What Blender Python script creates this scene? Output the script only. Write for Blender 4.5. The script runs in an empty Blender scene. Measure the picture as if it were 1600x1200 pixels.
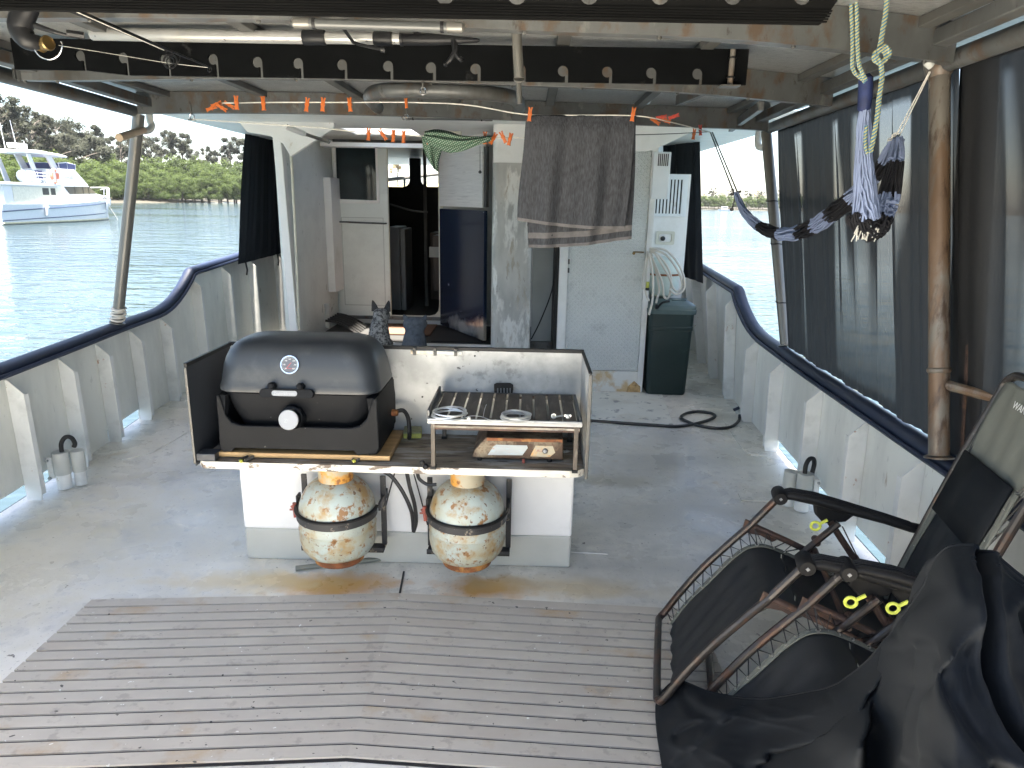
import bpy, bmesh, math, random
from mathutils import Vector, Matrix, noise
from mathutils.geometry import tessellate_polygon
random.seed(11)
S = bpy.context.scene
COL = S.collection
rad = math.radians

# ------------------------------------------------------------------ camera
FPX, PITCH, YAW, ROLL, EYE = 1080.0, rad(14.75), rad(-1.06), rad(1.1), 1.55
CAM = Vector((0, 0, EYE))
FW = Vector((math.sin(YAW)*math.cos(PITCH), math.cos(YAW)*math.cos(PITCH), -math.sin(PITCH)))
_r0 = Vector((math.cos(YAW), -math.sin(YAW), 0)); _u0 = _r0.cross(FW)
RT = _r0*math.cos(ROLL) + _u0*math.sin(ROLL)
UP = -_r0*math.sin(ROLL) + _u0*math.cos(ROLL)
cd = bpy.data.cameras.new('camera'); cam = bpy.data.objects.new('camera', cd); COL.objects.link(cam)
cd.sensor_width = 36; cd.lens = FPX/1600*36; cd.clip_start = 0.05; cd.clip_end = 6000
cam.matrix_world = Matrix(((RT.x, UP.x, -FW.x, CAM.x), (RT.y, UP.y, -FW.y, CAM.y), (RT.z, UP.z, -FW.z, CAM.z), (0, 0, 0, 1)))
S.camera = cam

# ------------------------------------------------------------------ light
SUN_EL, SUN_AZ = rad(81), rad(165)      # azimuth clockwise from +Y (ahead); the sun stands astern to starboard
w = bpy.data.worlds.new('World'); S.world = w; w.use_nodes = True
nt = w.node_tree; bg = nt.nodes['Background']
sky = nt.nodes.new('ShaderNodeTexSky'); sky.sky_type = 'NISHITA'; sky.sun_disc = False
sky.sun_elevation = SUN_EL; sky.sun_rotation = SUN_AZ; sky.air_density = 0.8; sky.dust_density = 1.6; sky.ozone_density = 1.2
hz = nt.nodes.new('ShaderNodeMix'); hz.data_type = 'RGBA'; hz.blend_type = 'MULTIPLY'; hz.inputs[0].default_value = 1; hz.inputs[7].default_value = (1.06, .98, .87, 1)
nt.links.new(sky.outputs[0], hz.inputs[6]); nt.links.new(hz.outputs[2], bg.inputs[0]); bg.inputs[1].default_value = 0.05
sd = bpy.data.lights.new('sun', 'SUN'); sd.energy = 5.0; sd.angle = rad(4); sd.color = (1, .92, .80)
so = bpy.data.objects.new('sun', sd); COL.objects.link(so)
sdir = Vector((math.sin(SUN_AZ)*math.cos(SUN_EL), math.cos(SUN_AZ)*math.cos(SUN_EL), math.sin(SUN_EL)))
so.rotation_euler = sdir.to_track_quat('Z', 'Y').to_euler(); so.location = (0, 0, 30)
S.view_settings.view_transform = 'Standard'; S.view_settings.look = 'None'
S.view_settings.exposure = 3.65; S.view_settings.gamma = 1; S.view_settings.use_curve_mapping = False
S.render.engine = 'CYCLES'
S.cycles.caustics_reflective = False; S.cycles.caustics_refractive = False; S.cycles.max_bounces = 10; S.cycles.diffuse_bounces = 6; S.cycles.glossy_bounces = 4; S.cycles.transparent_max_bounces = 10

def at(x, y, ax, v):
    """the place on a plane (x, y or z = v) that a point measured in the photograph belongs to"""
    d = FW + RT*((x-800)/FPX) - UP*((y-600)/FPX)
    i = 'xyz'.index(ax); t = (v-CAM[i])/d[i]
    return CAM + d*t

# ------------------------------------------------------------------ mesh helpers
def frame_from(d):
    d = d.normalized(); a = Vector((0, 0, 1)) if abs(d.z) < .9 else Vector((1, 0, 0))
    u = d.cross(a).normalized(); return u, d.cross(u).normalized()

def catmull(pts, n=6, closed=False):
    P = [Vector(p) for p in pts]; out = []; m = len(P)
    if m < 3 and not closed: return P
    for i in range(m if closed else m-1):
        g = (lambda k: P[k % m]) if closed else (lambda k: P[max(0, min(m-1, k))])
        p0, p1, p2, p3 = g(i-1), g(i), g(i+1), g(i+2)
        for j in range(n):
            t = j/n
            out.append(.5*((2*p1) + (p2-p0)*t + (2*p0-5*p1+4*p2-p3)*t*t + (3*p1-p0-3*p2+p3)*t**3))
    if not closed: out.append(P[-1])
    return out

class MB:
    def __init__(s): s.v = []; s.f = []; s.m = []; s.mi = 0
    def add(s, vs, fs):
        b = len(s.v); s.v += [Vector(p) for p in vs]; s.f += [tuple(b+i for i in f) for f in fs]; s.m += [s.mi]*len(fs); return s
    def box(s, c, sz, R=None, taper=1.0):
        c = Vector(c); hx, hy, hz = sz[0]/2, sz[1]/2, sz[2]/2; vs = []
        for z in (-1, 1):
            k = taper if z > 0 else 1
            for x, y in ((-1, -1), (1, -1), (1, 1), (-1, 1)):
                p = Vector((x*hx*k, y*hy*k, z*hz)); vs.append(c + (R @ p if R else p))
        return s.add(vs, [(3, 2, 1, 0), (4, 5, 6, 7), (0, 1, 5, 4), (1, 2, 6, 5), (2, 3, 7, 6), (3, 0, 4, 7)])
    def b2(s, a, b):
        return s.box([(a[i]+b[i])/2 for i in range(3)], [abs(b[i]-a[i]) for i in range(3)])
    def bar(s, a, b, wd, ht, up=(0, 0, 1)):
        a = Vector(a); b = Vector(b); d = (b-a).normalized(); u = d.cross(Vector(up)).normalized(); v = u.cross(d)
        vs = []
        for p in (a, b):
            for i, j in ((-1, -1), (1, -1), (1, 1), (-1, 1)): vs.append(p + u*(i*wd/2) + v*(j*ht/2))
        return s.add(vs, [(0, 1, 2, 3), (7, 6, 5, 4), (1, 0, 4, 5), (2, 1, 5, 6), (3, 2, 6, 7), (0, 3, 7, 4)])
    def tube(s, pts, r, n=8, closed=False, sq=1.0):
        P = [Vector(p) for p in pts]; m = len(P)
        rr = r if isinstance(r, (list, tuple)) else [r]*m
        T = []
        for i in range(m):
            a = P[i-1] if (i > 0 or closed) else P[i]; b = P[(i+1) % m] if (i < m-1 or closed) else P[i]
            T.append((b-a).normalized() if (b-a).length > 1e-9 else Vector((0, 0, 1)))
        u, v = frame_from(T[0]); vs = []
        for i in range(m):
            u = (u - T[i]*u.dot(T[i]))
            if u.length < 1e-6: u = frame_from(T[i])[0]
            u.normalize(); v = T[i].cross(u)
            for k in range(n):
                a = 2*math.pi*k/n; vs.append(P[i] + (u*math.cos(a) + v*math.sin(a)*sq)*rr[i])
        fs = []
        for i in range(m if closed else m-1):
            j = (i+1) % m
            for k in range(n): fs.append((i*n+k, i*n+(k+1) % n, j*n+(k+1) % n, j*n+k))
        if not closed: fs += [tuple(range(n-1, -1, -1)), tuple((m-1)*n+k for k in range(n))]
        return s.add(vs, fs)
    def lathe(s, prof, o, axis=(0, 0, 1), n=20, caps=True):
        o = Vector(o); ax = Vector(axis).normalized(); u, v = frame_from(ax); vs = []; m = len(prof)
        for r, z in prof:
            for k in range(n):
                a = 2*math.pi*k/n; vs.append(o + ax*z + (u*math.cos(a) + v*math.sin(a))*max(r, 1e-4))
        fs = []
        for i in range(m-1):
            for k in range(n): fs.append((i*n+k, i*n+(k+1) % n, (i+1)*n+(k+1) % n, (i+1)*n+k))
        if caps: fs += [tuple(range(n-1, -1, -1)), tuple((m-1)*n+k for k in range(n))]
        return s.add(vs, fs)
    def loft(s, rings, closed=True, caps=True):
        n = len(rings[0]); vs = [p for r in rings for p in r]; fs = []
        for i in range(len(rings)-1):
            for k in range(n if closed else n-1): fs.append((i*n+k, i*n+(k+1) % n, (i+1)*n+(k+1) % n, (i+1)*n+k))
        if caps: fs += [tuple(range(n-1, -1, -1)), tuple((len(rings)-1)*n+k for k in range(n))]
        return s.add(vs, fs)
    def grid(s, G): return s.loft(G, closed=False, caps=False)
    def poly(s, out, o, u, v, d, holes=()):
        """flat outline (2-D points on axes u, v from o) given thickness d along u x v, with holes"""
        o, u, v = Vector(o), Vector(u), Vector(v); nn = u.cross(v).normalized()
        loops = [list(out)] + [list(h) for h in holes]
        tri = tessellate_polygon([[Vector((a, b, 0)) for a, b in L] for L in loops])
        flat = [p for L in loops for p in L]; N = len(flat)
        vs = [o + u*a + v*b for a, b in flat] + [o + u*a + v*b + nn*d for a, b in flat]
        fs = []
        for t in tri:
            a, b, c = [flat[i] for i in t]
            ccw = (b[0]-a[0])*(c[1]-a[1]) - (b[1]-a[1])*(c[0]-a[0]) > 0
            t = tuple(t) if ccw else tuple(reversed(t))
            fs.append(tuple(reversed(t))); fs.append(tuple(i+N for i in t))
        k = 0
        for li, L in enumerate(loops):
            ar = sum(L[i-1][0]*L[i][1]-L[i][0]*L[i-1][1] for i in range(len(L)))
            for i in range(len(L)):
                a, b = k+i, k+(i+1) % len(L)
                q = (a, b, b+N, a+N)
                if (ar > 0) != (li == 0): q = tuple(reversed(q))
                fs.append(q)
            k += len(L)
        return s.add(vs, fs)
    def build(s, name, mat, parent=None, smooth=False, bevel=0, solid=0, sub=0, ang=.6, kind=None, base=None):
        me = bpy.data.meshes.new(name); org = Vector(base) if base is not None else Vector((0, 0, 0))
        me.from_pydata([tuple(p-org) for p in s.v], [], s.f)
        for m_ in (mat if isinstance(mat, (list, tuple)) else [mat]): me.materials.append(m_)
        if any(s.m): me.polygons.foreach_set('material_index', s.m)
        me.update()
        if smooth:
            bm = bmesh.new(); bm.from_mesh(me)
            for f in bm.faces: f.smooth = True
            for e in bm.edges:
                if len(e.link_faces) == 2 and e.calc_face_angle(0) > ang: e.smooth = False
            bm.to_mesh(me); bm.free()
        o = bpy.data.objects.new(name, me); COL.objects.link(o); o.location = org
        if sub:
            q = o.modifiers.new('sub', 'SUBSURF'); q.levels = q.render_levels = sub
        if solid:
            q = o.modifiers.new('solid', 'SOLIDIFY'); q.thickness = solid; q.offset = 0
        if bevel:
            q = o.modifiers.new('bevel', 'BEVEL'); q.width = bevel; q.segments = 2; q.limit_method = 'ANGLE'; q.angle_limit = rad(40)
        if parent:
            par(o, parent)
        if kind: o['kind'] = kind
        return o

def wloc(o):
    p = Vector(o.location)
    return p
def par(o, p):
    # parents are never rotated while building, so only the place is taken off
    q = p; off = Vector((0, 0, 0))
    chain = []
    while q: chain.append(q); q = q.parent
    off = WORLD.get(p.name, Vector(p.location))
    WORLD[o.name] = Vector(o.location)
    o.parent = p; o.location = Vector(o.location) - off
WORLD = {}
def thing(name, label, cat, loc=(0, 0, 0), group=None):
    o = bpy.data.objects.new(name, None); COL.objects.link(o); o.location = loc; o.empty_display_size = .1
    WORLD[o.name] = Vector(loc); return tag(o, label, cat, group)
def tag(o, label, cat, group=None):
    o['label'] = label; o['category'] = cat
    if group: o['group'] = group
    return o
def struct(o): o['kind'] = 'structure'; return o
def copy_tree(o, parent=None, label=None):
    c = o.copy(); COL.objects.link(c); c.parent = parent
    if label: c['label'] = label
    for ch in [x for x in bpy.data.objects if x.parent == o]: copy_tree(ch, c)
    return c
def rrect(hx, hy, r, n=5):
    out = []
    for cx, cy, a0 in ((hx-r, hy-r, 0), (-hx+r, hy-r, 90), (-hx+r, -hy+r, 180), (hx-r, -hy+r, 270)):
        for k in range(n+1):
            a = rad(a0+90*k/n); out.append((cx+r*math.cos(a), cy+r*math.sin(a)))
    return out
def rr_at(cx, cy, hx, hy, r, n=4): return [(cx+a, cy+b) for a, b in rrect(hx, hy, r, n)]
def ring(cx, cy, z, hx, hy, r, n=5): return [Vector((cx+a, cy+b, z)) for a, b in rrect(hx, hy, r, n)]
def text(txt, size, o, u, v, mat, name='lettering', parent=None, depth=.0006, align='CENTER', spacing=1.0):
    cu = bpy.data.curves.new(name, 'FONT'); cu.body = txt; cu.size = size; cu.extrude = depth
    cu.align_x = align; cu.align_y = 'CENTER'; cu.space_character = spacing
    t = bpy.data.objects.new('tmp', cu); COL.objects.link(t)
    me = bpy.data.meshes.new_from_object(t.evaluated_get(bpy.context.evaluated_depsgraph_get()))
    bpy.data.objects.remove(t)
    u, v = Vector(u).normalized(), Vector(v).normalized(); n = u.cross(v)
    o = Vector(o)
    for p in me.vertices: p.co = o + u*p.co.x + v*p.co.y + n*p.co.z
    me.materials.clear(); me.materials.append(mat)
    ob = bpy.data.objects.new(name, me); COL.objects.link(ob)
    if parent: par(ob, parent)
    return ob
def lerp(a, b, t): return a+(b-a)*t
def interp(tab, x):
    if x <= tab[0][0]: return tab[0][1]
    for (a, b), (c, d) in zip(tab, tab[1:]):
        if x <= c: return b+(d-b)*(x-a)/(c-a)
    return tab[-1][1]

# ------------------------------------------------------------------ materials
def srgb(r, g, b):
    f = lambda c: ((c/255+.055)/1.055)**2.4 if c > 10 else c/255/12.92
    return (f(r), f(g), f(b), 1)
def M(name, col, rough=.5, metal=0, var=.12, vs=4, bump=0, bs=80, blot=(), spots=(), coat=0, stretch=(1, 1, 1), spec=.5, rvar=0, rnd=True, bands=None, bstr=.3):
    """painted/worn surface: base colour with soft variation, 'blot' = noise-shaped patches (colour, scale, cut, soft, detail),
    'spots' = stains that sit at one place (x, y, z, rx, ry, rz, colour, strength)"""
    m = bpy.data.materials.new(name); m.use_nodes = True; t = m.node_tree; N, L = t.nodes, t.links
    b = N['Principled BSDF']; b.inputs['Metallic'].default_value = metal; b.inputs['Roughness'].default_value = rough
    b.inputs['Specular IOR Level'].default_value = spec; b.inputs['Coat Weight'].default_value = coat
    tc = N.new('ShaderNodeTexCoord'); src = tc.outputs['Object']
    mp = N.new('ShaderNodeMapping'); L.new(src, mp.inputs[0]); mp.inputs['Scale'].default_value = stretch
    if rnd:
        oi = N.new('ShaderNodeObjectInfo'); ml = N.new('ShaderNodeMath'); ml.operation = 'MULTIPLY'; ml.inputs[1].default_value = 17.3
        L.new(oi.outputs['Random'], ml.inputs[0]); L.new(ml.outputs[0], mp.inputs['Location'])
    P = mp.outputs[0]
    def noise_(sc, det=4, rg=.55):
        n = N.new('ShaderNodeTexNoise'); n.inputs['Scale'].default_value = sc; n.inputs['Detail'].default_value = det; n.inputs['Roughness'].default_value = rg
        L.new(P, n.inputs[0]); return n.outputs[0]
    def rngf(x, a, c, lo=0, hi=1):
        r = N.new('ShaderNodeMapRange'); r.inputs[1].default_value = a; r.inputs[2].default_value = c; r.inputs[3].default_value = lo; r.inputs[4].default_value = hi
        L.new(x, r.inputs[0]); return r.outputs[0]
    def mix(f, a, c, mode='MIX'):
        x = N.new('ShaderNodeMix'); x.data_type = 'RGBA'; x.blend_type = mode
        if isinstance(f, (int, float)): x.inputs[0].default_value = f
        else: L.new(f, x.inputs[0])
        for i, q in ((6, a), (7, c)):
            if isinstance(q, (tuple, list)): x.inputs[i].default_value = (*q[:3], 1)
            else: L.new(q, x.inputs[i])
        return x.outputs[2]
    n1 = noise_(vs)
    c0 = tuple(c*(1-var) for c in col[:3]); c1 = tuple(min(1, c*(1+var)) for c in col[:3])
    c = mix(rngf(n1, .3, .7), c0, c1)
    for bl in blot:
        cc, sc, cut, soft = bl[:4]
        f = rngf(noise_(sc, bl[4] if len(bl) > 4 else 5, .62), cut-soft, cut+soft, 0, bl[5] if len(bl) > 5 else 1)
        c = mix(f, c, cc)
    if spots:
        nz = N.new('ShaderNodeTexNoise'); nz.inputs['Scale'].default_value = 9; nz.inputs['Detail'].default_value = 5; L.new(src, nz.inputs[0])
        for (x, y, z, rx, ry, rz, cc, st) in spots:
            sb = N.new('ShaderNodeVectorMath'); sb.operation = 'SUBTRACT'; sb.inputs[1].default_value = (x, y, z); L.new(src, sb.inputs[0])
            dv = N.new('ShaderNodeVectorMath'); dv.operation = 'DIVIDE'; dv.inputs[1].default_value = (rx, ry, rz); L.new(sb.outputs[0], dv.inputs[0])
            ln = N.new('ShaderNodeVectorMath'); ln.operation = 'LENGTH'; L.new(dv.outputs[0], ln.inputs[0])
            ad = N.new('ShaderNodeMath'); ad.operation = 'MULTIPLY_ADD'; ad.inputs[1].default_value = 1.6; L.new(nz.outputs[0], ad.inputs[0]); L.new(ln.outputs['Value'], ad.inputs[2])
            c = mix(rngf(ad.outputs[0], 1.15, 1.9, st, 0), c, cc)
    L.new(c, b.inputs['Base Color'])
    if rvar: L.new(rngf(noise_(vs*2.3), .3, .7, max(0, rough-rvar), min(1, rough+rvar)), b.inputs['Roughness'])
    if bump:
        bn = N.new('ShaderNodeBump'); bn.inputs['Strength'].default_value = bstr; bn.inputs['Distance'].default_value = bump
        L.new(noise_(bs, 3), bn.inputs['Height']); L.new(bn.outputs[0], b.inputs['Normal'])
    return m
RUST = (.33, .13, .035); RUSTD = (.12, .045, .02); DIRT = (.12, .10, .075)
deckspots = [
 (-.78, 2.54, 0, .30, .11, .3, (.62, .29, .05), 1), (-1.05, 2.55, 0, .5, .10, .3, (.66, .50, .24), .7),
 (-.14, 2.55, 0, .22, .10, .3, (.62, .32, .07), .95), (.18, 2.58, 0, .45, .10, .3, (.6, .46, .24), .65),
 (-1.5, 3.2, 0, .8, 1.0, .5, (.70, .64, .48), .4), (1.0, 3.3, 0, .7, .35, .5, (.46, .46, .44), .5), (.7, 2.75, 0, .7, .25, .5, (.42, .42, .40), .55),
 (.55, 3.75, 0, .28, .12, .3, (.33, .30, .20), .5), (1.0, 4.1, 0, .5, .12, .3, (.5, .49, .45), .45), (1.2, 2.3, 0, .5, .4, .3, (.42, .42, .41), .5),
 (.75, 5.65, 0, .12, .07, .2, (.42, .24, .09), .7), (-2.1, 2.7, 0, .5, .8, .3, (.72, .66, .50), .45)]
m_deck = M('deck_paint', (.82, .79, .725), .30, var=.12, vs=1.6, bump=.003, bs=45, spots=deckspots, rvar=.12, rnd=False,
           blot=[((.46, .445, .41), 2.2, .56, .10, 9, .60), ((.50, .49, .46), 9, .60, .05, 9, .55), ((.78, .72, .58), 1.3, .58, .12, 6, .5), ((.10, .085, .07), 22, .70, .012, 3, .9), ((.52, .40, .22), 5, .68, .05, 8, .6), ((.30, .29, .27), 60, .66, .02, 2, .5)])
m_pad = m_deck
m_patch = M('worn_nonskid', (.76, .75, .68), .5, var=.08, blot=[((.27, .27, .27), 9, .60, .03, 9, .9), ((.5, .42, .28), 3, .62, .08, 6, .5)], bump=.001, rnd=False)
m_plate = M('bulwark_paint', (.77, .775, .73), .38, var=.06, vs=2.2, bump=.0012, bs=9, blot=[((.44, .45, .42), 2.0, .58, .10, 9, .55), ((.74, .74, .70), 5, .62, .06, 7, .5), ((.34, .25, .15), 11, .70, .02, 6, .6), ((.40, .41, .39), 24, .66, .03, 5, .4)], stretch=(1, 1, .35), rnd=False)
m_rib = M('rib_paint', (.76, .765, .75), .4, var=.07, vs=5, bump=.0015, bs=24, blot=[((.48, .49, .47), 6, .60, .08, 8, .5), (RUST, 13, .69, .02, 6, .8)])
m_navy = M('navy_rail_paint', (.010, .018, .045), .5, var=.25, vs=6, blot=[((.12, .15, .2), 9, .70, .05, 6, .5)], bump=.0006, bs=25)
m_white = M('white_paint', (.82, .81, .78), .42, var=.05, vs=3, bump=.001, bs=18, blot=[((.62, .60, .54), 3, .60, .08, 9, .6), ((.45, .36, .24), 12, .70, .03, 6, .6)])
m_whiteb = M('brushed_white_block', (.76, .77, .78), .55, var=.04, vs=6, bump=.004, bs=16, blot=[((.62, .63, .63), 5, .68, .08, 6, .5)])
m_greyband = M('grey_band_paint', (.46, .475, .45), .5, var=.07, vs=5, bump=.002, bs=25)
m_cream = M('aged_cream_paint', (.62, .60, .50), .5, var=.1, vs=6, blot=[((.33, .24, .13), 8, .68, .06, 7, .7)])
m_door = M('door_greygreen_paint', (.70, .73, .69), .32, var=.07, vs=2.5, bump=.0008, bs=12, blot=[((.54, .56, .53), 3, .58, .10, 9, .5), ((.44, .44, .40), 11, .66, .04, 7, .5)], rvar=.05)
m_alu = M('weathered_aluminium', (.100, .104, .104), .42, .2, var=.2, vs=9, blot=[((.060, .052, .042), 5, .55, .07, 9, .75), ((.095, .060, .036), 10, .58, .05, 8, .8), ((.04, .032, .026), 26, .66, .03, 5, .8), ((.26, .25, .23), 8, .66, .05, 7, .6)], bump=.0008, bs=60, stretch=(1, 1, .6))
m_alud = M('dull_aluminium_bar', (.10, .10, .095), .5, .3, var=.2, vs=7, blot=[((.09, .07, .05), 9, .62, .08, 6, .6)])
m_post = M('rusty_steel_tube', (.16, .145, .125), .42, .2, var=.2, vs=6, stretch=(2, 2, .5), blot=[((.13, .075, .040), 5, .50, .06, 9, .85), ((.05, .028, .018), 11, .60, .05, 8, .85), ((.42, .40, .36), 9, .68, .03, 7, .7)], bump=.0006, bs=70)
m_postg = M('grey_steel_tube', (.18, .175, .16), .38, .5, var=.12, vs=6, stretch=(2, 2, .35), blot=[((.22, .19, .14), 6, .60, .10, 8, .7)])
m_mast = M('mast_aluminium', (.44, .43, .40), .45, .2, var=.2, vs=5, stretch=(2, 2, .6), bump=.002, bs=24, blot=[((.74, .73, .69), 4, .53, .03, 9, .85), ((.30, .25, .18), 8, .62, .05, 8, .75), ((.12, .10, .08), 20, .68, .03, 5, .7)])
m_black = M('black_plastic', (.010, .0105, .012), .45, spec=.3, var=.2, vs=10)
m_blackr = M('black_rubber', (.012, .012, .013), .5, var=.2)
m_board = M('black_rack_board', (.0035, .004, .0045), .7, spec=.05, var=.25, vs=8, blot=[((.05, .05, .05), 14, .68, .05, 6, .5)])
m_ribbed = M('ribbed_dark_decking', (.005, .005, .005), .8, spec=.05, var=.25, vs=10, stretch=(.3, 1, 1))
m_grill = M('grill_enamel', (.024, .029, .036), .40, var=.10, vs=5, bump=.0006, bs=240, spec=.5, blot=[((.085, .09, .095), 6, .64, .1, 6, .5)])
m_grillb = M('grill_cast_base', (.006, .007, .009), .55, spec=.15, var=.15, vs=7, blot=[((.3, .3, .3), 60, .76, .01, 2, .5)])
m_chrome = M('bright_chrome', (.75, .76, .78), .18, 1, var=.04)
m_silver = M('brushed_silver', (.27, .28, .30), .38, .4, var=.05)
m_dial = M('dial_face', (.10, .11, .13), .3, var=.15)
m_red = M('red_print', (.45, .08, .08), .5); m_ltprint = M('pale_print', (.7, .72, .72), .5); m_greyprint = M('grey_print', (.33, .35, .38), .5)
m_pine = M('pine_board', (.36, .23, .10), .5, var=.25, vs=7, stretch=(.5, 6, 14), bump=.0006, bs=40, blot=[((.28, .14, .05), 5, .66, .05, 5, .7)])
m_oldwood = M('worn_bench_wood', (.23, .185, .135), .65, var=.4, vs=8, stretch=(.6, 3, 3), bump=.0012, bs=60, blot=[((.42, .40, .36), 9, .55, .05, 8, .8), ((.05, .035, .025), 13, .62, .04, 8, .8)])
m_edge = M('chipped_white_edge', (.70, .69, .64), .55, var=.06, blot=[((.45, .42, .36), 7, .52, .08, 8, .7), ((.10, .07, .05), 18, .565, .02, 7, .95)], stretch=(.5, 1, 1.4), bump=.0015, bs=50)
m_galv = M('galvanised_sheet', (.46, .47, .47), .45, .2, var=.12, vs=9, blot=[((.27, .28, .28), 5, .56, .08, 9, .7), ((.20, .20, .19), 18, .63, .05, 7, .6), ((.05, .05, .05), 26, .70, .015, 3, .9)], bump=.0006, bs=22)
m_trim = M('dull_white_trim', (.40, .40, .39), .5, var=.1, vs=20)
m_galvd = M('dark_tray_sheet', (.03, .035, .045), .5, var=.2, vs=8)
m_gas = M('gas_bottle_paint', (.38, .44, .42), .38, var=.04, vs=6, bump=.0012, bs=30,
          blot=[((.36, .31, .19), 8, .52, .10, 10, .75), ((.33, .20, .06), 13, .565, .075, 11, .9), ((.24, .11, .03), 24, .59, .03, 8, .95), ((.12, .05, .02), 44, .645, .02, 4, .9), ((.25, .30, .27), 45, .69, .02, 2, .6)])
m_rust = M('rust', (.20, .07, .025), .75, var=.4, vs=22, bump=.002, bs=70, blot=[((.5, .25, .07), 14, .56, .06, 7, .8), ((.06, .03, .02), 26, .66, .04, 5, .8)])
m_collar = M('rusty_collar', (.38, .34, .25), .5, var=.12, vs=8, blot=[((.55, .27, .05), 12, .49, .05, 7, 1), ((.2, .07, .02), 24, .60, .03, 6, .9)], bump=.001, bs=60)
m_strap = M('worn_black_strap', (.03, .03, .032), .5, var=.2, blot=[((.30, .25, .19), 26, .62, .03, 7, .8)])
m_redrust = M('red_clamp', (.28, .07, .05), .5, var=.3, vs=30)
m_stove = M('rusted_stove_tin', (.06, .035, .022), .6, .2, var=.3, vs=20, blot=[((.24, .20, .14), 14, .55, .06, 8, .85), ((.09, .045, .025), 28, .60, .05, 7, .8)], bump=.0015, bs=60)
m_label = M('faded_label', (.34, .38, .40), .5, var=.08, blot=[((.30, .42, .50), 40, .58, .03, 4, .6), ((.4, .2, .08), 24, .66, .04, 5, .8)], stretch=(1, 1, 3))
m_slat = M('dark_weathered_slat', (.085, .070, .055), .6, var=.35, vs=14, stretch=(3, .6, 1), blot=[((.22, .19, .16), 12, .64, .06, 7, .6)], bump=.0008, bs=70)
m_wire = M('galvanised_wire', (.68, .69, .68), .32, .6, var=.1, vs=20)
m_sponge = M('sponge_yellow', (.52, .53, .14), .9, var=.2, vs=40, bump=.002, bs=120); m_scour = M('scourer_grey_green', (.30, .31, .19), .9, var=.2, vs=60)
m_mat = M('synthetic_teak', (.56, .515, .445), .62, var=.06, vs=5, stretch=(1, 1.25, 1), bump=.0006, bs=160,
          blot=[((.47, .41, .35), 2.4, .56, .12, 9, .6), ((.46, .29, .12), 2.6, .66, .06, 8, .7), ((.33, .29, .25), 18, .62, .04, 6, .5), ((.06, .055, .05), 34, .725, .010, 2, .9), ((.85, .85, .80), 38, .735, .006, 2, .9)])
m_caulk = M('black_caulk', (.012, .012, .014), .6)
m_towel = M('grey_towelling', (.064, .067, .076), .95, var=.30, vs=140, stretch=(1, 1, .22), bump=.004, bs=240, bstr=1, spec=.1)
m_towelb = M('towel_hem', (.14, .133, .135), .9, var=.12, vs=60, bump=.001, bs=200)
m_cloth = M('black_canvas', (.0075, .0095, .0125), .8, var=.12, vs=6, bump=.0006, bs=300, spec=.22)
m_sling = M('black_sling_mesh', (.010, .012, .015), .62, var=.15, vs=8, bump=.0006, bs=350)
m_slingg = M('olive_grey_canvas', (.13, .136, .118), .75, var=.08, vs=9, bump=.0005, bs=350)
m_chair = M('chair_tube_bronze', (.045, .040, .038), .36, .55, var=.25, vs=9, blot=[((.09, .045, .03), 14, .58, .06, 7, .8), ((.20, .185, .17), 22, .68, .03, 5, .7)])
m_chairr = M('chair_rusty_bracket', (.055, .033, .027), .6, .2, var=.35, vs=22, blot=[((.12, .06, .035), 18, .58, .06, 6, .8)], bump=.001, bs=70)
m_arm = M('armrest_plastic', (.010, .010, .011), .5, spec=.25, var=.2, vs=12, bump=.0004, bs=120)
m_lever = M('yellow_green_lever', (.62, .68, .10), .4, var=.06)
m_grom = M('steel_grommet', (.7, .7, .68), .3, .9)
m_bin = M('dark_green_bin', (.012, .028, .026), .38, var=.12, vs=4, blot=[((.05, .07, .065), 8, .70, .06, 6, .5)])
m_binlid = M('grey_green_bin_lid', (.075, .11, .105), .36, var=.12, vs=8, blot=[((.16, .19, .18), 8, .66, .06, 6, .5)])
m_hose = M('beige_hose', (.60, .56, .49), .45, var=.1, vs=8); m_bhose = M('black_hose', (.018, .018, .020), .38, var=.2)
m_yel = M('yellow_fitting', (.42, .42, .07), .4); m_brass = M('brass', (.22, .15, .06), .35, .8)
m_tank = M('pale_green_tank', (.56, .64, .58), .4, var=.05, blot=[((.40, .26, .14), 14, .68, .05, 6, .7)])
m_peg = M('orange_plastic', (.50, .12, .02), .42, var=.1); m_pegr = M('red_plastic', (.42, .05, .03), .42)
m_line = M('white_cord', (.62, .60, .55), .7, var=.15, vs=60); m_dline = M('dark_cord', (.06, .06, .06), .7)
m_tape = M('black_tape', (.02, .02, .022), .4)
m_pvc = M('grey_pvc', (.52, .53, .50), .4, var=.08, vs=5); m_pvco = M('tan_pvc', (.50, .36, .24), .45, var=.1, vs=9)
m_pole = M('scuffed_pole', (.36, .36, .35), .35, .4, var=.06, vs=8, blot=[((.05, .05, .05), 24, .655, .015, 5, .9), ((.42, .38, .28), 8, .66, .05, 5, .6)])
m_light = M('lamp_tube_plastic', (.075, .08, .08), .3, var=.06)
m_ropeb = None
m_strand = M('pale_blue_strands', (.19, .235, .37), .85, var=.2, vs=14); m_strandk = M('black_strands', (.004, .004, .007), .85, var=.3, vs=30)
m_sleeve = M('navy_sleeve', (.012, .022, .085), .7, var=.3, vs=30, bump=.002, bs=90)
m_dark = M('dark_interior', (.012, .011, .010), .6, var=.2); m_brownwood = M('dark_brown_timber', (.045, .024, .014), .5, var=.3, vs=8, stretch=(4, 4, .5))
m_fridge = M('fridge_grey', (.22, .23, .23), .35)
m_mat2 = M('black_rubber_mat', (.022, .022, .022), .7, var=.2, bump=.002, bs=60); m_matb = M('brown_doormat', (.10, .055, .035), .95, var=.2, vs=40, bump=.003, bs=150)
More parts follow.
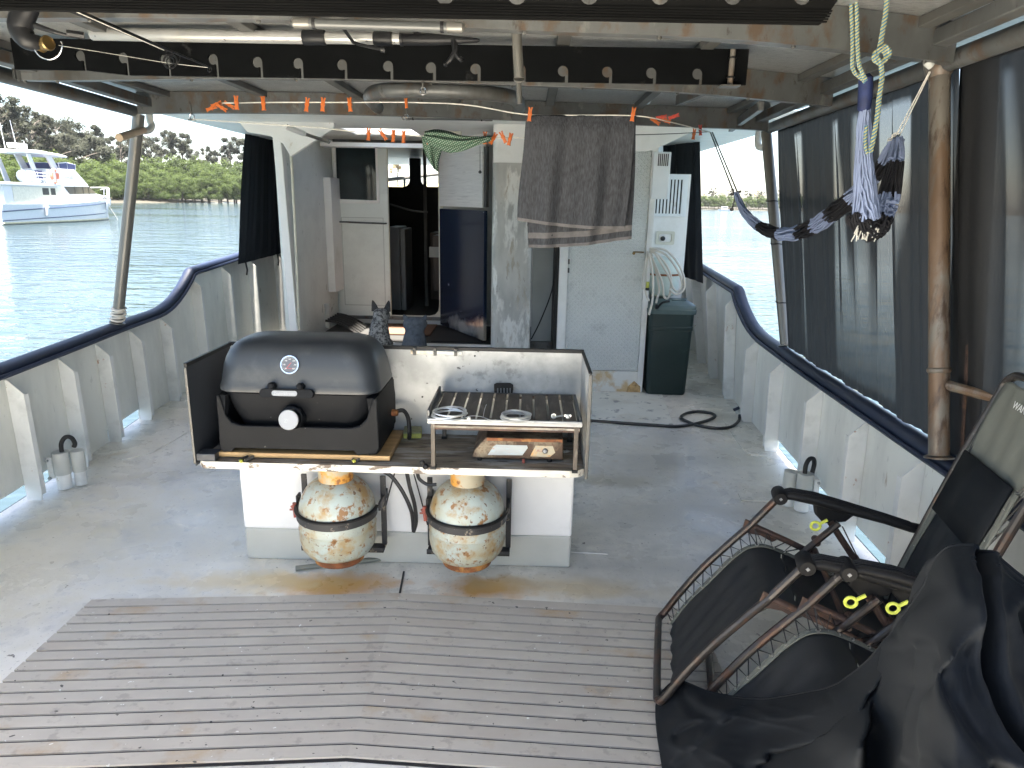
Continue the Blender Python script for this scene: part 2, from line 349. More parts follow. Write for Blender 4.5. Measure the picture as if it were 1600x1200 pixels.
m_navyp = M('chipped_navy_panel', (.018, .027, .052), .16, var=.15, vs=3, blot=[((.40, .41, .41), 9, .715, .01, 4, .9)], stretch=(1, 1, 1), bump=.0006, bs=7,
            spots=[(-.43, 6.45, .34, .16, .2, .14, (.40, .36, .30), 1), (-.66, 6.80, .33, .3, .4, .09, (.34, .35, .35), 1)])
m_whiteply = M('brushed_white_ply', (.78, .78, .75), .5, var=.06, vs=12, stretch=(.3, .3, 5), blot=[((.50, .50, .48), 14, .62, .06, 6, .6)])
m_glassd = M('dark_door_glass', (.012, .020, .022), .06, var=.3, vs=5)
m_ac = M('painted_grille', (.78, .80, .80), .45, var=.05, blot=[((.48, .40, .27), 5, .68, .06, 6, .7)])
m_rustw = M('rust_bleeding_white', (.78, .77, .72), .5, var=.05, vs=6, blot=[((.60, .42, .20), 5, .58, .06, 9, .9)])
m_tan = M('corroded_tan', (.50, .33, .15), .7, var=.3, vs=30, bump=.003, bs=60, blot=[((.22, .12, .05), 40, .60, .04, 5, .8)])
m_oldpipe = M('dull_olive_pipe', (.20, .205, .17), .5, var=.12, vs=8)
m_dogs = M('speckled_dog_fur', (.30, .29, .27), .9, var=.2, vs=18, blot=[((.035, .033, .032), 45, .50, .05, 7, .9), ((.42, .40, .37), 60, .60, .05, 6, .6)], bump=.006, bs=90, bstr=.8)
m_dogb = M('blue_grey_dog_fur', (.10, .115, .135), .85, var=.2, vs=24, blot=[((.045, .05, .06), 30, .56, .06, 6, .7), ((.24, .26, .29), 60, .66, .05, 4, .7)], bump=.005, bs=110, bstr=.8)
m_ear = M('dark_dog_ear', (.05, .048, .047), .9, var=.3, vs=40)
m_bwhite = M('yacht_gelcoat', (.60, .62, .65), .25, var=.03); m_bglass = M('yacht_glass', (.05, .055, .06), .1, var=.2); m_bstripe = M('yacht_stripe', (.04, .06, .12), .3)
m_byellow = M('waterline_scum', (.50, .48, .33), .6); m_bnavy = M('navy_canvas', (.05, .06, .15), .7); m_orange = M('lifebuoy_orange', (.65, .22, .14), .5)
m_trunk = M('grey_bark', (.06, .052, .044), .85, var=.3, vs=2); m_ground = M('bank_mud', (.022, .020, .013), .9, var=.3, vs=.2)
def leafmat(n, a, b):
    m = M(n, a, .7, var=.25, vs=.35, blot=[(b, .5, .55, .12, 3, .8)], spec=.25)
    t = m.node_tree; p = t.nodes['Principled BSDF']; out = t.nodes['Material Output']
    tr = t.nodes.new('ShaderNodeBsdfTranslucent'); tr.inputs[0].default_value = (*[c*1.2 for c in b], 1); mx = t.nodes.new('ShaderNodeMixShader'); mx.inputs[0].default_value = .55
    t.links.new(p.outputs[0], mx.inputs[1]); t.links.new(tr.outputs[0], mx.inputs[2]); t.links.new(mx.outputs[0], out.inputs[0]); return m
m_leafm = leafmat('mangrove_leaf', (.034, .058, .017), (.060, .085, .024)); m_leafg = leafmat('gum_leaf', (.030, .036, .026), (.048, .053, .038)); m_leafd = leafmat('dry_leaf', (.20, .17, .11), (.27, .23, .14))

# embossed insulated roof sheet
m_roof = M('embossed_roof_sheet', (.34, .35, .35), .28, .45, var=.08, vs=3, bump=.008, bs=38, bstr=1, stretch=(1, 2.4, 1), blot=[((.22, .225, .225), 30, .55, .05, 3, .6)])
# tread-plate door: small raised lozenges in a herringbone
m_tread = M('painted_tread_plate', (.68, .70, .67), .40, var=.05, vs=4, blot=[((.35, .36, .35), 5, .66, .08, 6, .5)])
t = m_tread.node_tree; N, L = t.nodes, t.links
tc = N.new('ShaderNodeTexCoord'); 
hs = []
for ang, off in ((45, 0), (-45, .5)):
    mp = N.new('ShaderNodeMapping'); mp.inputs['Rotation'].default_value = (0, rad(ang), 0); mp.inputs['Scale'].default_value = (30, 1, 30); mp.inputs['Location'].default_value = (off, 0, off)
    L.new(tc.outputs['Object'], mp.inputs[0]); sx = N.new('ShaderNodeSeparateXYZ'); L.new(mp.outputs[0], sx.inputs[0])
    ax = []
    for ch, wd in ((0, .13), (2, .38)):
        fr = N.new('ShaderNodeMath'); fr.operation = 'FRACT'; L.new(sx.outputs[ch], fr.inputs[0])
        sb = N.new('ShaderNodeMath'); sb.operation = 'SUBTRACT'; sb.inputs[1].default_value = .5; L.new(fr.outputs[0], sb.inputs[0])
        ab = N.new('ShaderNodeMath'); ab.operation = 'ABSOLUTE'; L.new(sb.outputs[0], ab.inputs[0])
        mr = N.new('ShaderNodeMapRange'); mr.inputs[1].default_value = wd; mr.inputs[2].default_value = wd+.08; mr.inputs[3].default_value = 1; mr.inputs[4].default_value = 0; L.new(ab.outputs[0], mr.inputs[0]); ax.append(mr.outputs[0])
    mu = N.new('ShaderNodeMath'); mu.operation = 'MULTIPLY'; L.new(ax[0], mu.inputs[0]); L.new(ax[1], mu.inputs[1]); hs.append(mu.outputs[0])
mxx = N.new('ShaderNodeMath'); mxx.operation = 'MAXIMUM'; L.new(hs[0], mxx.inputs[0]); L.new(hs[1], mxx.inputs[1])
bn = N.new('ShaderNodeBump'); bn.inputs['Strength'].default_value = 1; bn.inputs['Distance'].default_value = .007; L.new(mxx.outputs[0], bn.inputs['Height']); L.new(bn.outputs[0], N['Principled BSDF'].inputs['Normal'])
old = N['Principled BSDF'].inputs['Base Color'].links[0].from_socket; wm = N.new('ShaderNodeMix'); wm.data_type = 'RGBA'; f_ = N.new('ShaderNodeMath'); f_.operation = 'MULTIPLY'; f_.inputs[1].default_value = .3
L.new(mxx.outputs[0], f_.inputs[0]); L.new(f_.outputs[0], wm.inputs[0]); L.new(old, wm.inputs[6]); wm.inputs[7].default_value = (.80, .82, .80, 1); L.new(wm.outputs[2], N['Principled BSDF'].inputs['Base Color'])
# rope of two twisted colours
def ropemat(name, a, b, sc=60):
    m = M(name, a, .8, var=.15, vs=60); t = m.node_tree; N, L = t.nodes, t.links
    tc = N.new('ShaderNodeTexCoord'); mp = N.new('ShaderNodeMapping'); mp.inputs['Rotation'].default_value = (0, rad(38), 0); L.new(tc.outputs['Object'], mp.inputs[0])
    wv = N.new('ShaderNodeTexWave'); wv.inputs['Scale'].default_value = sc/6.283; wv.bands_direction = 'Z'; wv.inputs['Distortion'].default_value = 1.5; L.new(mp.outputs[0], wv.inputs[0])
    mx = N.new('ShaderNodeMix'); mx.data_type = 'RGBA'; cr = N.new('ShaderNodeMapRange'); cr.inputs[1].default_value = .4; cr.inputs[2].default_value = .6; L.new(wv.outputs[1], cr.inputs[0]); L.new(cr.outputs[0], mx.inputs[0])
    mx.inputs[6].default_value = (*a, 1); mx.inputs[7].default_value = (*b, 1); L.new(mx.outputs[2], N['Principled BSDF'].inputs['Base Color']); return m
m_ropeby = ropemat('blue_yellow_rope', (.045, .15, .24), (.36, .34, .15), 230)
# green and white checked tea towel
m_check = M('green_check_cloth', (.62, .66, .60), .9)
t = m_check.node_tree; N, L = t.nodes, t.links; tc = N.new('ShaderNodeTexCoord'); cur = None
ck = []
for dr, ang in (('X', 25), ('Z', 25)):
    mp = N.new('ShaderNodeMapping'); mp.inputs['Rotation'].default_value = (0, rad(ang), 0); L.new(tc.outputs['Object'], mp.inputs[0])
    wv = N.new('ShaderNodeTexWave'); wv.bands_direction = dr; wv.inputs['Scale'].default_value = 34; wv.inputs['Distortion'].default_value = .8; L.new(mp.outputs[0], wv.inputs[0])
    cr = N.new('ShaderNodeMapRange'); cr.inputs[1].default_value = .45; cr.inputs[2].default_value = .55; L.new(wv.outputs[1], cr.inputs[0]); ck.append(cr.outputs[0])
ad = N.new('ShaderNodeMath'); ad.operation = 'MAXIMUM'; L.new(ck[0], ad.inputs[0]); L.new(ck[1], ad.inputs[1])
mx = N.new('ShaderNodeMix'); mx.data_type = 'RGBA'; L.new(ad.outputs[0], mx.inputs[0]); mx.inputs[6].default_value = (.36, .42, .36, 1); mx.inputs[7].default_value = (.03, .09, .05, 1); L.new(mx.outputs[2], N['Principled BSDF'].inputs['Base Color'])
# shade mesh: open weave that lets part of the light through; where it lies double it is denser
def shademat(name, lo, hi, col, sc=9):
    m = M(name, col, .7, var=.15, vs=20, bump=.001, bs=200, rnd=False); t = m.node_tree; N, L = t.nodes, t.links; p = N['Principled BSDF']; out = N['Material Output']
    at_ = N.new('ShaderNodeAttribute'); at_.attribute_name = 'dense'
    mr = N.new('ShaderNodeMapRange'); mr.inputs[1].default_value = 0; mr.inputs[2].default_value = 1; mr.inputs[3].default_value = hi; mr.inputs[4].default_value = lo; L.new(at_.outputs['Fac'], mr.inputs[0])
    tl = N.new('ShaderNodeBsdfTranslucent'); tl.inputs[0].default_value = (.07, .07, .07, 1); m1 = N.new('ShaderNodeMixShader'); m1.inputs[0].default_value = .2; L.new(p.outputs[0], m1.inputs[1]); L.new(tl.outputs[0], m1.inputs[2])
    tr = N.new('ShaderNodeBsdfTransparent'); tr.inputs[0].default_value = (1, .97, .94, 1); m2 = N.new('ShaderNodeMixShader'); L.new(mr.outputs[0], m2.inputs[0]); L.new(m1.outputs[0], m2.inputs[1]); L.new(tr.outputs[0], m2.inputs[2]); L.new(m2.outputs[0], out.inputs[0]); return m
m_shade = shademat('black_shade_mesh', .010, .20, (.009, .0095, .011)); m_shaded = M('black_shade_hem', (.010, .012, .016), .7, var=.15, vs=20)
# water
m_water = bpy.data.materials.new('river_water'); m_water.use_nodes = True; t = m_water.node_tree; N, L = t.nodes, t.links; p = N['Principled BSDF']
p.inputs['Base Color'].default_value = (.022, .036, .045, 1); p.inputs['Roughness'].default_value = .07; p.inputs['IOR'].default_value = 1.33
tc = N.new('ShaderNodeTexCoord'); hs = []
for sc, st, dt in ((.55, (1, 1.9, 1), 4), (2.4, (1, 1.6, 1), 3), (.028, (1, 2.2, 1), 3)):
    mp = N.new('ShaderNodeMapping'); mp.inputs['Scale'].default_value = st; mp.inputs['Rotation'].default_value = (0, 0, rad(-12)); L.new(tc.outputs['Object'], mp.inputs[0])
    n = N.new('ShaderNodeTexNoise'); n.inputs['Scale'].default_value = sc; n.inputs['Detail'].default_value = dt; L.new(mp.outputs[0], n.inputs[0]); hs.append(n.outputs[0])
s1 = N.new('ShaderNodeMath'); s1.operation = 'MULTIPLY_ADD'; s1.inputs[1].default_value = .16; L.new(hs[1], s1.inputs[0]); L.new(hs[0], s1.inputs[2])
bn = N.new('ShaderNodeBump'); bn.inputs['Distance'].default_value = .30; L.new(s1.outputs[0], bn.inputs['Height'])
mr = N.new('ShaderNodeMapRange'); mr.inputs[1].default_value = .35; mr.inputs[2].default_value = .65; mr.inputs[3].default_value = .22; mr.inputs[4].default_value = .95; L.new(hs[2], mr.inputs[0]); L.new(mr.outputs[0], bn.inputs['Strength'])
L.new(bn.outputs[0], p.inputs['Normal'])
# ================================================================== SETTING
WZ = -0.9
m = MB(); m.add([(-3000, -3000, WZ), (3000, -3000, WZ), (3000, 5000, WZ), (-3000, 5000, WZ)], [(0, 1, 2, 3)])
struct(m.build('water', m_water))
# river bank, a long low strip around the reach
bank = [(-170, 40), (-128, 120), (-122, 165), (-120, 215), (-124, 262), (-132, 330), (-90, 430), (0, 470), (127, 470), (260, 465), (420, 430), (700, 300)]
hill = [(-900, 0), (-900, 300), (-900, 700), (-600, 1500), (0, 1900), (700, 1500), (1400, 600)]
m = MB(); G = []
for i, (x, y) in enumerate(bank):
    o_ = Vector((x, y, 0)); d = (Vector((x, y, 0))-Vector((40, 100, 0))).normalized()
    G.append([Vector((o_.x+d.x*s, o_.y+d.y*s, z)) for s, z in ((-3, WZ-.5), (2, WZ+.35), (30, .8), (70, 2.0), (400, 5), (2200, 10))])
m.grid(G); struct(m.build('river_bank', m_ground, smooth=True))

# deck of the boat
XL = [(-3, -2.35), (0, -2.48), (3.2, -2.57), (3.94, -2.645), (4.5, -2.71), (5.43, -2.78), (7, -2.86), (9, -2.80), (11, -2.45), (13, -1.6)]
XR = [(-3, 1.45), (0, 1.52), (2.64, 1.59), (3.83, 1.634), (4.5, 1.673), (5.44, 1.73), (7.1, 1.86), (9, 1.82), (11, 1.5), (13, .7)]
xl = lambda y: interp(XL, y); xr = lambda y: interp(XR, y)
ys = [i*.4-3 for i in range(41)]
m = MB(); m.grid([[Vector((lerp(xl(y)-.03, xr(y)+.03, k/10), y, 0)) for k in range(11)] for y in ys]); deck = struct(m.build('deck', m_deck))
# raised doubler plates welded on the deck, and the bare seams
def pad(pts, h=.004, mt=m_pad, nm='deck_plate'):
    m = MB(); m.poly([(p.x, p.y) for p in pts], (0, 0, .0), (1, 0, 0), (0, 1, 0), h); return m.build(nm, mt, deck, bevel=.002)
pad([at(x, y, 'z', 0) for x, y in ((1128, 655), (1152, 652), (1203, 700), (1205, 712), (1172, 712), (1160, 703))], .006)
pad([at(x, y, 'z', 0) for x, y in ((1153, 772), (1165, 763), (1205, 768), (1215, 785), (1158, 783))], .006)
pad([Vector(p) for p in ((-2.75, 4.95, 0), (-2.68, 3.95, 0), (-2.42, 3.86, 0), (-2.30, 3.98, 0), (-2.25, 4.6, 0), (-2.1, 6.0, 0), (-2.75, 6.0, 0))], .006)
pad([at(x, y, 'z', 0) for x, y in ((925, 614), (1032, 609), (1052, 664), (925, 662))], .004, m_patch, 'worn_deck_panel')
m = MB(); m.bar(at(631, 893, 'z', .002), at(624, 931, 'z', .002), .008, .004); m.build('weld_seam', m_caulk, deck)
m = MB(); m.tube(catmull([(-1.2, 2.85, .0), (-.3, 2.9, 0), (.4, 2.87, 0)], 4), .004, 6); m.build('weld_seam', m_deck, deck)
# hull side below the deck edge
m = MB()
for tab, s in ((XL, -1), (XR, 1)):
    m.grid([[Vector((interp(tab, y)+s*.035, y, 0.0)), Vector((interp(tab, y)+s*.03, y, -.5)), Vector((interp(tab, y)-s*.1, y, -1.4))] for y in ys])
m.grid([[Vector((x, -3, z)) for z in (0, -1.4)] for x in (-2.38, 1.48)])
struct(m.build('hull', m_navy, smooth=True))

# ------------------------------------------------------------------ bulwarks
ZL = [(-3, .70), (5.0, .70), (5.12, .706), (5.25, .726), (5.38, .762), (5.5, .81), (5.6, .86), (5.69, .915), (5.73, .942), (6.9, .985), (8.5, 1.04), (13, 1.3)]
ZR = [(-3, .66), (4.75, .66), (4.9, .667), (5.05, .687), (5.18, .722), (5.3, .765), (5.41, .815), (5.51, .87), (5.56, .905), (6.8, .95), (8.5, 1.0), (13, 1.25)]
TL = lambda y: xl(y)-.012; TR = lambda y: xr(y)-(.02 if y < 5 else .02+.05*(min(y, 7)-5))
def bulwark(side):
    L_ = side < 0
    bx, tx, Z = (xl, TL, ZL) if L_ else (xr, TR, ZR)
    base = (bx(3), 3, 0)
    T = thing('bulwark', 'grey ribbed steel bulwark under a navy rail on the port side beside the open water' if L_ else 'pale ribbed steel bulwark under a navy rail below the black shade cloth', 'bulwark', base)
    ribs = [-2.2, -1.7, -1.2, -.7, -.2, .3, .8, 1.3, 1.8, 2.3, 2.78, 3.27, 3.74, 4.16, 4.62, 5.1, 5.73, 6.42, 7.1, 7.8, 8.4, 9, 9.6] if L_ else [-2, -1.5, -1, -.5, 0, .5, 1.05, 1.57, 2.1, 2.56, 3.06, 3.62, 4.30, 4.94, 5.56, 6.25, 6.9, 7.6, 8.5, 9.1]
    slots = {(2.78, 3.27), (3.27, 3.74), (4.16, 4.62), (1.8, 2.3)} if L_ else {(3.62, 4.30), (2.56, 3.06), (3.06, 3.62), (1.57, 2.1)}
    edges = [-3] + ribs + [11]
    for a, b in zip(edges, edges[1:]):
        lo = .085 if (a, b) in slots else 0
        n = max(2, int((b-a)/.12)); m = MB(); rings = []
        for k in range(n+1):
            y = lerp(a, b, k/n); z1 = interp(Z, y)-.01
            f = lambda z: lerp(bx(y), tx(y), z/max(.1, z1)) - side*.004*math.sin(math.pi*k/n)*math.sin(math.pi*min(1, z/z1))
            zs = [lo, .2, .45, z1]
            rings.append([Vector((f(z), y, z)) for z in zs] + [Vector((f(z)+side*.008, y, z)) for z in reversed(zs)])
        m.loft(rings); m.build('plate', m_plate, T, smooth=True, ang=.5)
    for y in ribs:
        z1 = interp(Z, y)-.055; i = -side; m = MB()
        def X(z): return lerp(bx(y), tx(y), z/.7)
        wdt = .085
        out = [(0, .0), (wdt*.9, .0), (wdt, .05), (wdt, z1-.07), (.012, z1), (0, z1)]
        P = [Vector((X(z)+i*(a+.001), y, z)) for a, z in out]; m.loft([P, [p+Vector((0, .009, 0)) for p in P]])
        # welded flange down the edge of the angle section
        P = [Vector((X(z)+i*(wdt-.006), y+.009, z)) for z in (.03, z1-.075)]
        m.add([P[0], P[1], P[1]+Vector((0, .028, 0)), P[0]+Vector((0, .028, 0)), P[0]+Vector((i*.006, 0, 0)), P[1]+Vector((i*.006, 0, 0)), P[1]+Vector((i*.006, .028, 0)), P[0]+Vector((i*.006, .028, 0))],
              [(0, 1, 2, 3), (4, 7, 6, 5), (1, 5, 6, 2), (0, 3, 7, 4), (2, 6, 7, 3)])
        m.build('rib', m_rib, T, bevel=.002)
    m = MB(); yy = sorted([-3+.13*k for k in range(110)]+[5.0+.045*k for k in range(20)])
    R = []
    for y in yy:
        z = interp(Z, y); x = tx(y)
        cs = [(-.042, -.012), (-.045, .006), (-.03, .026), (0, .034), (.03, .026), (.045, .006), (.042, -.012), (.03, -.02), (-.03, -.02)]
        R.append([Vector((x+a, y, z+b)) for a, b in cs])
    m.loft(R); m.build('rail_cap', m_navy, T, smooth=True, ang=.9)
    m = MB(); m.tube([(tx(y)-side*.052, y, interp(Z, y)-.018) for y in yy], .012, 6); m.build('rail_lip', m_navy, T, smooth=True)
    # welded scupper foot plates
    return T
bulwark(-1); bulwark(1)

# ------------------------------------------------------------------ chevron decking mat
Tm = thing('decking_mat', 'faded brown synthetic teak mat of chevron planks with black seams, on the aft deck', 'mat', (-.48, 2.0, 0))
cx = -.482
def my(x, k):  # front edge line number k
    return 2.482 - k*.0536 - (cx-x)*.092*(x < cx) - (x-cx)*.047*(x >= cx)
m = MB(); out = [(-1.677, my(-1.677, 0)), (cx, my(cx, 0)), (.70, my(.70, 0)), (.70, my(.70, 16.1)), (cx, my(cx, 16.1)), (-1.677, my(-1.677, 16.1))]
m.poly(out[::-1], (0, 0, .0), (1, 0, 0), (0, 1, 0), .0030); m.build('mat_backing', m_caulk, Tm)
for k in range(16):
    for xa, xb in ((-1.679, cx), (cx, .702)):
        g0 = .0 if k == 0 else .0050; e = .0012*(1 if xb == cx else 0)
        P = [(xa, my(xa, k)-g0), (xb, my(xb, k)-g0), (xb, my(xb, k+1)+.0052), (xa, my(xa, k+1)+.0052)]
        z0, z1 = .0030, .0090+random.uniform(0, .0006)
        m = MB(); m.add([(x, y, z0) for x, y in P]+[(x, y, z1) for x, y in P], [(0, 1, 2, 3), (7, 6, 5, 4), (1, 0, 4, 5), (2, 1, 5, 6), (3, 2, 6, 7), (0, 3, 7, 4)])
        m.build('plank', m_mat, Tm)

# ================================================================== CANOPY
zb = lambda x: 2.06-.010*(x+.5)**2
Tc = thing('canopy', 'grey embossed aluminium canopy roof on tube posts over the aft deck', 'canopy', (-.5, 2.5, 2.0))
m = MB()
edges = [-2.56, -1.68, -.88, -.08, .74, 1.60]
for a, b in zip(edges, edges[1:]):
    m = MB(); n = 4
    G0 = [[Vector((lerp(a+.003, b-.003, k/n), y, zb(lerp(a, b, k/n))+.125)) for k in range(n+1)] for y in ((1.02 if b < 0 else .20), 1.5, 2.6, 4.0, 4.98)]  # port panels stop short: an opening added aft to let light in
    G1 = [[p+Vector((0, 0, .05)) for p in r] for r in G0]
    m.grid(G0); m.grid([r[::-1] for r in G1]); m.build('roof_panel', m_roof, Tc)
for xs_, y0 in (((-2.80, -1.4, -.08), 1.0), ((-.08, .5, 1.80), .18)):  # added overhang blocks sun strips; port part cut short to let light in
    m = MB(); G = [[Vector((x, y, zb(x)+.185)) for x in xs_] for y in (y0, 2.5, 5.02)]; m.grid(G); m.build('roof_skin', m_whiteb, Tc, solid=.01)
def camber_beam(px, wd, ht, nm, mt):
    P = []
    for x, y in px:
        p = at(x, y, 'z', 2.05)
        for _ in range(4): p = at(x, y, 'z', zb(p.x)+.002)
        P.append(Vector((p.x, p.y, zb(p.x))))
    P = catmull(P, 5); R = []
    for p in P: R.append([p+Vector((0, -.0, 0)), p+Vector((0, wd, 0)), p+Vector((0, wd, ht)), p+Vector((0, 0, ht))])
    m = MB(); m.loft(R); return m.build(nm, mt, Tc, bevel=.004), P
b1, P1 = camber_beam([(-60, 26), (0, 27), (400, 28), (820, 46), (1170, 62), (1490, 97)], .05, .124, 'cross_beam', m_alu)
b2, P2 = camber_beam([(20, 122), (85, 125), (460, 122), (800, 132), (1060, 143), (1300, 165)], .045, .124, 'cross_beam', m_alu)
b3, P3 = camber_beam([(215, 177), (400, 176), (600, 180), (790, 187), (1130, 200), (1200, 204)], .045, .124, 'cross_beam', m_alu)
for x in (-2.20, -1.63, -1.07, -.47, .12, .68, 1.27):
    m = MB(); z = zb(x)+.100
    m.b2((x-.026, 1.05 if x < 0 else .65, z-.008), (x+.026, 4.72, z+.024)); m.build('roof_stringer', m_alud, Tc, bevel=.003)
# side tubes
def edge_tube(pa, pb, z, back):
    a = at(*pa, 'z', z); b = at(*pb, 'z', z); d = (b-a); a2 = a - d.normalized()*back
    return a2, b
aL, bL = edge_tube((0, 116), (212, 174), 2.045, 2.2); aR, bR = edge_tube((1600, 52), (1203, 200), 2.05, 1.2)
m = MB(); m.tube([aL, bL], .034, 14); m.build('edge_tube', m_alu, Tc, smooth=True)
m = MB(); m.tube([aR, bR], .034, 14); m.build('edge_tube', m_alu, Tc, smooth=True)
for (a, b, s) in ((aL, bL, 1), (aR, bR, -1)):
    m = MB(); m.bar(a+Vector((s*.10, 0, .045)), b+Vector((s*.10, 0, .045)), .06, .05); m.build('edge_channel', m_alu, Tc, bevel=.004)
# diagonal gusset bars to starboard and the short tube above them
for (pa, pb, w_) in (((1190, 165), (1142, 200), .03), ((1100, 140), (1060, 157), .03)):
    a = at(*pa, 'z', 2.07); b = at(*pb, 'z', 2.07); m = MB(); m.bar(a, b, w_, .05); m.build('gusset', m_alu, Tc, bevel=.003)
# curved spare tube under the roof
P = [at(x, y, 'z', 2.035) for x, y in ((590, 168), (578, 152), (592, 143), (640, 141), (720, 143), (780, 148), (806, 155), (812, 168))]
m = MB(); m.tube(catmull(P, 5), .034, 12); m.build('curved_tube', m_alu, Tc, smooth=True)
# bolts under the beams
for PP, n in ((P1, 9), (P2, 11)):
    for k in range(n):
        p = PP[int((k+.5)*len(PP)/n)]; m = MB(); m.lathe([(.007, 0), (.007, -.005), (.004, -.008)], p+Vector((0, .02, 0)), (0, 0, 1), 6); m.build('bolt', m_alud, Tc)
# posts
def post(b, t_, r, mt, lbl=None):
    m = MB(); m.tube([b, t_], r, 18); o = m.build('post', mt, Tc, smooth=True)
    m = MB(); m.lathe([(r+.014, 0), (r+.014, .006), (r+.001, .012)], Vector(b)+Vector((0, 0, .0)), (Vector(t_)-Vector(b)), 18); f = m.build('post_flange', mt, o, smooth=True)
    if lbl: o['label'] = lbl
    return o
zl, zr = .73, .69
p0 = at(183, 505, 'z', zl); q0 = at(217, 178, 'z', 2.03)
post(p0, q0, .034, m_postg, 'grey steel post to port with cord wound round its foot')
p1 = at(1467, 716, 'z', zr); q1 = at(1468, 108, 'z', 2.03)
post(p1, q1, .034, m_post, 'rusty brown steel post to starboard')
p2 = at(1228, 541, 'z', zr); q2 = at(1197, 206, 'z', 2.03)
po2 = post(p2, q2, .034, m_postg, 'steel post with cable ties at the forward end of the shade cloth')
for f in (.33, .53, .80):
    c = p2.lerp(q2, 1-f); m = MB(); m.tube([c+Vector((math.cos(a)*.037, math.sin(a)*.037, .002*math.sin(3*a))) for a in [k*math.pi/8 for k in range(16)]], .0035, 5, closed=True); m.tube([c+Vector((.03, 0, 0)), c+Vector((.075, .0, .004))], .003, 5); m.build('cable_tie', m_black, po2)
# weld collar and side branch on the near post
c = p1.lerp(q1, (718-578)/610); m = MB(); m.lathe([(.0345, -.01), (.039, -.004), (.039, .004), (.0345, .01)], c, (q1-p1), 18); m.build('weld_ring', m_post, Tc, smooth=True)
a = p1.lerp(q1, (718-598)/610); b = a+Vector((.20, -.30, -.02)); m = MB(); m.tube([a, b], .018, 10); m.build('side_branch', m_post, Tc, smooth=True)
m = MB(); m.lathe([(.0345, -.03), (.044, -.012), (.05, .012), (.05, .03)], q1, (q1-p1), 14); m.build('post_cap', m_post, Tc, smooth=True)
# cord wound round the foot of the port post
Tr = thing('wound_cord', 'cream cord wound several turns round the foot of the port canopy post', 'cord', p0)
m = MB(); ax = (q0-p0).normalized(); u, v = frame_from(ax); P = []
for k in range(12*7):
    a = 2*math.pi*k/12; P.append(p0+ax*(.02+.085*k/84+.006*math.sin(k*.7))+(u*math.cos(a)+v*math.sin(a))*(.040+.004*math.sin(k*.31)))
m.tube(P, .0065, 6); m.build('cord_turns', m_hose, Tr, smooth=True)
# white hanging pipe
a = at(806, 30, 'y', 2.5); b = at(811, 122, 'y', 2.5); m = MB(); m.tube([a, b], .0165, 12); m.tube([b-Vector((0,0,0)), b+Vector((0, .004, -.004))], .0185, 12)
tag(m.build('hanging_pipe', m_postg, smooth=True, base=a), 'pale grey pipe hanging down from the canopy in front of the rod rack', 'pipe')
a = at(810, 128, 'y', 3.15); b = at(812, 162, 'y', 3.15); m = MB(); m.tube([a+Vector((0,0,.02)), b], .012, 12)
tag(m.build('hanging_pipe', m_postg, smooth=True, base=a), 'short pale stub of pipe beneath the rod rack, next to the curved tube', 'pipe')
# drain pipes by the posts
def drain(P, r, lbl, tail=None, mt=m_pvc):
    T = thing('drain_pipe', lbl, 'pipe', P[0]); m = MB(); m.tube(catmull(P, 5), r, 12); m.build('pipe', mt, T, smooth=True)
    if tail: m = MB(); m.tube(tail, r*1.06, 12); m.build('pipe_end', m_pvco, T, smooth=True)
drain([at(233, 172, 'y', 4.62), at(234, 188, 'y', 4.62), at(237, 196, 'y', 4.62), at(233, 203, 'y', 4.58), at(222, 205, 'y', 4.52)], .021, 'white drain elbow with a tan pipe stub tied to the port post', [at(224, 203, 'y', 4.5), at(186, 215, 'y', 4.15)])
drain([at(1186, 203, 'y', 5.0), at(1184, 222, 'y', 5.0), at(1187, 230, 'y', 4.98), at(1198, 230, 'y', 4.95)], .022, 'white drain elbow at the head of the starboard post', None)

# ------------------------------------------------------------------ rod racks
def keyhole(cx_, cz, r, sw, side):
    """notch cut from the lower edge up into a round hole: slot hangs at one side of the hole"""
    x0 = cx_+side*(r-.001); pts = [(x0-side*sw, 0)]
    a0 = math.asin(max(-1, min(1, 0)))
    pts = []
    for k in range(13):
        a = rad(-35-k*290/12) if side > 0 else rad(215+k*290/12)
        pts.append((cx_+r*math.cos(a), cz+r*math.sin(a)))
    return pts
plate_y = 2.95
z0 = lambda x: at(130+(x+1.9)*380, 130, 'y', plate_y).z
Tk = thing('rod_rack', 'long black rod rack board with a row of round notched holes under the canopy', 'rod rack', (-.6, plate_y, 2.05))
zlow, ztop, xa, xb_ = 2.012, 2.142, -2.07, .843
H = [(-1.80, 2.082), (-1.628, 2.076), (-1.46, 2.074), (-1.267, 2.076), (-1.09, 2.068), (-.928, 2.066), (-.753, 2.063), (-.57, 2.061), (-.40, 2.058), (-.223, 2.056), (-.045, 2.054), (.123, 2.053), (.297, 2.052), (.47, 2.051), (.651, 2.050)]
out = [(xa, zlow-.0+.015), ]
for (hx, hz) in H:
    r = .0205; s = 1; sw = .011
    xs = hx+r-.001
    arc = []
    th0 = math.degrees(math.acos((xs-sw-hx)/r))
    for k in range(15):
        a = rad(-th0-(360-th0*1.0-8)*k/14) if False else rad(-th0 - (360-th0-0)*k/14)
        arc.append((hx+r*math.cos(a), hz+r*math.sin(a)))
    yl = zlow+(.015 if hx < -1.7 else 0)
    out += [(xs-sw, yl)] + arc + [(xs+.0012, hz), (xs+.0012, yl)]
out += [(xb_, zlow), (xb_, ztop), (xa, ztop)]
m = MB(); m.poly(out, (0, plate_y, 0), (1, 0, 0), (0, 0, 1), -.012); m.build('rack_board', m_board, Tk)
m = MB(); m.poly([(xa, ztop-.012), (xb_, ztop-.012), (xb_, ztop), (xa, ztop)], (0, plate_y+.013, 0), (1, 0, 0), (0, 0, 1), -.03); m.build('rack_batten', m_board, Tk)
x = .775
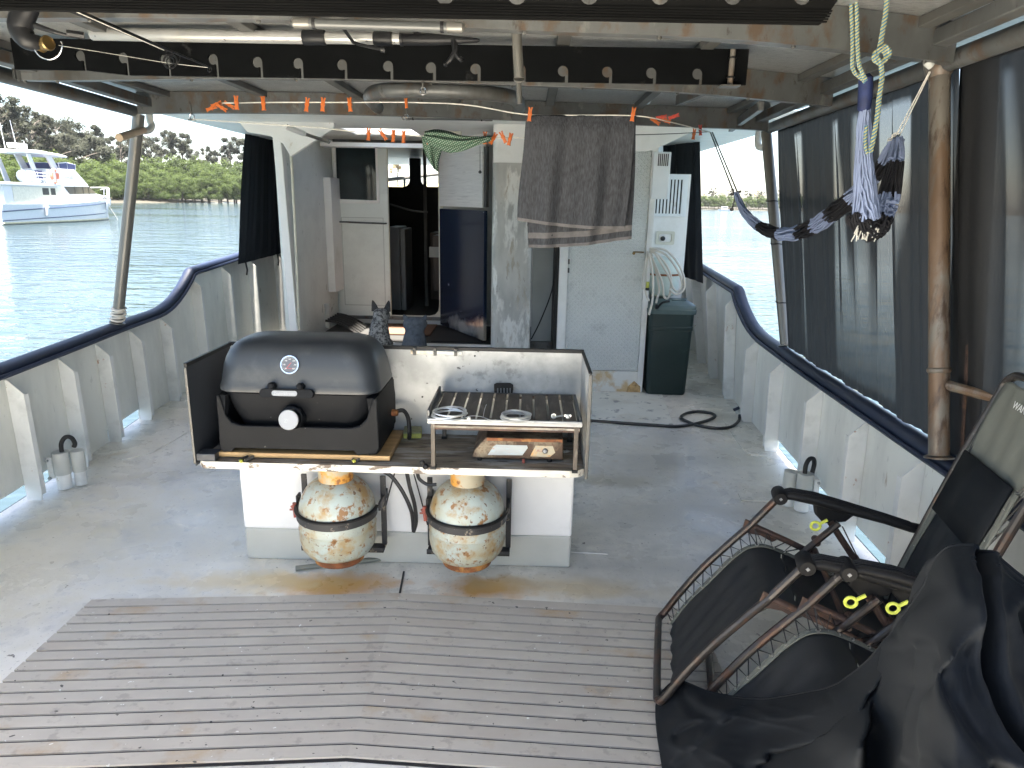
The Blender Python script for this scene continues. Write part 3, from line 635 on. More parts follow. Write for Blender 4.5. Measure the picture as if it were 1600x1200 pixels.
m = MB(); m.tube([(x, plate_y-.022, 2.01), (x, plate_y-.022, 2.135)], .011, 12); m.build('rack_hanger', m_post, Tk, smooth=True)
for z in (2.035, 2.105): m = MB(); m.tube([(x+.014*math.cos(a), plate_y-.022+.014*math.sin(a), z) for a in [k*math.pi/5 for k in range(10)]], .003, 5, closed=True); m.build('cable_tie', m_black, Tk)
m = MB(); m.b2((x-.04, plate_y-.05, 2.0), (x+.035, plate_y+.01, 2.006)); m.build('hanger_foot', m_alu, Tk, bevel=.002)
# near rack, ribbed board with holes
Tn = thing('rod_rack', 'ribbed dark rod rack board nearest overhead, crossing the top of the view', 'rod rack', (-.2, 1.7, 1.98))
py = 1.7; holes = []
for px_ in (695, 808, 921, 1032, 1146, 1255): 
    p = at(px_, -9, 'y', py); holes.append([(p.x+.021*math.cos(rad(a)), p.z+.021*math.sin(rad(a))) for a in range(360, 0, -24)])
zlo = at(640, 25, 'y', py).z; zr_ = at(1283, 37, 'y', py)
zz = lambda x_: at(800, 30, 'y', py).z + (x_-0)*(-.004)
m = MB(); m.poly([(-1.75, zz(-1.75)), (zr_.x, zr_.z), (zr_.x+.055, zr_.z+.085), (zr_.x+.055, 2.10), (-1.75, 2.10)], (0, py, 0), (1, 0, 0), (0, 0, 1), -.016, holes); m.build('rack_board', m_ribbed, Tn)
for k in range(5):
    z = .0035+k*.0055; m = MB(); m.bar((-1.75, py-.001, zz(-1.75)+z), (zr_.x+.01+z*.4, py-.001, zr_.z+z), .0045, .0032); m.build('ridge', m_ribbed, Tn)

# ------------------------------------------------------------------ boat hook
A = at(143, 53, 'y', 2.84); B = at(737, 63, 'y', 2.84); ax = (B-A); Lh = ax.length; 
Th = thing('boat_hook', 'scuffed silver telescopic boat hook with black joints hung along the rod rack', 'boat hook', A)
f = lambda x: A.lerp(B, (x-143)/(737-143))
for a, b, r, mt, nm in ((143, 475, .0235, m_pole, 'outer_tube'), (475, 510, .027, m_black, 'lock_collar'), (510, 585, .0215, m_pole, 'middle_tube'), (585, 614, .0255, m_black, 'lock_collar'), (614, 627, .020, m_pole, 'inner_tube')):
    m = MB(); m.lathe([(r*.93, 0), (r, .004), (r, (f(b)-f(a)).length-.004), (r*.93, (f(b)-f(a)).length)], f(a), ax, 16); m.build(nm, mt, Th, smooth=True)
m = MB(); m.lathe([(.024, 0), (.025, .01), (.022, .015), (.021, .12), (.014, .22), (.008, .29), (.004, .30)], f(626), ax, 14)
hp = f(708); m.tube(catmull([hp+Vector((0, -.005, 0)), hp+Vector((.01, -.012, -.035)), hp+Vector((-.005, -.012, -.065)), hp+Vector((-.025, -.01, -.085))], 4), [.012]*5+[.010]*5+[.008]*3, 8)
m.tube(catmull([hp+Vector((.008, -.012, -.045)), hp+Vector((.02, -.012, -.062)), hp+Vector((.03, -.012, -.068))], 4), .008, 8)
for q in (hp+Vector((-.027, -.01, -.087)), hp+Vector((.032, -.012, -.069))): m.lathe([(.001, -.010), (.008, -.006), (.010, 0), (.008, .006), (.001, .010)], q, (0, 0, 1), 8)
m.build('hook_head', m_black, Th, smooth=True)
Ts = tag(MB().tube([at(524, 27, 'y', 2.55), at(552, 66, 'y', 2.8), at(563, 70, 'y', 2.8), at(595, 77, 'y', 2.8)], .006, 8).lathe([(.002, 0), (.01, .003), (.01, .02), (.003, .024)], at(594, 77, 'y', 2.8), (1, 0, -.2), 8).build('support_hook', m_black, smooth=True, base=at(524, 27, 'y', 2.55)), 'thin black bent hook holding the boat hook up', 'hook')
# lamp tubes
def lamp(pa, pb, ax_, v, r, lbl):
    a = at(*pa, ax_, v); b = at(*pb, ax_, v); T = thing('tube_lamp', lbl, 'lamp', a); d = b-a; Ld = d.length
    m = MB(); m.lathe([(r, 0), (r, Ld)], a, d, 14); m.build('lamp_tube', m_light, T, smooth=True)
    for q, s in ((a, 1), (b, -1)): m = MB(); m.lathe([(r*.5, -.02*s), (r*1.1, -.012*s), (r*1.12, .03*s), (r*.98, .034*s)], q, d*1, 12); m.build('end_cap', m_postg, T, smooth=True)
    for fq in (.1, .9): c = a.lerp(b, fq); m = MB(); m.lathe([(r*1.02, -.005), (r*1.12, -.005), (r*1.12, .005), (r*1.02, .005)], c, d, 14, caps=False); m.build('strap', m_black, T)
lamp((466, 36), (716, 43), 'y', 2.20, .014, 'clear tube lamp with two black straps under the aft canopy beam')
lamp((632, 183), (766, 185), 'y', 4.75, .016, 'grey tube lamp under the forward canopy beam above the cabin door')
# fishing rod and reel
Tf = thing('fishing_rod', 'black fishing rod and reel slung under the canopy at the upper left', 'fishing rod', at(50, 0, 'y', 2.3))
A, B = at(95, 8, 'y', 2.05), at(330, 106, 'y', 2.65)
m = MB(); m.tube([A, A.lerp(B, .35), A.lerp(B, .7), B], [.0095, .007, .0045, .0025], 8); m.build('blank', m_black, Tf, smooth=True)
m = MB(); m.tube([A+Vector((.02, 0, -.008)), A.lerp(B, .62)+Vector((.002, -.002, -.007))], .0016, 5); m.build('line_trace', m_line, Tf)
for fq, r in ((.70, .018), (.66, .012), (.985, .008)):
    c = A.lerp(B, fq)+Vector((0, 0, -r)); m = MB(); m.tube([c+Vector((r*math.cos(a), .3*r*math.sin(a), r*math.sin(a))) for a in [k*math.pi/7 for k in range(14)]], .0016, 5, closed=True); m.build('guide_ring', m_black, Tf)
m = MB(); c = at(266, 96, 'y', 2.6)
for r in (.013, .022, .025): m.tube([c+Vector((r*math.cos(a), .25*r*math.sin(a), r*math.sin(a))) for a in [k*math.pi/8 for k in range(16)]], .0018, 5, closed=True)
m.build('stripper_guide', m_black, Tf)
R0 = at(48, 42, 'y', 2.1)
m = MB(); m.tube(catmull([at(54, 6, 'y', 2.1), at(38, 22, 'y', 2.1), at(32, 45, 'y', 2.1), at(45, 64, 'y', 2.1), at(66, 66, 'y', 2.12)], 5), [.014, .02, .024, .027, .029, .030, .031, .032, .032, .032, .031, .030, .030, .029, .028, .026, .024, .022, .02, .018, .016], 12); m.build('reel_body', m_black, Tf, smooth=True)
ax = (at(90, 62, 'y', 2.1)-at(55, 70, 'y', 2.14)); m = MB(); m.lathe([(.018, 0), (.021, .005), (.016, .008), (.015, .026), (.019, .030), (.019, .034)], at(62, 70, 'y', 2.12), ax, 18); m.build('spool', m_brass, Tf, smooth=True)
m = MB(); m.lathe([(.019, .0345), (.0205, .038), (.018, .042), (.016, .042)], at(62, 70, 'y', 2.12), ax, 18, caps=False); m.lathe([(.016, .030), (.001, .030)], at(62, 70, 'y', 2.12), ax, 18, caps=False); m.build('spool_rim', m_brass, Tf, smooth=True)
m = MB(); m.tube(catmull([at(51, 73, 'y', 2.1), at(62, 88, 'y', 2.1), at(78, 93, 'y', 2.1), at(92, 86, 'y', 2.1), at(97, 72, 'y', 2.1), at(95, 65, 'y', 2.1)], 4), .0018, 6); m.build('bail_wire', m_chrome, Tf)
m = MB(); m.tube([at(55, 40, 'y', 2.08), at(85, 50, 'y', 2.08), at(108, 56, 'y', 2.1)], [.008, .006, .004], 8); m.tube([at(104, 52, 'y', 2.1), at(132, 56, 'y', 2.12)], .010, 8); m.build('reel_handle', m_black, Tf, smooth=True)
m = MB(); m.tube(catmull([at(92, 71, 'y', 2.1), at(180, 85, 'y', 2.4), at(260, 98, 'y', 2.6), at(330, 106, 'y', 2.65)], 4), .0009, 4); m.build('fishing_line', m_line, Tf)
# ================================================================== CABIN
Tb = thing('boat_cabin', 'white and grey-green boat cabin with a sliding door standing open to a dark wheelhouse', 'cabin', (-.5, 7.4, 0))
def bp(name, mt, a, b, bevel=.003, par_=None):
    m = MB(); m.b2(a, b); return m.build(name, mt, par_ or Tb, bevel=bevel)
Yd = 7.4
# low platform inside the alcove and its white riser
bp('alcove_floor', m_mat2, (-2.05, 6.38, .0), (.20, 7.40, .245)); bp('riser', m_white, (-2.05, 6.355, 0), (.20, 6.378, .250))
bp('doormat', m_matb, (-1.52, 6.75, .246), (-.95, 7.34, .262)); bp('floor_mat', m_mat2, (-.90, 6.45, .247), (-.40, 7.0, .256))
m = MB()
for k in range(6):
    P = [Vector((-2.0+.05*k+.02*math.sin(t*3), 6.95+.07*k+t*.02, .27+.11*math.sin(t*1.6)*(1-k*.1))) for t in [j*.2 for j in range(10)]]
    P = [Vector((-1.98+j*.045, 6.72+k*.085, .252+.13*max(0, math.cos(j*.22))-.0)) for j in range(8)]
    m.tube(P, .012, 6)
m.build('rolled_mat', m_mat2, Tb, smooth=True)
# port side wall of the alcove, its white leading post and arch
m = MB(); m.b2((-2.10, 5.93, 0), (-2.03, Yd+.1, 2.25)); m.build('side_wall', m_door, Tb, bevel=.003)
bp('wall_locker', m_white, (-2.03, 7.05, .62), (-1.955, 7.38, 1.75), .006)
m = MB(); m.loft([[Vector((x, y, z)) for x, y in ((xc-.034, 5.87), (xc+.034, 5.87), (xc+.034, 5.95), (xc-.034, 5.95))] for z, xc in ((0, -2.02), (.44, -2.012), (2.02, -2.052))]); m.build('corner_post', m_white, Tb, bevel=.006)
# arch strip, cream inner edge
Pz = [at(x, y, 'y', 5.9) for x, y in ((467, 515), (463, 400), (458, 300), (455, 245), (450, 228), (440, 220))]
m = MB(); m.tube(catmull(Pz, 5), .012, 8); m.build('arch_trim', m_cream, Tb, smooth=True)
# roof of the cabin with its white fascia and curved bracket
m = MB(); m.b2((-2.75, 4.70, 2.285), (1.95, 5.3, 2.31)); m.b2((-2.75, 5.15, 2.13), (1.90, 6.2, 2.2)); m.b2((-2.75, 6.2, 2.13), (-1.62, 6.8, 2.2)); m.b2((-1.02, 6.2, 2.13), (1.90, 6.8, 2.2)); m.b2((-2.75, 6.8, 2.13), (1.90, 12.3, 2.2)); m.build('cabin_roof', m_white, Tb, bevel=.01)  # added: high strip blocks stray sun, gap over the alcove lets light in
o5 = lambda pts, y: [(at(a, b, 'y', y).x, at(a, b, 'y', y).z) for a, b in pts]
m = MB(); m.poly(o5([(283, 178), (366, 184), (384, 206), (420, 212), (440, 224), (452, 244), (520, 200), (520, 168), (283, 165)], 5.75)[::-1], (0, 5.78, 0), (1, 0, 0), (0, 0, 1), -.05); m.build('fascia_bracket', m_white, Tb, bevel=.004)
m = MB(); m.poly(o5([(820, 186), (820, 233), (1010, 236), (1022, 234), (1095, 200), (1200, 205), (1200, 190)], 5.60)[::-1], (0, 5.60, 0), (1, 0, 0), (0, 0, 1), -.04); m.build('fascia_bracket', m_white, Tb, bevel=.004)
bp('soffit_light', m_white, (-2.0, 6.9, 2.03), (-1.02, 7.05, 2.07))
# bulkhead
X = lambda px, y=Yd: at(px, 350, 'y', y).x
Zt = 2.2
bp('bulkhead', m_door, (-2.05, Yd, 0), (-2.0, Yd+.04, Zt+.02), 0)
bp('bulkhead', m_door, (-2.05, Yd+.02, 2.215), (.4, Yd+.06, 2.35), 0)
bp('bulkhead', m_white, (-2.0, Yd, .25), (.35, Yd+.04, .315), 0)
bp('bulkhead', m_white, (-.90, Yd+.01, .315), (.35, Yd+.05, 2.2), 0)
bp('door_track', m_alu, (-2.0, Yd-.05, .30), (-.90, Yd-.002, .335)); bp('door_track', m_alu, (-2.0, Yd-.06, 2.10), (-.80, Yd-.004, 2.16)); bp('header', m_door, (-2.0, Yd-.004, 2.16), (.35, Yd+.03, 2.25), 0)
# sliding door
D0, D1 = -2.0, -1.46
win = o5([(524, 224), (586, 224), (589, 313), (527, 311)], Yd-.03)
m = MB(); m.poly([(D0, .335), (D1, .335), (D1, 2.10), (D0, 2.10)], (0, Yd, 0), (1, 0, 0), (0, 0, 1), .03, [win]); dr = m.build('door', m_door, Tb, bevel=.002)
m = MB(); m.poly(win, (0, Yd-.012, 0), (1, 0, 0), (0, 0, 1), .006); m.build('door_glass', m_glassd, dr)
wx0, wx1, wz0, wz1 = min(p[0] for p in win), max(p[0] for p in win), min(p[1] for p in win), max(p[1] for p in win)
fo = [(wx0-.03, wz0-.04), (wx1+.03, wz0-.03), (wx1+.02, wz1+.03), (wx0-.035, wz1+.03)]
m = MB(); m.poly(fo, (0, Yd-.031, 0), (1, 0, 0), (0, 0, 1), .008, [win]); m.build('window_frame', m_white, dr, bevel=.002)
for a, b in (((D0+.05, 1.36), (D1-.05, 1.366)), ((D0+.05, .45), (D0+.055, 1.36)), ((D1-.055, .45), (D1-.05, 1.36)), ((D0+.05, .445), (D1-.05, .452))):
    m = MB(); m.b2((a[0], Yd-.036, a[1]), (b[0], Yd-.029, b[1])); m.build('panel_bead', m_greyband, dr)
za = at(560, 347, 'y', Yd-.07).z
m = MB(); m.tube([(D0-.02, Yd-.035, za), (D0-.01, Yd-.085, za), (D1-.03, Yd-.085, za-.01), (D1-.02, Yd-.035, za-.01)], .009, 8); m.build('door_rail', m_alu, dr, smooth=True)
# door opening frame with rounded lower corner
m = MB(); o = [(-1.47, .30), (-.885, .30), (-.885, 2.22), (-1.47, 2.22)]
hole = [(-1.452, .345), (-1.04, .345), (-.98, .36), (-.945, .40), (-.935, .45), (-.935, 2.12), (-1.452, 2.12)]
m.poly(o, (0, Yd+.005, 0), (1, 0, 0), (0, 0, 1), .028, [hole]); m.build('door_frame', m_cream, Tb, bevel=.004)
# wheelhouse behind: dark shell with forward windows
Yf = 10.4
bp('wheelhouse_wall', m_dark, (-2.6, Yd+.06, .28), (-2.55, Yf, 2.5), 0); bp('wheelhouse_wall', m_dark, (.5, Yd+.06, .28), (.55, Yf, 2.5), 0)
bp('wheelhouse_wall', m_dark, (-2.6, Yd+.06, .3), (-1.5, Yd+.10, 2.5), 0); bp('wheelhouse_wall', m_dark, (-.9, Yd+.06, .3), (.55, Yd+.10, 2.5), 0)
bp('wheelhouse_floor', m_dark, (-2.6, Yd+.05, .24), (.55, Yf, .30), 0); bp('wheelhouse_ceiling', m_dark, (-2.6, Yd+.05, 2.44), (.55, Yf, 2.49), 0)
wr = []
wc = [at(614, 258, 'y', Yf), at(685, 258, 'y', Yf)]
h1 = rr_at(wc[0].x-.02, wc[0].z, .26, .30, .10); a_ = at(657, 258, 'y', Yf).x; h2 = rr_at(a_+.26, wc[0].z+.01, .26, .30, .10)
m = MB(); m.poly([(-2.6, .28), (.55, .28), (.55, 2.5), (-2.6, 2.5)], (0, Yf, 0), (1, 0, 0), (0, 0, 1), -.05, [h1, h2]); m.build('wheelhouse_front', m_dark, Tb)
for h in (h1, h2):
    c = (sum(p[0] for p in h)/len(h), sum(p[1] for p in h)/len(h)); o = [(c[0]+(p[0]-c[0])*1.06, c[1]+(p[1]-c[1])*1.05) for p in h]
    m = MB(); m.poly(o, (0, Yf-.002, 0), (1, 0, 0), (0, 0, 1), .012, [h]); m.build('front_window_frame', m_black, Tb)
# side decks' forward rail seen through the window
m = MB(); m.tube([at(604, 281, 'y', 12.2), at(700, 270, 'y', 12.8)], .03, 8); m.tube([at(632, 276, 'y', 12.4), at(632, 300, 'y', 12.4)], .02, 8)
m.build('bow_rail', m_alud, Tb, smooth=True)
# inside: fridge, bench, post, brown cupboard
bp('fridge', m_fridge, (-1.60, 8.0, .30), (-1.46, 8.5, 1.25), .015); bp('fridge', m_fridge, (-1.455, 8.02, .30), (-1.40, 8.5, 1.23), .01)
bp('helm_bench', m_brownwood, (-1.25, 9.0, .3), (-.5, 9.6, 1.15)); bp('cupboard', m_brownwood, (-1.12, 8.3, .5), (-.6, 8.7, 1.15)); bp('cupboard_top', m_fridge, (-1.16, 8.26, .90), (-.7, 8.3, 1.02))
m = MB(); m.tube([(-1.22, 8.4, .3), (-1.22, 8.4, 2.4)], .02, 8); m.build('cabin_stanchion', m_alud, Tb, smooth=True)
m = MB(); m.tube(catmull([(-1.6, 8.2, 1.5), (-1.45, 8.15, 1.46), (-1.3, 8.1, 1.43), (-1.15, 8.1, 1.42)], 4), .012, 6); m.build('helm_bench', m_alud, Tb)
# white board and chipped navy panel, set back to the left and forward to the right
A2, B2 = Vector((-.915, 7.30, 0)), Vector((-.385, 6.42, 0)); dv = (B2-A2); Lw = dv.length; dv.normalize()
def obl(name, mt, s0, s1, z0, z1, th=.03, z0b=None):
    m = MB(); m.poly([(s0, z0), (s1, z0 if z0b is None else z0b), (s1, z1), (s0, z1)], A2, dv, (0, 0, 1), -th); return m.build(name, mt, Tb, bevel=.003)
obl('white_board', m_whiteply, .0, Lw*.93, 1.495, 2.12); nv = obl('navy_panel', m_navyp, .0, Lw*.97, .27, 1.47, .035)
obl('board_edge', m_alud, Lw*.955, Lw*1.0, 1.50, 2.02); obl('lintel_board', m_white, -.1, Lw*1.05, 2.12, 2.2)
m = MB(); a = at(750, 228, 'y', 6.35); b = at(750, 266, 'y', 6.35); m.tube([a, b], .0025, 5); m.lathe([(.001, 0), (.014, .008), (.014, .02), (.004, .03)], b-Vector((0, 0, .03)), (0, 0, 1), 10)
tag(m.build('pull_cord', m_alud, smooth=True, base=a), 'thin pull cord with a small knob hanging on the white board', 'cord')
p = at(712, 204, 'y', 6.3); T = thing('junction_box', 'small cream electrical junction box above the checked tea towel', 'junction box', p)
m = MB(); m.box(p, (.10, .05, .075)); m.build('box', m_cream, T, bevel=.006); m = MB(); m.box(p+Vector((-.01, -.026, .012)), (.045, .01, .02)); m.build('switch', m_pvc, T, bevel=.002)
m = MB(); m.tube(catmull([p+Vector((-.02, 0, .03)), p+Vector((-.005, 0, .065)), p+Vector((.06, 0, .07)), p+Vector((.12, 0, .06))], 4), .005, 6); m.build('cable', m_blackr, T)
# column (weathered aluminium, round-cornered) below, white above
cxm = -.125; m = MB()
m.loft([ring(cxm, 5.78, z, .165, .14, .05, 4) for z in (0, .6, 1.2, 1.845)]); mast = tag(m.build('mast_column', m_mast, smooth=True, ang=.9), 'weathered aluminium mast column behind the steel bench', 'mast')
m = MB(); m.loft([ring(cxm, 5.78, z, .163, .138, .05, 4) for z in (1.846, 2.129)]); m.build('painted_head', m_white, mast, smooth=True, ang=.9)
# recess between column and locker
bp('recess_wall', m_greyband, (.05, 6.36, .0), (.30, 6.39, 2.1), 0); bp('recess_sill', m_alu, (.0, 6.0, .0), (.24, 6.05, .36)); bp('recess_edge', m_dark, (.235, 5.78, 0), (.262, 6.35, 1.95), 0)
m = MB(); m.tube(catmull([at(868, 415, 'y', 5.9), at(862, 455, 'y', 5.9), at(845, 500, 'y', 5.95), at(830, 530, 'y', 5.95)], 5), .006, 6); tag(m.build('cable', m_blackr, smooth=True, base=at(868, 415, 'y', 5.9)), 'black cable drooping in the dark recess beside the mast column', 'cable')
# tread-plate locker
Tl = thing('deck_locker', 'tall grey tread-plate locker with a white frame next to the green bin', 'locker', (.64, 5.7, 0))
lp = lambda n, mt, a, b, bv=.003: bp(n, mt, a, b, bv, Tl)
lp('locker_body', m_white, (.27, 5.74, .0), (1.0, 7.3, 2.10)); lp('door', m_tread, (.335, 5.712, .185), (.955, 5.738, 1.955), .004)
lp('frame', m_white, (.262, 5.70, .18), (.333, 5.738, 2.0)); lp('frame', m_white, (.957, 5.70, .0), (1.003, 5.738, 2.0)); lp('frame', m_white, (.262, 5.70, 1.957), (1.003, 5.739, 2.06)); lp('plinth', m_rustw, (.262, 5.705, .0), (.956, 5.739, .182))
m = MB(); m.poly([(.87, .0), (.99, .0), (.985, .055), (.93, .10), (.88, .05)], (0, 5.698, 0), (1, 0, 0), (0, 0, 1), -.01); m.build('corroded_foot', m_tan, Tl, bevel=.003)
for z in (1.02, 1.09): m = MB(); m.lathe([(.007, -.02), (.007, .02)], (.338, 5.695, z), (0, 0, 1), 8); m.build('hinge', m_alu, Tl)
hz = at(1000, 394, 'y', 5.69); m = MB(); m.tube([hz+Vector((-.055, 0, 0)), hz+Vector((.03, 0, 0))], .006, 8); m.lathe([(.012, 0), (.012, .01)], hz+Vector((-.05, .0, -.01)), (0, -1, 0), 10); m.build('latch', m_brass, Tl)
# vent cabinet to starboard with its louvres, hatch, tank
Tv = thing('vent_cabinet', 'white cabinet with a large louvred grille behind the coiled hose', 'cabinet', (1.17, 6.0, 0))
vp = lambda n, mt, a, b, bv=.003: bp(n, mt, a, b, bv, Tv)
vp('cabinet_body', m_white, (1.005, 6.03, 0), (1.345, 7.2, 1.80))
g0, g1 = at(1016, 278, 'y', 6.0), at(1072, 340, 'y', 6.0)
gx0, gx1, gz0, gz1 = 1.02, 1.275, 1.455, 1.765
m = MB(); m.poly([(gx0, gz0), (gx1+.045, gz0), (gx1+.045, gz1+.03), (gx0, gz1+.03)], (0, 6.02, 0), (1, 0, 0), (0, 0, 1), .012, [[(gx0+.015, gz0+.025), (gx1, gz0+.025), (gx1, gz1-.01), (gx0+.015, gz1-.01)]]); gr = m.build('grille_frame', m_ac, Tv, bevel=.003)
m = MB(); m.b2((gx0+.015, 6.024, gz0+.025), (gx1, 6.028, gz1-.01)); m.build('grille_back', m_dark, gr)
for k in range(8):
    x = gx0+.03+k*(gx1-gx0-.03)/8; m = MB(); m.bar((x+.006, 6.012, gz0+.02), (x+.006, 6.012, gz1-.005), .003, .018, (1, .35, 0)); m.box((x+.006, 6.012, (gz0+gz1)/2), (.011, .006, gz1-gz0-.03)); m.build('louvre', m_ac, gr)
hx, hz_ = at(1040, 372, 'y', 6.0).x, at(1040, 372, 'y', 6.0).z
m = MB(); m.poly(rr_at(hx, hz_, .078, .055, .01), (0, 6.027, 0), (1, 0, 0), (0, 0, 1), .012, [rr_at(hx, hz_, .055, .034, .02)]); m.build('hatch_frame', m_cream, Tv, bevel=.002)
m = MB(); m.box((hx, 6.027, hz_), (.10, .004, .06)); m.build('hatch_recess', m_white, Tv); m = MB(); m.lathe([(.02, 0), (.02, .012), (.010, .02)], (hx-.02, 6.022, hz_-.005), (0, -1, 0), 10); m.build('hatch_knob', m_blackr, Tv)
# small switch box with slots on the locker edge
a = at(1022, 237, 'y', 5.66); T = thing('vent_box', 'narrow white slotted box fixed high on the locker edge', 'vent box', a)
bx0, bx1, bz0, bz1 = at(1018, 300, 'y', 5.66).x, at(1045, 300, 'y', 5.66).x, at(1030, 311, 'y', 5.66).z, at(1030, 237, 'y', 5.66).z
m = MB(); m.b2((bx0, 5.665, bz0), (bx1, 5.74, bz1)); m.build('box', m_ac, T, bevel=.006)
for k in range(6): x = bx0+.035+k*.0145; m = MB(); m.b2((x, 5.662, bz1-.105), (x+.007, 5.667, bz1-.015)); m.build('slot', m_dark, T)
# tank
tc_ = at(1036, 433, 'y', 5.92); T = thing('water_tank', 'pale green pressure tank behind the coiled beige hose', 'tank', tc_)
m = MB(); m.lathe([(.02, -.17), (.07, -.165), (.115, -.14), (.135, -.09), (.135, .05), (.137, .052), (.137, .062), (.135, .064), (.13, .12), (.10, .16), (.05, .175), (.01, .178)], tc_, (0, 0, 1), 24); m.build('tank_shell', m_tank, T, smooth=True)
m = MB(); m.lathe([(.1365, -.0), (.142, .002), (.142, .016), (.1365, .018)], tc_+Vector((0, 0, .02)), (0, 0, 1), 24, caps=False); m.build('tank_band', m_rust, T, smooth=True)
# hose coil
hc = at(1022, 394, 'y', 5.64); T = thing('coiled_hose', 'beige hose looped over a hook above the green bin', 'hose', hc)
m = MB(); loops = [((1013, 394), (1010, 420), (1009, 455), (1014, 470)), ((1016, 392), (1024, 420), (1030, 450), (1026, 470), (1022, 490)), ((1015, 391), (1034, 404), (1048, 430), (1046, 462), (1038, 464), (1034, 440), (1018, 400)),
 ((1016, 390), (1040, 398), (1060, 425), (1066, 445), (1060, 455), (1052, 450), (1044, 430), (1024, 396)), ((1015, 388), (1042, 392), (1064, 420), (1070, 448), (1058, 460), (1046, 452)), ((1012, 392), (1006, 425), (1004, 452)), ((1014, 396), (1020, 430), (1020, 465), (1014, 492))]
for i, lp_ in enumerate(loops):
    m.tube(catmull([at(x, y, 'y', 5.66-.012*i) for x, y in lp_], 6), .0095, 7)
m.build('hose_loops', m_hose, T, smooth=True)
q = at(1012, 444, 'y', 5.6); m = MB(); m.lathe([(.012, -.03), (.014, -.025), (.014, .015), (.011, .02)], q, (0, 0, 1), 12); m.build('connector', m_yel, T, smooth=True)
m = MB(); m.lathe([(.013, 0), (.016, .004), (.016, .018), (.012, .022)], q-Vector((0, 0, .05)), (0, 0, 1), 12); m.build('connector_base', m_black, T)
# wheelie-style bin
bx, by = 1.195, 5.79; T = thing('rubbish_bin', 'dark green plastic bin with a grey hinged lid beside the locker', 'bin', (bx, by, 0))
m = MB(); m.loft([ring(bx, by, z, hx_, hy_, .035) for z, hx_, hy_ in ((.003, .158, .145), (.02, .163, .150), (.55, .176, .165), (.555, .180, .169), (.58, .181, .170), (.585, .178, .167), (.71, .182, .172))]); m.build('bin_body', m_bin, T, smooth=True, ang=.5)
m = MB(); m.loft([ring(bx, by, z, hx_, hy_, r_) for z, hx_, hy_, r_ in ((.690, .196, .186, .045), (.722, .199, .190, .045), (.728, .193, .184, .045), (.75, .193, .184, .045), (.762, .187, .178, .045), (.785, .15, .13, .05), (.792, .09, .07, .05))]); m.build('bin_lid', m_binlid, T, smooth=True, ang=.5)
m = MB(); m.poly([(-.05, -.06), (.07, -.06), (.10, .05), (-.03, .06)], (bx+.05, by-.03, .787), (1, 0, 0), (0, 1, -.0), .012); m.build('lid_panel', m_binlid, T, bevel=.006)
m = MB(); m.tube(catmull([(bx-.13, by-.185, .74), (bx-.10, by-.20, .785), (bx-.04, by-.19, .798)], 4), .009, 8); m.lathe([(.015, 0), (.02, .005), (.02, .02)], (bx-.15, by-.185, .75), (1, 0, 0), 8); m.build('lid_handle', m_black, T)
# cane and pipe on the port wall
P = [at(x, y, 'y', 7.1) for x, y in ((498, 482), (494, 420), (490, 365), (491, 352), (498, 347), (507, 350), (512, 360), (513, 373))]
tag(MB().tube(catmull(P, 5), .017, 10).build('walking_cane', m_hose, smooth=True, base=P[0]), 'cream hooked cane hanging on the cabin wall left of the door', 'cane')
P = [at(512, 512, 'y', 6.9), at(511, 480, 'y', 6.9)]; T = thing('stub_pipe', 'short white capped pipe standing at the foot of the sliding door', 'pipe', P[0])
MB().tube(P, .028, 14).build('pipe', m_pvc, T, smooth=True); MB().tube([P[1], P[1]+Vector((0, 0, .035))], .034, 14).build('pipe_cap', m_pvc, T, smooth=True)
a, b = at(445, 197, 'y', 5.2), at(475, 209, 'y', 5.45); c = at(512, 221, 'y', 5.75)
T = thing('awning_arm', 'white and grey arm reaching in under the cabin roof at the port post', 'arm', a)
MB().tube([a, b], .020, 10).build('sleeve', m_white, T, smooth=True); MB().tube([b, c], .013, 10).build('rod', m_postg, T, smooth=True); MB().lathe([(.016, 0), (.018, .01), (.010, .02)], c, c-b, 10).build('rod_end', m_chrome, T)

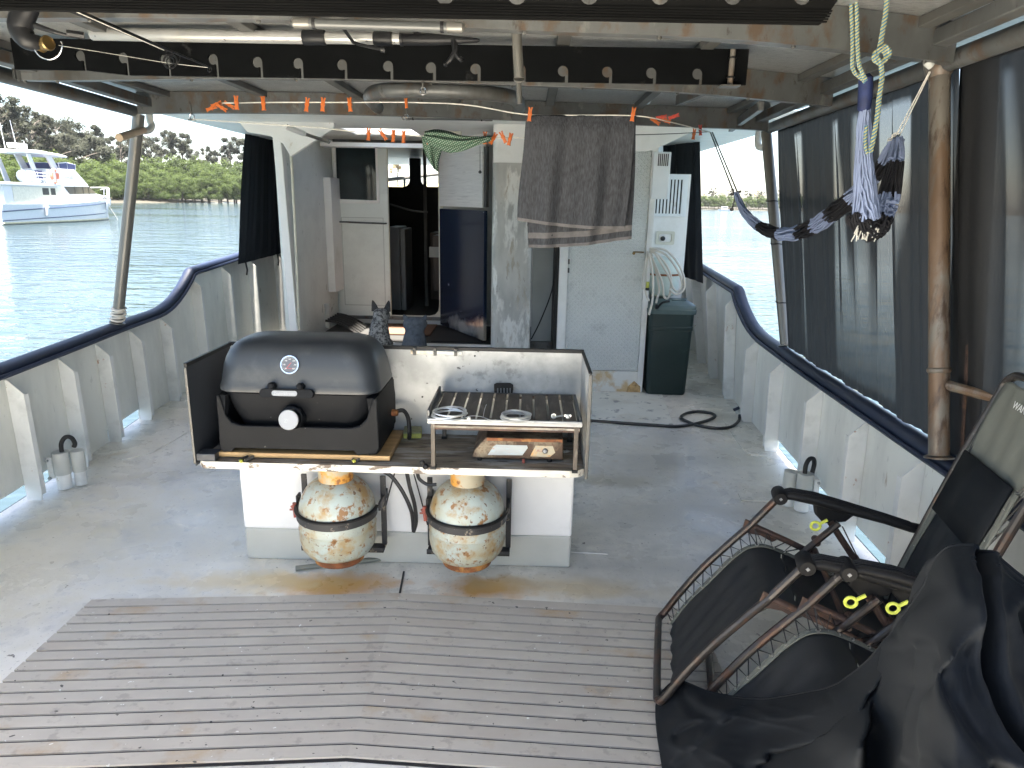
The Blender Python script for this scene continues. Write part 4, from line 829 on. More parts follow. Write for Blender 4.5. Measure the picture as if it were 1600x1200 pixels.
# ================================================================== SHADE CLOTHS
def curtain(name, label, top, bot, n, m_, amp, seed, mt, hem=None, folds=30, dens=.5, thick=0, edge=0):
    """hanging cloth between a top line and a bottom line (lists of Vectors), folded along its length"""
    rnd = random.Random(seed); ph = [rnd.uniform(0, 6.28) for _ in range(8)]; fr = [rnd.uniform(.75, 1.35) for _ in range(8)]
    G = []; D = []
    for j in range(m_+1):
        v = j/m_; row = []; 
        for i in range(n+1):
            u = i/n; a = top(u); b = bot(u); p = a.lerp(b, v)
            w_ = u*folds*math.pi*2
            d = math.sin(w_*.37*fr[0]+ph[0]+v*.6)*.45+math.sin(w_*fr[1]+ph[1]-v*.5)*.35+math.sin(w_*1.9*fr[2]+ph[2]+v*1.1)*.2
            d += .25*noise.noise(Vector((u*folds*.6, v*1.6, seed)))
            e = amp*(.35+.65*math.sin(min(1, v*1.15)*math.pi*.9+.12))
            k = (bot(u)-top(u)).cross(top(min(1, u+.01))-top(max(0, u-.01))).normalized()
            row.append(p + k*(d*e))
            n1 = noise.noise(Vector((u*folds*.40+.25*v, v*.5, seed+7)))*.9 + noise.noise(Vector((u*folds*1.3, v*.7, seed+3)))*.55
            fade = 1-.75*min(1, max(0, (v-.62)/.3))
            x = max(0, min(1, (n1+.14-dens*.30)*5.0))*max(.05, fade)
            if v < .06 or v > .97: x = 0
            D.append(1-x)
        G.append(row)
    mb = MB(); mb.grid(G); o = mb.build('mesh_cloth', mt, None, smooth=True, ang=3)
    at_ = o.data.attributes.new('dense', 'FLOAT', 'POINT'); at_.data.foreach_set('value', D)
    T = thing(name, label, 'shade cloth', bot(.5)); par(o, T)
    if hem:
        for fn, s in ((top, 1), ) if hem == 1 else ((top, 1), (bot, -1)):
            P = [fn(i/14) for i in range(15)]; mb = MB(); R = []
            for p in P: R.append([p+Vector((.004, 0, .03)), p+Vector((.012, 0, .03)), p+Vector((.012, 0, -.035)), p+Vector((.004, 0, -.035))])
            mb.loft(R); mb.build('hem', m_shaded, T)
    return T
yT = lambda u: lerp(4.62, 2.56, u)
topR = lambda u: Vector((lerp(at(1215, 212, 'y', 4.85).x, 1.47, u), lerp(4.85, 2.62, u), lerp(2.06, 2.06, u)))
botR = lambda u: Vector((TR(lerp(4.28, 2.40, u))+.012, lerp(4.28, 2.40, u), .70))
curtain('shade_cloth', 'black mesh shade cloth with pale folds between the two starboard posts', topR, botR, 260, 40, .030, 3, m_shade, 1, 11)
topN = lambda u: Vector((lerp(1.475, 1.44, u), lerp(2.60, .3, u), lerp(2.06, 2.06, u))); botN = lambda u: Vector((TR(lerp(2.38, .1, u))+.012, lerp(2.38, .1, u), .70))
curtain('shade_cloth', 'black mesh shade cloth at the right edge behind the reclining chairs', topN, botN, 260, 40, .032, 8, m_shade, 1, 11, dens=.1)
T = thing('shade_strap', 'dark vertical strap hanging against the rusty starboard post', 'strap', (1.5, 2.5, .7))
m = MB(); m.bar((1.512, 2.58, 2.06), (TR(2.3)+.005, 2.36, .70), .20, .006, (1, 0, 0)); m.build('strap_band', m_shaded, T)
m = MB(); m.bar((1.500, 2.535, 2.06), (TR(2.3)-.006, 2.34, .70), .012, .006, (1, 0, 0)); m.build('strap_piping', m_chairr, T)
cL0, cL1, cL2, cL3 = at(385, 204, 'x', -2.70), at(446, 216, 'x', -2.70), at(373, 413, 'x', -2.70), at(450, 393, 'x', -2.70)
topL = lambda u: cL0.lerp(cL1, u)+Vector((0, 0, .03)); botL = lambda u: cL2.lerp(cL3, u)
T = curtain('shade_cloth', 'dark navy-black side cloth hanging forward of the port rail', topL, botL, 80, 20, .02, 5, m_shaded, 0, 5)
for u in (.12, .75): b = botL(u); m = MB(); m.tube([b, b+Vector((.01, 0, -.07)), b+Vector((.0, 0, -.12))], .008, 6); m.build('tie_cord', m_blackr, T)
pa, pb_, pc, pd = at(1052, 216, 'y', 7.4), at(1093, 212, 'y', 6.9), at(1099, 443, 'y', 6.5), at(1060, 425, 'y', 7.6)
topS = lambda u: pa.lerp(pb_, u)+Vector((-.10*(1-u), 0, 0)); botS = lambda u: pd.lerp(pc, u)+Vector((-.10*(1-u), 0, 0))
T = curtain('shade_cloth', 'dark side cloth hanging forward of the starboard rail behind the vent cabinet', topS, botS, 60, 20, .03, 9, m_shaded, 0, 4)
b = botS(.35); m = MB(); m.tube([b, b+Vector((.01, -.02, -.06)), b+Vector((.02, -.02, -.10))], .009, 6); m.build('tie_cord', m_blackr, T)

# ================================================================== CLOTHES LINES
def line(pts, Y, label, r=.0028, mt=m_line):
    P = catmull([at(x, y, 'y', yy) for x, y, yy in pts], 6)
    return tag(MB().tube(P, r, 6).build('clothes_line', mt, smooth=True, base=P[0]), label, 'clothes line')
line([(345, 161, 3.35), (430, 160, 3.3), (540, 160, 3.3), (640, 160, 3.3), (730, 164, 3.3), (822, 179, 3.3), (905, 180, 3.3), (992, 181, 3.3), (1045, 190, 3.5), (1110, 207, 4.5)], 0, 'upper white clothes line carrying the grey towel')
line([(300, 186, 3.7), (430, 195, 3.6), (505, 200, 3.6), (575, 208, 3.6), (670, 213, 3.6), (765, 215, 3.6), (830, 215, 3.6)], 0, 'lower white clothes line carrying the checked tea towel')
line([(980, 211, 3.7), (1050, 209, 3.9), (1108, 206, 4.45)], 0, 'dark end of the lower clothes line running right from behind the towel', .0022, m_dline)
# pegs
def peg_mesh():
    m = MB()
    for s in (-1, 1):
        m.loft([[Vector((s*(x+a*.0045)-.000, b*.0045, z)) for a, b in ((-1, -1), (1, -1), (1, 1), (-1, 1))] for z, x in ((-.034, .0085), (-.026, .0055), (-.010, .0045), (-.002, .0085), (.008, .0050), (.020, .0060), (.030, .0095))])
    m.lathe([(.0035, -.007), (.0095, -.006), (.0095, .006), (.0035, .007)], (0, 0, .0), (0, 1, 0), 12)
    m.lathe([(.009, -.005), (.009, .005)], (0, 0, -.024), (0, 1, 0), 10)
    return m
pm = peg_mesh(); pego = pm.build('clothes_peg', m_peg, None, bevel=0); peg_data = pego.data; bpy.data.objects.remove(pego)
peg_red = peg_data.copy(); peg_red.materials.clear(); peg_red.materials.append(m_pegr)
def peg(px, py, Y, tilt, label, data=peg_data, s=1.0, rz=0):
    o = bpy.data.objects.new('clothes_peg', data); COL.objects.link(o); o.location = at(px, py, 'y', Y)+Vector((0, -.004, 0)); o.rotation_euler = (0, rad(tilt), rad(rz)); o.scale = (s*.78, s*.78, s*.92)
    tag(o, label, 'clothes peg', 'orange clothes pegs on the lines')
up = [(370, 160, 'leftmost orange peg on the upper line, next to the tangled pegs'), (412, 161, 'orange peg on the upper line, second from the left end'), (480, 163, 'orange peg on the upper line, left one of the close pair'), (505, 163, 'orange peg on the upper line, right one of the close pair'), (547, 163, 'orange peg on the upper line below the hook of the canopy, fifth from left'), (635, 161, 'short orange peg on the upper line in front of the curved tube'), (828, 178, 'orange peg clipping the left corner of the grey towel'), (989, 178, 'orange peg clipping the right corner of the grey towel')]
for i, (x, y, l) in enumerate(up): peg(x, y, 3.29, random.uniform(-10, 10), l, s=1.0 if i != 5 else .72, rz=random.uniform(-25, 25))
lo = [(576, 209, 5, 'orange peg on the lower line above the door window'), (598, 210, -35, 'tilted orange peg on the lower line at the door edge'), (615, 212, 5, 'orange peg over the left wheelhouse window'), (631, 213, 3, 'orange peg over the right edge of the left wheelhouse window'), (670, 224, -10, 'orange peg half hidden on the checked tea towel'), (758, 215, 0, 'first orange peg right of the tea towel'), (771, 216, 32, 'second orange peg right of the tea towel, leaning'), (786, 214, -28, 'third orange peg right of the tea towel, leaning left'), (797, 217, 14, 'fourth orange peg right of the tea towel')]
for x, y, tl, l in lo: peg(x, y, 3.59, tl, l, rz=random.uniform(-25, 25))
peg(1084, 209, 4.2, 5, 'orange peg near the right end of the lower line'); peg(1094, 203, 4.3, -6, 'red peg at the far right end of the line', peg_red)
for cx_, cy_, Y, side in ((345, 167, 3.35, 'left'), (1038, 186, 3.5, 'right')):
    for k in range(4):
        peg(cx_-14+k*9+random.uniform(-2, 2), cy_+random.uniform(-4, 4), Y+random.uniform(-.02, .02), random.choice((70, 80, 105, 120)), 'orange peg lying in the tangled bundle at the %s end of the upper line' % side, peg_data if side == 'left' else (peg_data, peg_red)[k % 2], .85)
# line fittings
for (x, y, Y, l) in ((300, 183, 3.7, 'small shackle and bracket holding the left end of the lower line'), (635, 183, 4.3, 'small shackle hanging under the forward beam over the door'), (661, 142, 3.3, 'little steel snap hook hanging under the middle beam')):
    p = at(x, y, 'y', Y); T = thing('shackle', l, 'shackle', p); m = MB(); m.tube([p+Vector((.012*math.cos(a), 0, .016*math.sin(a))) for a in [k*math.pi/6 for k in range(12)]], .003, 6, closed=True); m.build('bow', m_chrome, T, smooth=True)
    m = MB(); m.bar(p+Vector((0, 0, .012)), p+Vector((-.004, 0, .06)), .012, .006); m.lathe([(.004, -.02), (.004, .02)], p+Vector((0, 0, -.012)), (1, 0, 0), 8); m.build('pin', m_alud, T)

# grey bath towel: two layers over the line
def towel():
    T = thing('bath_towel', 'large grey bath towel folded over the upper clothes line', 'towel', at(905, 180, 'y', 3.3))
    TLc, TRc = at(822, 180, 'y', 3.3), at(994, 181, 'y', 3.3)
    def layer(bl, br, dy, seed, hem):
        G = []; n, mm = 60, 44
        for j in range(mm+1):
            v = j/mm; row = []
            for i in range(n+1):
                u = i/n; a = TLc.lerp(TRc, u); b = bl.lerp(br, u); b = b+Vector((0, 0, -.012*math.sin(u*math.pi)))
                p = a.lerp(b, v)
                wv = (.016*math.sin(u*15+seed)+.010*math.sin(u*31+seed*2+v))*min(1, .25+v*1.1) + .006*noise.noise(Vector((u*5, v*4, seed)))
                p.y += dy*min(1, v*8)+wv; p.x += .006*math.sin(v*5+seed+u*4)*v
                row.append(p)
            G.append(row)
        m = MB(); m.grid(G); o = m.build('towel_layer', m_towel, T, smooth=True, ang=3, solid=.006)
        rows = G[-1]
        m = MB(); R = []
        for p in rows: R.append([p+Vector((0, -.006, .010)), p+Vector((0, -.006, -.004)), p+Vector((0, .006, -.004)), p+Vector((0, .006, .010))])
        m.loft(R); m.build('hem', m_towelb, T)
        if hem:
            rr = G[int(mm*.90)]; rr2 = G[int(mm*.945)]; m = MB(); m.grid([[p+Vector((0, -.0045, 0)) for p in rr], [p+Vector((0, -.0045, 0)) for p in rr2]]); m.build('woven_band', m_towelb, T, smooth=True)
    layer(at(809, 343, 'y', 3.27), at(976, 357, 'y', 3.27), -.018, 1.0, False)
    layer(at(824, 386, 'y', 3.33), at(988, 372, 'y', 3.33), .014, 2.4, True)
towel()
# checked tea towel slung along the lower line
T = thing('tea_towel', 'green and white checked tea towel bunched over the lower line above the doorway', 'tea towel', at(700, 215, 'y', 3.6))
cen = [(664, 212, 9), (680, 215, 17), (700, 220, 20), (720, 223, 15), (745, 220, 8), (768, 216, 4)]
rows = []
for (x, y, h) in cen:
    rows.append((at(x, y-h*.75, 'y', 3.57), at(x, y+h*.9, 'y', 3.57)))
G = []
rt = catmull([r[0] for r in rows], 8); rb = catmull([r[1] for r in rows], 8)
for i, (a, b) in enumerate(zip(rt, rb)):
    rw = []
    for k in range(17): t_ = k/16; p = a.lerp(b, t_); p.y += -.035*math.sin(t_*math.pi)+.010*math.sin(t_*19+i*.12); rw.append(p)
    G.append(rw)
m = MB(); m.grid(G); m.build('bunched_cloth', m_check, T, smooth=True, ang=3, solid=.004)
hang = [((660, 214), (693, 214)), ((661, 226), (692, 230)), ((665, 240), (687, 245)), ((671, 252), (685, 258)), ((677, 262), (684, 268))]
A_ = catmull([at(*h[0], 'y', 3.60) for h in hang], 6); B_ = catmull([at(*h[1], 'y', 3.60) for h in hang], 6); G = []
for i, (a, b) in enumerate(zip(A_, B_)):
    G.append([a.lerp(b, k/14)+Vector((0, .016*math.sin(k*.9+i*.05)-.01, 0)) for k in range(15)])
m = MB(); m.grid(G); m.build('hanging_corner', m_check, T, smooth=True, ang=3, solid=.004)

# ================================================================== HAMMOCK
Th = thing('hammock', 'black and pale blue striped rope hammock slung bunched up along the starboard side', 'hammock', at(1350, 300, 'y', 2.9))
path = catmull([at(1150, 302, 'y', 3.7), at(1165, 333, 'y', 3.6), at(1195, 358, 'y', 3.45), at(1232, 366, 'y', 3.3), at(1272, 354, 'y', 3.15), at(1305, 330, 'y', 3.0), at(1345, 296, 'y', 2.85), at(1378, 255, 'y', 2.72), at(1402, 216, 'y', 2.65)], 8)
def bundle(P, rad_, ns, seed, mats, seg, taper=None, nm='strand_bundle', jit=1.0):
    rnd = random.Random(seed); n = len(P); off = [(rnd.uniform(0, 6.28), math.sqrt(rnd.random()), rnd.uniform(-.6, .6)) for _ in range(ns)]
    for si, (i0, i1) in enumerate(seg):
        m = MB()
        for (a0, rr_, tw) in off:
            Q = []
            for i in range(i0, min(n, i1+1)):
                p = P[i]; t_ = (P[min(n-1, i+1)]-P[max(0, i-1)]).normalized(); u, v = frame_from(t_)
                k = rad_*(taper(i/(n-1)) if taper else 1); a = a0+tw*i/6
                Q.append(p+u*(math.cos(a)*rr_*k)+v*(math.sin(a)*rr_*k)+Vector((0, 0, jit*.003*math.sin(i*1.3+a0*5))))
            if len(Q) > 1: m.tube(Q, .0042, 5)
        m.build(nm, mats[si % 2], Th, smooth=True)
n = len(path); seg = []
cuts = [0, 14, 19, 24, 28, 34, 41, 47, n-1]
seg = list(zip(cuts, cuts[1:]))
bundle(path, .027, 40, 2, (m_strand, m_strandk), [(0, 14), (14, 21), (21, 27), (27, 32), (32, 38), (38, 45), (45, 52), (52, 57), (57, n-1)], lambda t: .35+.9*math.sin(min(1, t*1.6+.05)*math.pi/2)*(1 if t < .75 else max(.5, 1-(t-.75)*1.6)))
# second leg dropping from the white cord to the fringe
path2 = catmull([at(1403, 218, 'y', 2.62), at(1400, 250, 'y', 2.58), at(1392, 290, 'y', 2.55), at(1385, 325, 'y', 2.52), at(1372, 352, 'y', 2.5), at(1352, 352, 'y', 2.48)], 7)
n2 = len(path2)
bundle(path2, .029, 36, 5, (m_strand, m_strandk), [(0, 8), (8, 17), (17, 24), (24, n2-1)], lambda t: .55+.6*math.sin(t*3.0))
# tassel of strands under the sleeve
tp = catmull([at(1351, 172, 'y', 2.42), at(1350, 210, 'y', 2.42), at(1350, 260, 'y', 2.42), at(1352, 310, 'y', 2.42), at(1353, 342, 'y', 2.42)], 6)
bundle(tp, .040, 70, 8, (m_strand, m_strand), [(0, len(tp)-1)], lambda t: .35+.75*t, 'tassel', 2)
kp = catmull([at(1333, 335, 'y', 2.42), at(1345, 352, 'y', 2.42), at(1362, 362, 'y', 2.42), at(1380, 350, 'y', 2.44)], 6)
bundle(kp, .026, 50, 12, (m_strandk, m_strandk), [(0, len(kp)-1)], None, 'fringe', 3)
m = MB(); 
for k in range(26):
    a = at(random.uniform(1338, 1376), random.uniform(352, 362), 'y', 2.40); m.tube([a, a+Vector((random.uniform(-.015, .015), random.uniform(-.01, .01), -random.uniform(.012, .045)))], .0022, 4)
m.build('frayed_ends', m_line, Th)
P = [at(1352, 116, 'y', 2.42), at(1353, 122, 'y', 2.42), at(1352, 150, 'y', 2.42), at(1350, 170, 'y', 2.42), at(1350, 175, 'y', 2.42)]
m = MB(); m.tube(P, [.012, .022, .023, .020, .014], 14); m.build('sleeve', m_sleeve, Th, smooth=True)
m = MB()
for dx in (0, 3): m.tube([at(1110+dx, 207, 'y', 4.5), at(1146+dx*2, 300, 'y', 3.72)], .004, 5)
m.tube([at(1141, 304, 'y', 3.7), at(1158, 299, 'y', 3.7)], .007, 6); m.tube(catmull([at(1150, 304, 'y', 3.7), at(1147, 316, 'y', 3.7), at(1143, 328, 'y', 3.7)], 3), .004, 5); m.lathe([(.003, 0), (.010, .004), (.010, .014), (.003, .018)], at(1143, 330, 'y', 3.7), (0, 0, 1), 8); m.build('dark_cords', m_dline, Th)
m = MB(); c0, c1 = at(1452, 112, 'y', 2.6), at(1400, 212, 'y', 2.63)
for dx in (0, .012): m.tube([c0+Vector((dx*.3, 0, 0)), c1+Vector((dx, 0, 0))], .0022, 5)
m.tube([c1+Vector((.014*math.cos(a), 0, -.005+.014*math.sin(a))) for a in [k*math.pi/5 for k in range(10)]], .003, 5, closed=True); m.tube([c1, c1+Vector((-.025, 0, -.012)), c1+Vector((-.028, 0, -.018)), c1+Vector((-.005, 0, -.012))], .0022, 5); m.build('white_cord', m_line, Th)
# blue and yellow ropes
def rope(pts, Y, r, label):
    P = catmull([at(x, y, 'y', Y) for x, y in pts], 6); m = MB()
    for ph in (0, 2.1, 4.2):
        Q = []; acc = 0
        for i, p in enumerate(P):
            if i: acc += (P[i]-P[i-1]).length
            t_ = (P[min(len(P)-1, i+1)]-P[max(0, i-1)]).normalized(); u, v = frame_from(t_); a = acc/.011+ph; Q.append(p+u*(math.cos(a)*r*.5)+v*(math.sin(a)*r*.5))
        m.tube(Q, r*.62, 6)
    return tag(m.build('rope', m_ropeby, smooth=True, base=P[0]), label, 'rope')
rope([(1328, -20), (1331, 30), (1332, 75), (1332, 104), (1337, 115), (1346, 122), (1352, 128)], 2.40, .0065, 'left strand of blue and yellow rope running down to the navy sleeve')
rope([(1337, -20), (1339, 30), (1340, 75), (1342, 100), (1348, 116), (1353, 126)], 2.38, .0065, 'second strand of blue and yellow rope close beside the left one')
rope([(1387, -20), (1384, 20), (1379, 50), (1374, 76), (1368, 82), (1366, 92), (1374, 98), (1384, 92), (1382, 80), (1374, 80), (1370, 90), (1376, 100), (1378, 120), (1374, 150), (1371, 180), (1365, 215), (1360, 238)], 2.34, .0075, 'knotted blue and yellow rope hanging right of the navy sleeve')
rope([(1385, 92), (1390, 84), (1386, 74), (1378, 73), (1370, 80)], 2.33, .0065, 'short bight of blue and yellow rope at the knot')
rope([(1354, 196), (1352, 215), (1353, 232), (1356, 240)], 2.37, .0055, 'loose tail of blue rope lying against the pale tassel')
T = tag(MB().tube([at(1447, 96, 'y', 2.55), at(1456, 104, 'y', 2.55)], .014, 8).build('pulley_block', m_pvc, smooth=True, bevel=.003, base=at(1447, 96, 'y', 2.55)), 'small white block at the head of the rusty starboard post', 'block')
# ================================================================== BENCH (steel cooking bench over the white box)
Te = thing('cooking_bench', 'galvanised steel cooking bench with a worn plywood shelf above a white box', 'bench', (-.49, 2.76, 0))
BX0, BX1 = -1.236, .238; YF, YB = 2.425, 2.81; ZT = .58; ZH = .958
def ep(n, mt, a, b, bv=.003):
    m = MB(); m.b2(a, b); return m.build(n, mt, Te, bevel=bv)
m = MB(); out = [(BX0+.03, YF+.0), (BX1-.06, YF), (BX1-.028, YF+.008), (BX1-.008, YF+.03), (BX1-.003, YF+.06), (BX1-.003, YB), (BX0+.003, YB), (BX0+.003, YF+.03)]
m.poly(out, (0, 0, ZT-.024), (1, 0, 0), (0, 1, 0), .0235); m.build('shelf', m_oldwood, Te, bevel=.002)
m = MB(); pe = [(BX0+.004, YF+.03), (BX0+.03, YF-.001), (BX1-.06, YF-.001), (BX1-.028, YF+.007), (BX1-.007, YF+.029), (BX1-.002, YF+.06)]
R = []
for k, (x, y) in enumerate(pe): R.append([Vector((x, y-.003, ZT-.026)), Vector((x, y-.003, ZT+.001)), Vector((x, y+.002, ZT+.001)), Vector((x, y+.002, ZT-.026))])
m.loft(R); m.build('shelf_edge', m_edge, Te)
ep('back_panel', m_galv, (BX0, YB, ZT-.03), (BX1, YB+.004, ZH))
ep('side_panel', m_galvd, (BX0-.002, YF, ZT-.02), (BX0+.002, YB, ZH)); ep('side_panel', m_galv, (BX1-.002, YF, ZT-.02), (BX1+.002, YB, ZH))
m = MB(); m.b2((BX0-.006, YF-.004, ZH-.012), (BX0+.007, YB, ZH+.004)); m.b2((BX1-.007, YF-.004, ZH-.004), (BX1+.006, YB, ZH+.004)); m.b2((BX0-.006, YB-.003, ZH-.010), (BX1+.006, YB+.012, ZH+.005)); m.build('black_edging', m_black, Te, bevel=.002)
ep('end_flange', m_alud, (BX1-.006, YF-.006, ZT-.03), (BX1+.008, YF, ZH-.005)); ep('end_flange', m_alud, (BX0-.006, YF-.006, ZT-.01), (BX0+.004, YF, ZH-.012))
ep('corner_foot', m_galvd, (BX0+.004, YF+.0, ZT+.001), (BX0+.075, YF+.06, ZT+.03)); 
# white box under it
m = MB(); X0, X1 = -1.212, .222
m.b2((X0, 2.735, .148), (X1, 3.25, ZT-.026)); m.build('box_upper', m_whiteb, Te, bevel=.012)
m = MB(); m.b2((X0+.002, 2.738, .0), (X1-.002, 3.24, .149)); m.build('box_lower', m_greyband, Te, bevel=.008)
# hinge strip on the back edge
hz = ZH-.018; hx0, hx1 = at(642, 548, 'y', YB).x, at(722, 548, 'y', YB).x
m = MB(); m.b2((hx0, YB-.010, hz-.009), (hx1, YB-.004, hz+.006)); hg = m.build('hinge_strip', m_rustw, Te, bevel=.002)
for f in (.08, .48, .88): x = lerp(hx0, hx1, f); m = MB(); m.b2((x-.006, YB-.018, hz-.012), (x+.006, YB-.004, hz+.018)); m.lathe([(.006, 0), (.006, .008)], (x, YB-.018, hz), (0, -1, 0), 8); m.build('hinge_clip', m_alud, hg)
for x, y in ((660, 620), (742, 556)): p = at(x, y, 'y', YB-.002); m = MB(); m.lathe([(.004, 0), (.004, .003)], p, (0, -1, 0), 8); m.build('rivet', m_black, Te)
# aluminium drawer rails
for px_, l in ((378, 'left short aluminium slide rail with a yellow tip on the bench under the grill board'), (554, 'right short aluminium slide rail with a yellow tip on the bench under the grill board')):
    c = at(px_, 722, 'z', ZT+.004); T = thing('slide_rail', l, 'rail', c)
    m = MB(); d = Vector((.035, .09, 0))
    for o in (-.011, .011): m.bar(c+Vector((o, 0, .006)), c+Vector((o, 0, .006))+d, .004, .012)
    m.bar(c+Vector((0, 0, .001)), c+Vector((0, 0, .001))+d, .024, .003); m.build('channel', m_alu, T)
    m = MB(); m.lathe([(.003, 0), (.007, .004), (.007, .010), (.002, .016)], c+Vector((0, .002, .006)), (-.1, -1, 0), 8); m.build('tip', m_yel, T)

# ------------------------------------------------------------------ pine board and grill
Wp = ZT+.026
m = MB(); m.b2((-1.165, 2.462, ZT+.006), (-.505, 2.775, Wp)); pineb = tag(m.build('pine_board', m_pine, bevel=.003, base=(-.83, 2.6, ZT)), 'pale pine board lying under the black gas grill', 'board')
Tg = thing('gas_grill', 'dark grey portable gas grill with a domed lid and round thermometer', 'grill', (-.85, 2.63, Wp))
gx, gy = -.852, 2.635
prof = [(.842, .300, .168, .07), (.846, .307, .175, .075), (.858, .308, .176, .078), (.872, .304, .172, .08), (.90, .300, .168, .082), (.935, .295, .163, .085), (.965, .287, .156, .088), (.990, .276, .146, .09), (1.008, .262, .134, .09), (1.022, .243, .116, .08), (1.031, .218, .092, .07), (1.037, .18, .062, .05), (1.040, .11, .03, .03)]
m = MB(); m.loft([ring(gx, gy, z, hx_, hy_, min(r_, hy_*.98), 8) for z, hx_, hy_, r_ in prof]); lid = m.build('lid', m_grill, Tg, smooth=True, ang=.7)
# inner fire bowl
m = MB(); m.loft([ring(gx, gy, z, hx_, hy_, .08, 6) for z, hx_, hy_ in ((.66, .20, .10), (.70, .25, .13), (.80, .285, .155), (.838, .295, .163))]); m.build('fire_bowl', m_grillb, Tg, smooth=True, ang=.7)
# cradle base: front apron with a wide U-shaped opening and feet
def apron(y, d, full):
    z = Wp
    ox = [(-.305, .055), (-.305, z-z+.012), (-.300, .002), (-.262, .0), (-.245, .018), (.205, .018), (.220, .0), (.30, .010), (.306, .02), (.309, .225), (.298, .232)]
    outl = [(-.305, .018), (-.300, .002), (-.262, .0), (-.245, .018), (.205, .018), (.222, .0), (.298, .012), (.308, .030), (.304, .215), (.297, .228), (.288, .222), (.275, .185), (.262, .145), (.235, .118), (.20, .108), (-.215, .108), (-.25, .118), (-.27, .145), (-.283, .20), (-.290, .222), (-.297, .228), (-.302, .215)]
    if not full: outl = [(a, b) for a, b in outl]
    m = MB(); m.poly(outl, (gx, y, z), (1, 0, 0), (0, 0, 1), d); return m
m = apron(gy-.150, .022, True); m.build('base_front', m_grillb, Tg, bevel=.006)
m = apron(gy+.165, .02, False); m.build('base_back', m_grillb, Tg, bevel=.004)
for s in (-1, 1):
    R = []
    for z, hx_ in ((Wp+.002, .300), (Wp+.05, .308), (Wp+.15, .309), (Wp+.225, .301)):
        R.append([Vector((gx+s*hx_, gy-.130, z)), Vector((gx+s*(hx_-.006), gy-.158, z)), Vector((gx+s*(hx_-.035), gy-.170, z)), Vector((gx+s*(hx_-.04), gy-.150, z)), Vector((gx+s*(hx_-.022), gy-.14, z)), Vector((gx+s*(hx_-.02), gy+.14, z)), Vector((gx+s*hx_, gy+.16, z))])
    m = MB(); m.loft(R if s > 0 else [r[::-1] for r in R]); m.build('base_cheek', m_grillb, Tg, smooth=True, ang=.5)
# thermometer
tp_ = at(453, 570, 'y', gy-.162); nrm = Vector((0, -1, .30)).normalized()
m = MB(); m.lathe([(.034, -.01), (.036, .002), (.0345, .006), (.030, .006), (.029, .003)], tp_, nrm, 28, caps=False); th = m.build('thermometer_rim', m_chrome, Tg, smooth=True)
m = MB(); m.lathe([(.001, -.002), (.0295, -.002), (.0295, .003), (.001, .003)], tp_, nrm, 28); m.build('thermometer_dial', m_dial, th)
tu = Vector((1, 0, 0)); tv = nrm.cross(tu)*1.0; tv = Vector((0, .287, .958))
for k, tx in enumerate(('50', '100', '150', '200', '250', '300', '350')):
    a = rad(225-k*45); text(tx, .0062, tp_+nrm*.0036+tu*(math.cos(a)*.0205)+tv*(math.sin(a)*.0205), tu, tv, m_ltprint, 'dial_number', th, .0002)
m = MB()
for k in range(25):
    a = rad(225-k*11.25); m.bar(tp_+nrm*.0036+tu*(math.cos(a)*.0255)+tv*(math.sin(a)*.0255), tp_+nrm*.0036+tu*(math.cos(a)*.028)+tv*(math.sin(a)*.028), .0008, .0003, nrm)
m.build('dial_ticks', m_ltprint, th)
m = MB(); m.bar(tp_+nrm*.0042-tu*.011-tv*.012, tp_+nrm*.0042+tu*.006+tv*.008, .0016, .0006, nrm); m.bar(tp_+nrm*.0042-tu*.011-tv*.013, tp_+nrm*.0042+tu*.010-tv*.0145, .0014, .0006, nrm); m.build('dial_needle', m_red, th)
# handle bar with badge
hp = at(447, 615, 'y', gy-.198)
m = MB(); m.poly(rr_at(0, 0, .100, .0165, .016, 5), hp, (1, 0, 0), (0, .2, .98), -.022); hd = m.build('handle', m_grillb, Tg, bevel=.004)
for dx in (-.055, .052): m = MB(); m.lathe([(.013, 0), (.013, .03), (.008, .036)], hp+Vector((dx, .028, .022)), (0, -.9, .2), 12); m.build('handle_mount', m_grillb, Tg, smooth=True)
m = MB(); m.poly(rr_at(-.006, .001, .0475, .0098, .0095, 5), hp+Vector((0, -.0005, 0)), (1, 0, 0), (0, .2, .98), .0022); bd = m.build('badge', m_silver, hd, bevel=.0006)
text('Ziegler&Brown', .0125, hp+Vector((-.006, -.0035, .0006)), (1, 0, 0), (0, .2, .98), m_greyprint, 'badge_lettering', hd, .0002)
# knob
kp = at(457, 652, 'y', gy-.165); kn = Vector((-.06, -1, .22)).normalized()
m = MB(); m.lathe([(.045, -.03), (.047, .0), (.044, .016), (.036, .020)], kp, kn, 28); m.build('knob_collar', m_grillb, Tg, smooth=True)
k2 = at(451, 656, 'y', gy-.215)
m = MB(); m.lathe([(.034, -.036), (.0375, -.030), (.038, .0)], k2, kn, 28, caps=False); kb = m.build('knob', m_grillb, Tg, smooth=True)
m = MB(); m.lathe([(.038, 0), (.0382, .002), (.036, .0045), (.001, .0045)], k2, kn, 30); m.build('knob_face', m_silver, kb, smooth=True)
text('ZIG', .020, k2+kn*.0052+Vector((0, 0, -.004)), (1, 0, 0), (0, .2, .98), m_greyprint, 'knob_lettering', kb, .0001)
m = MB(); m.tube(catmull([(gx+.31, gy+.08, .70), (gx+.35, gy+.10, .705), (gx+.375, gy+.08, .68), (gx+.385, gy+.05, .63), (gx+.38, gy+.07, .595)], 5), .009, 8); m.build('gas_inlet_hose', m_blackr, Tg, smooth=True)
m = MB(); m.lathe([(.014, 0), (.014, .03), (.009, .035)], (gx+.30, gy+.08, .70), (1, .1, 0), 10); m.build('gas_inlet', m_rust, Tg)
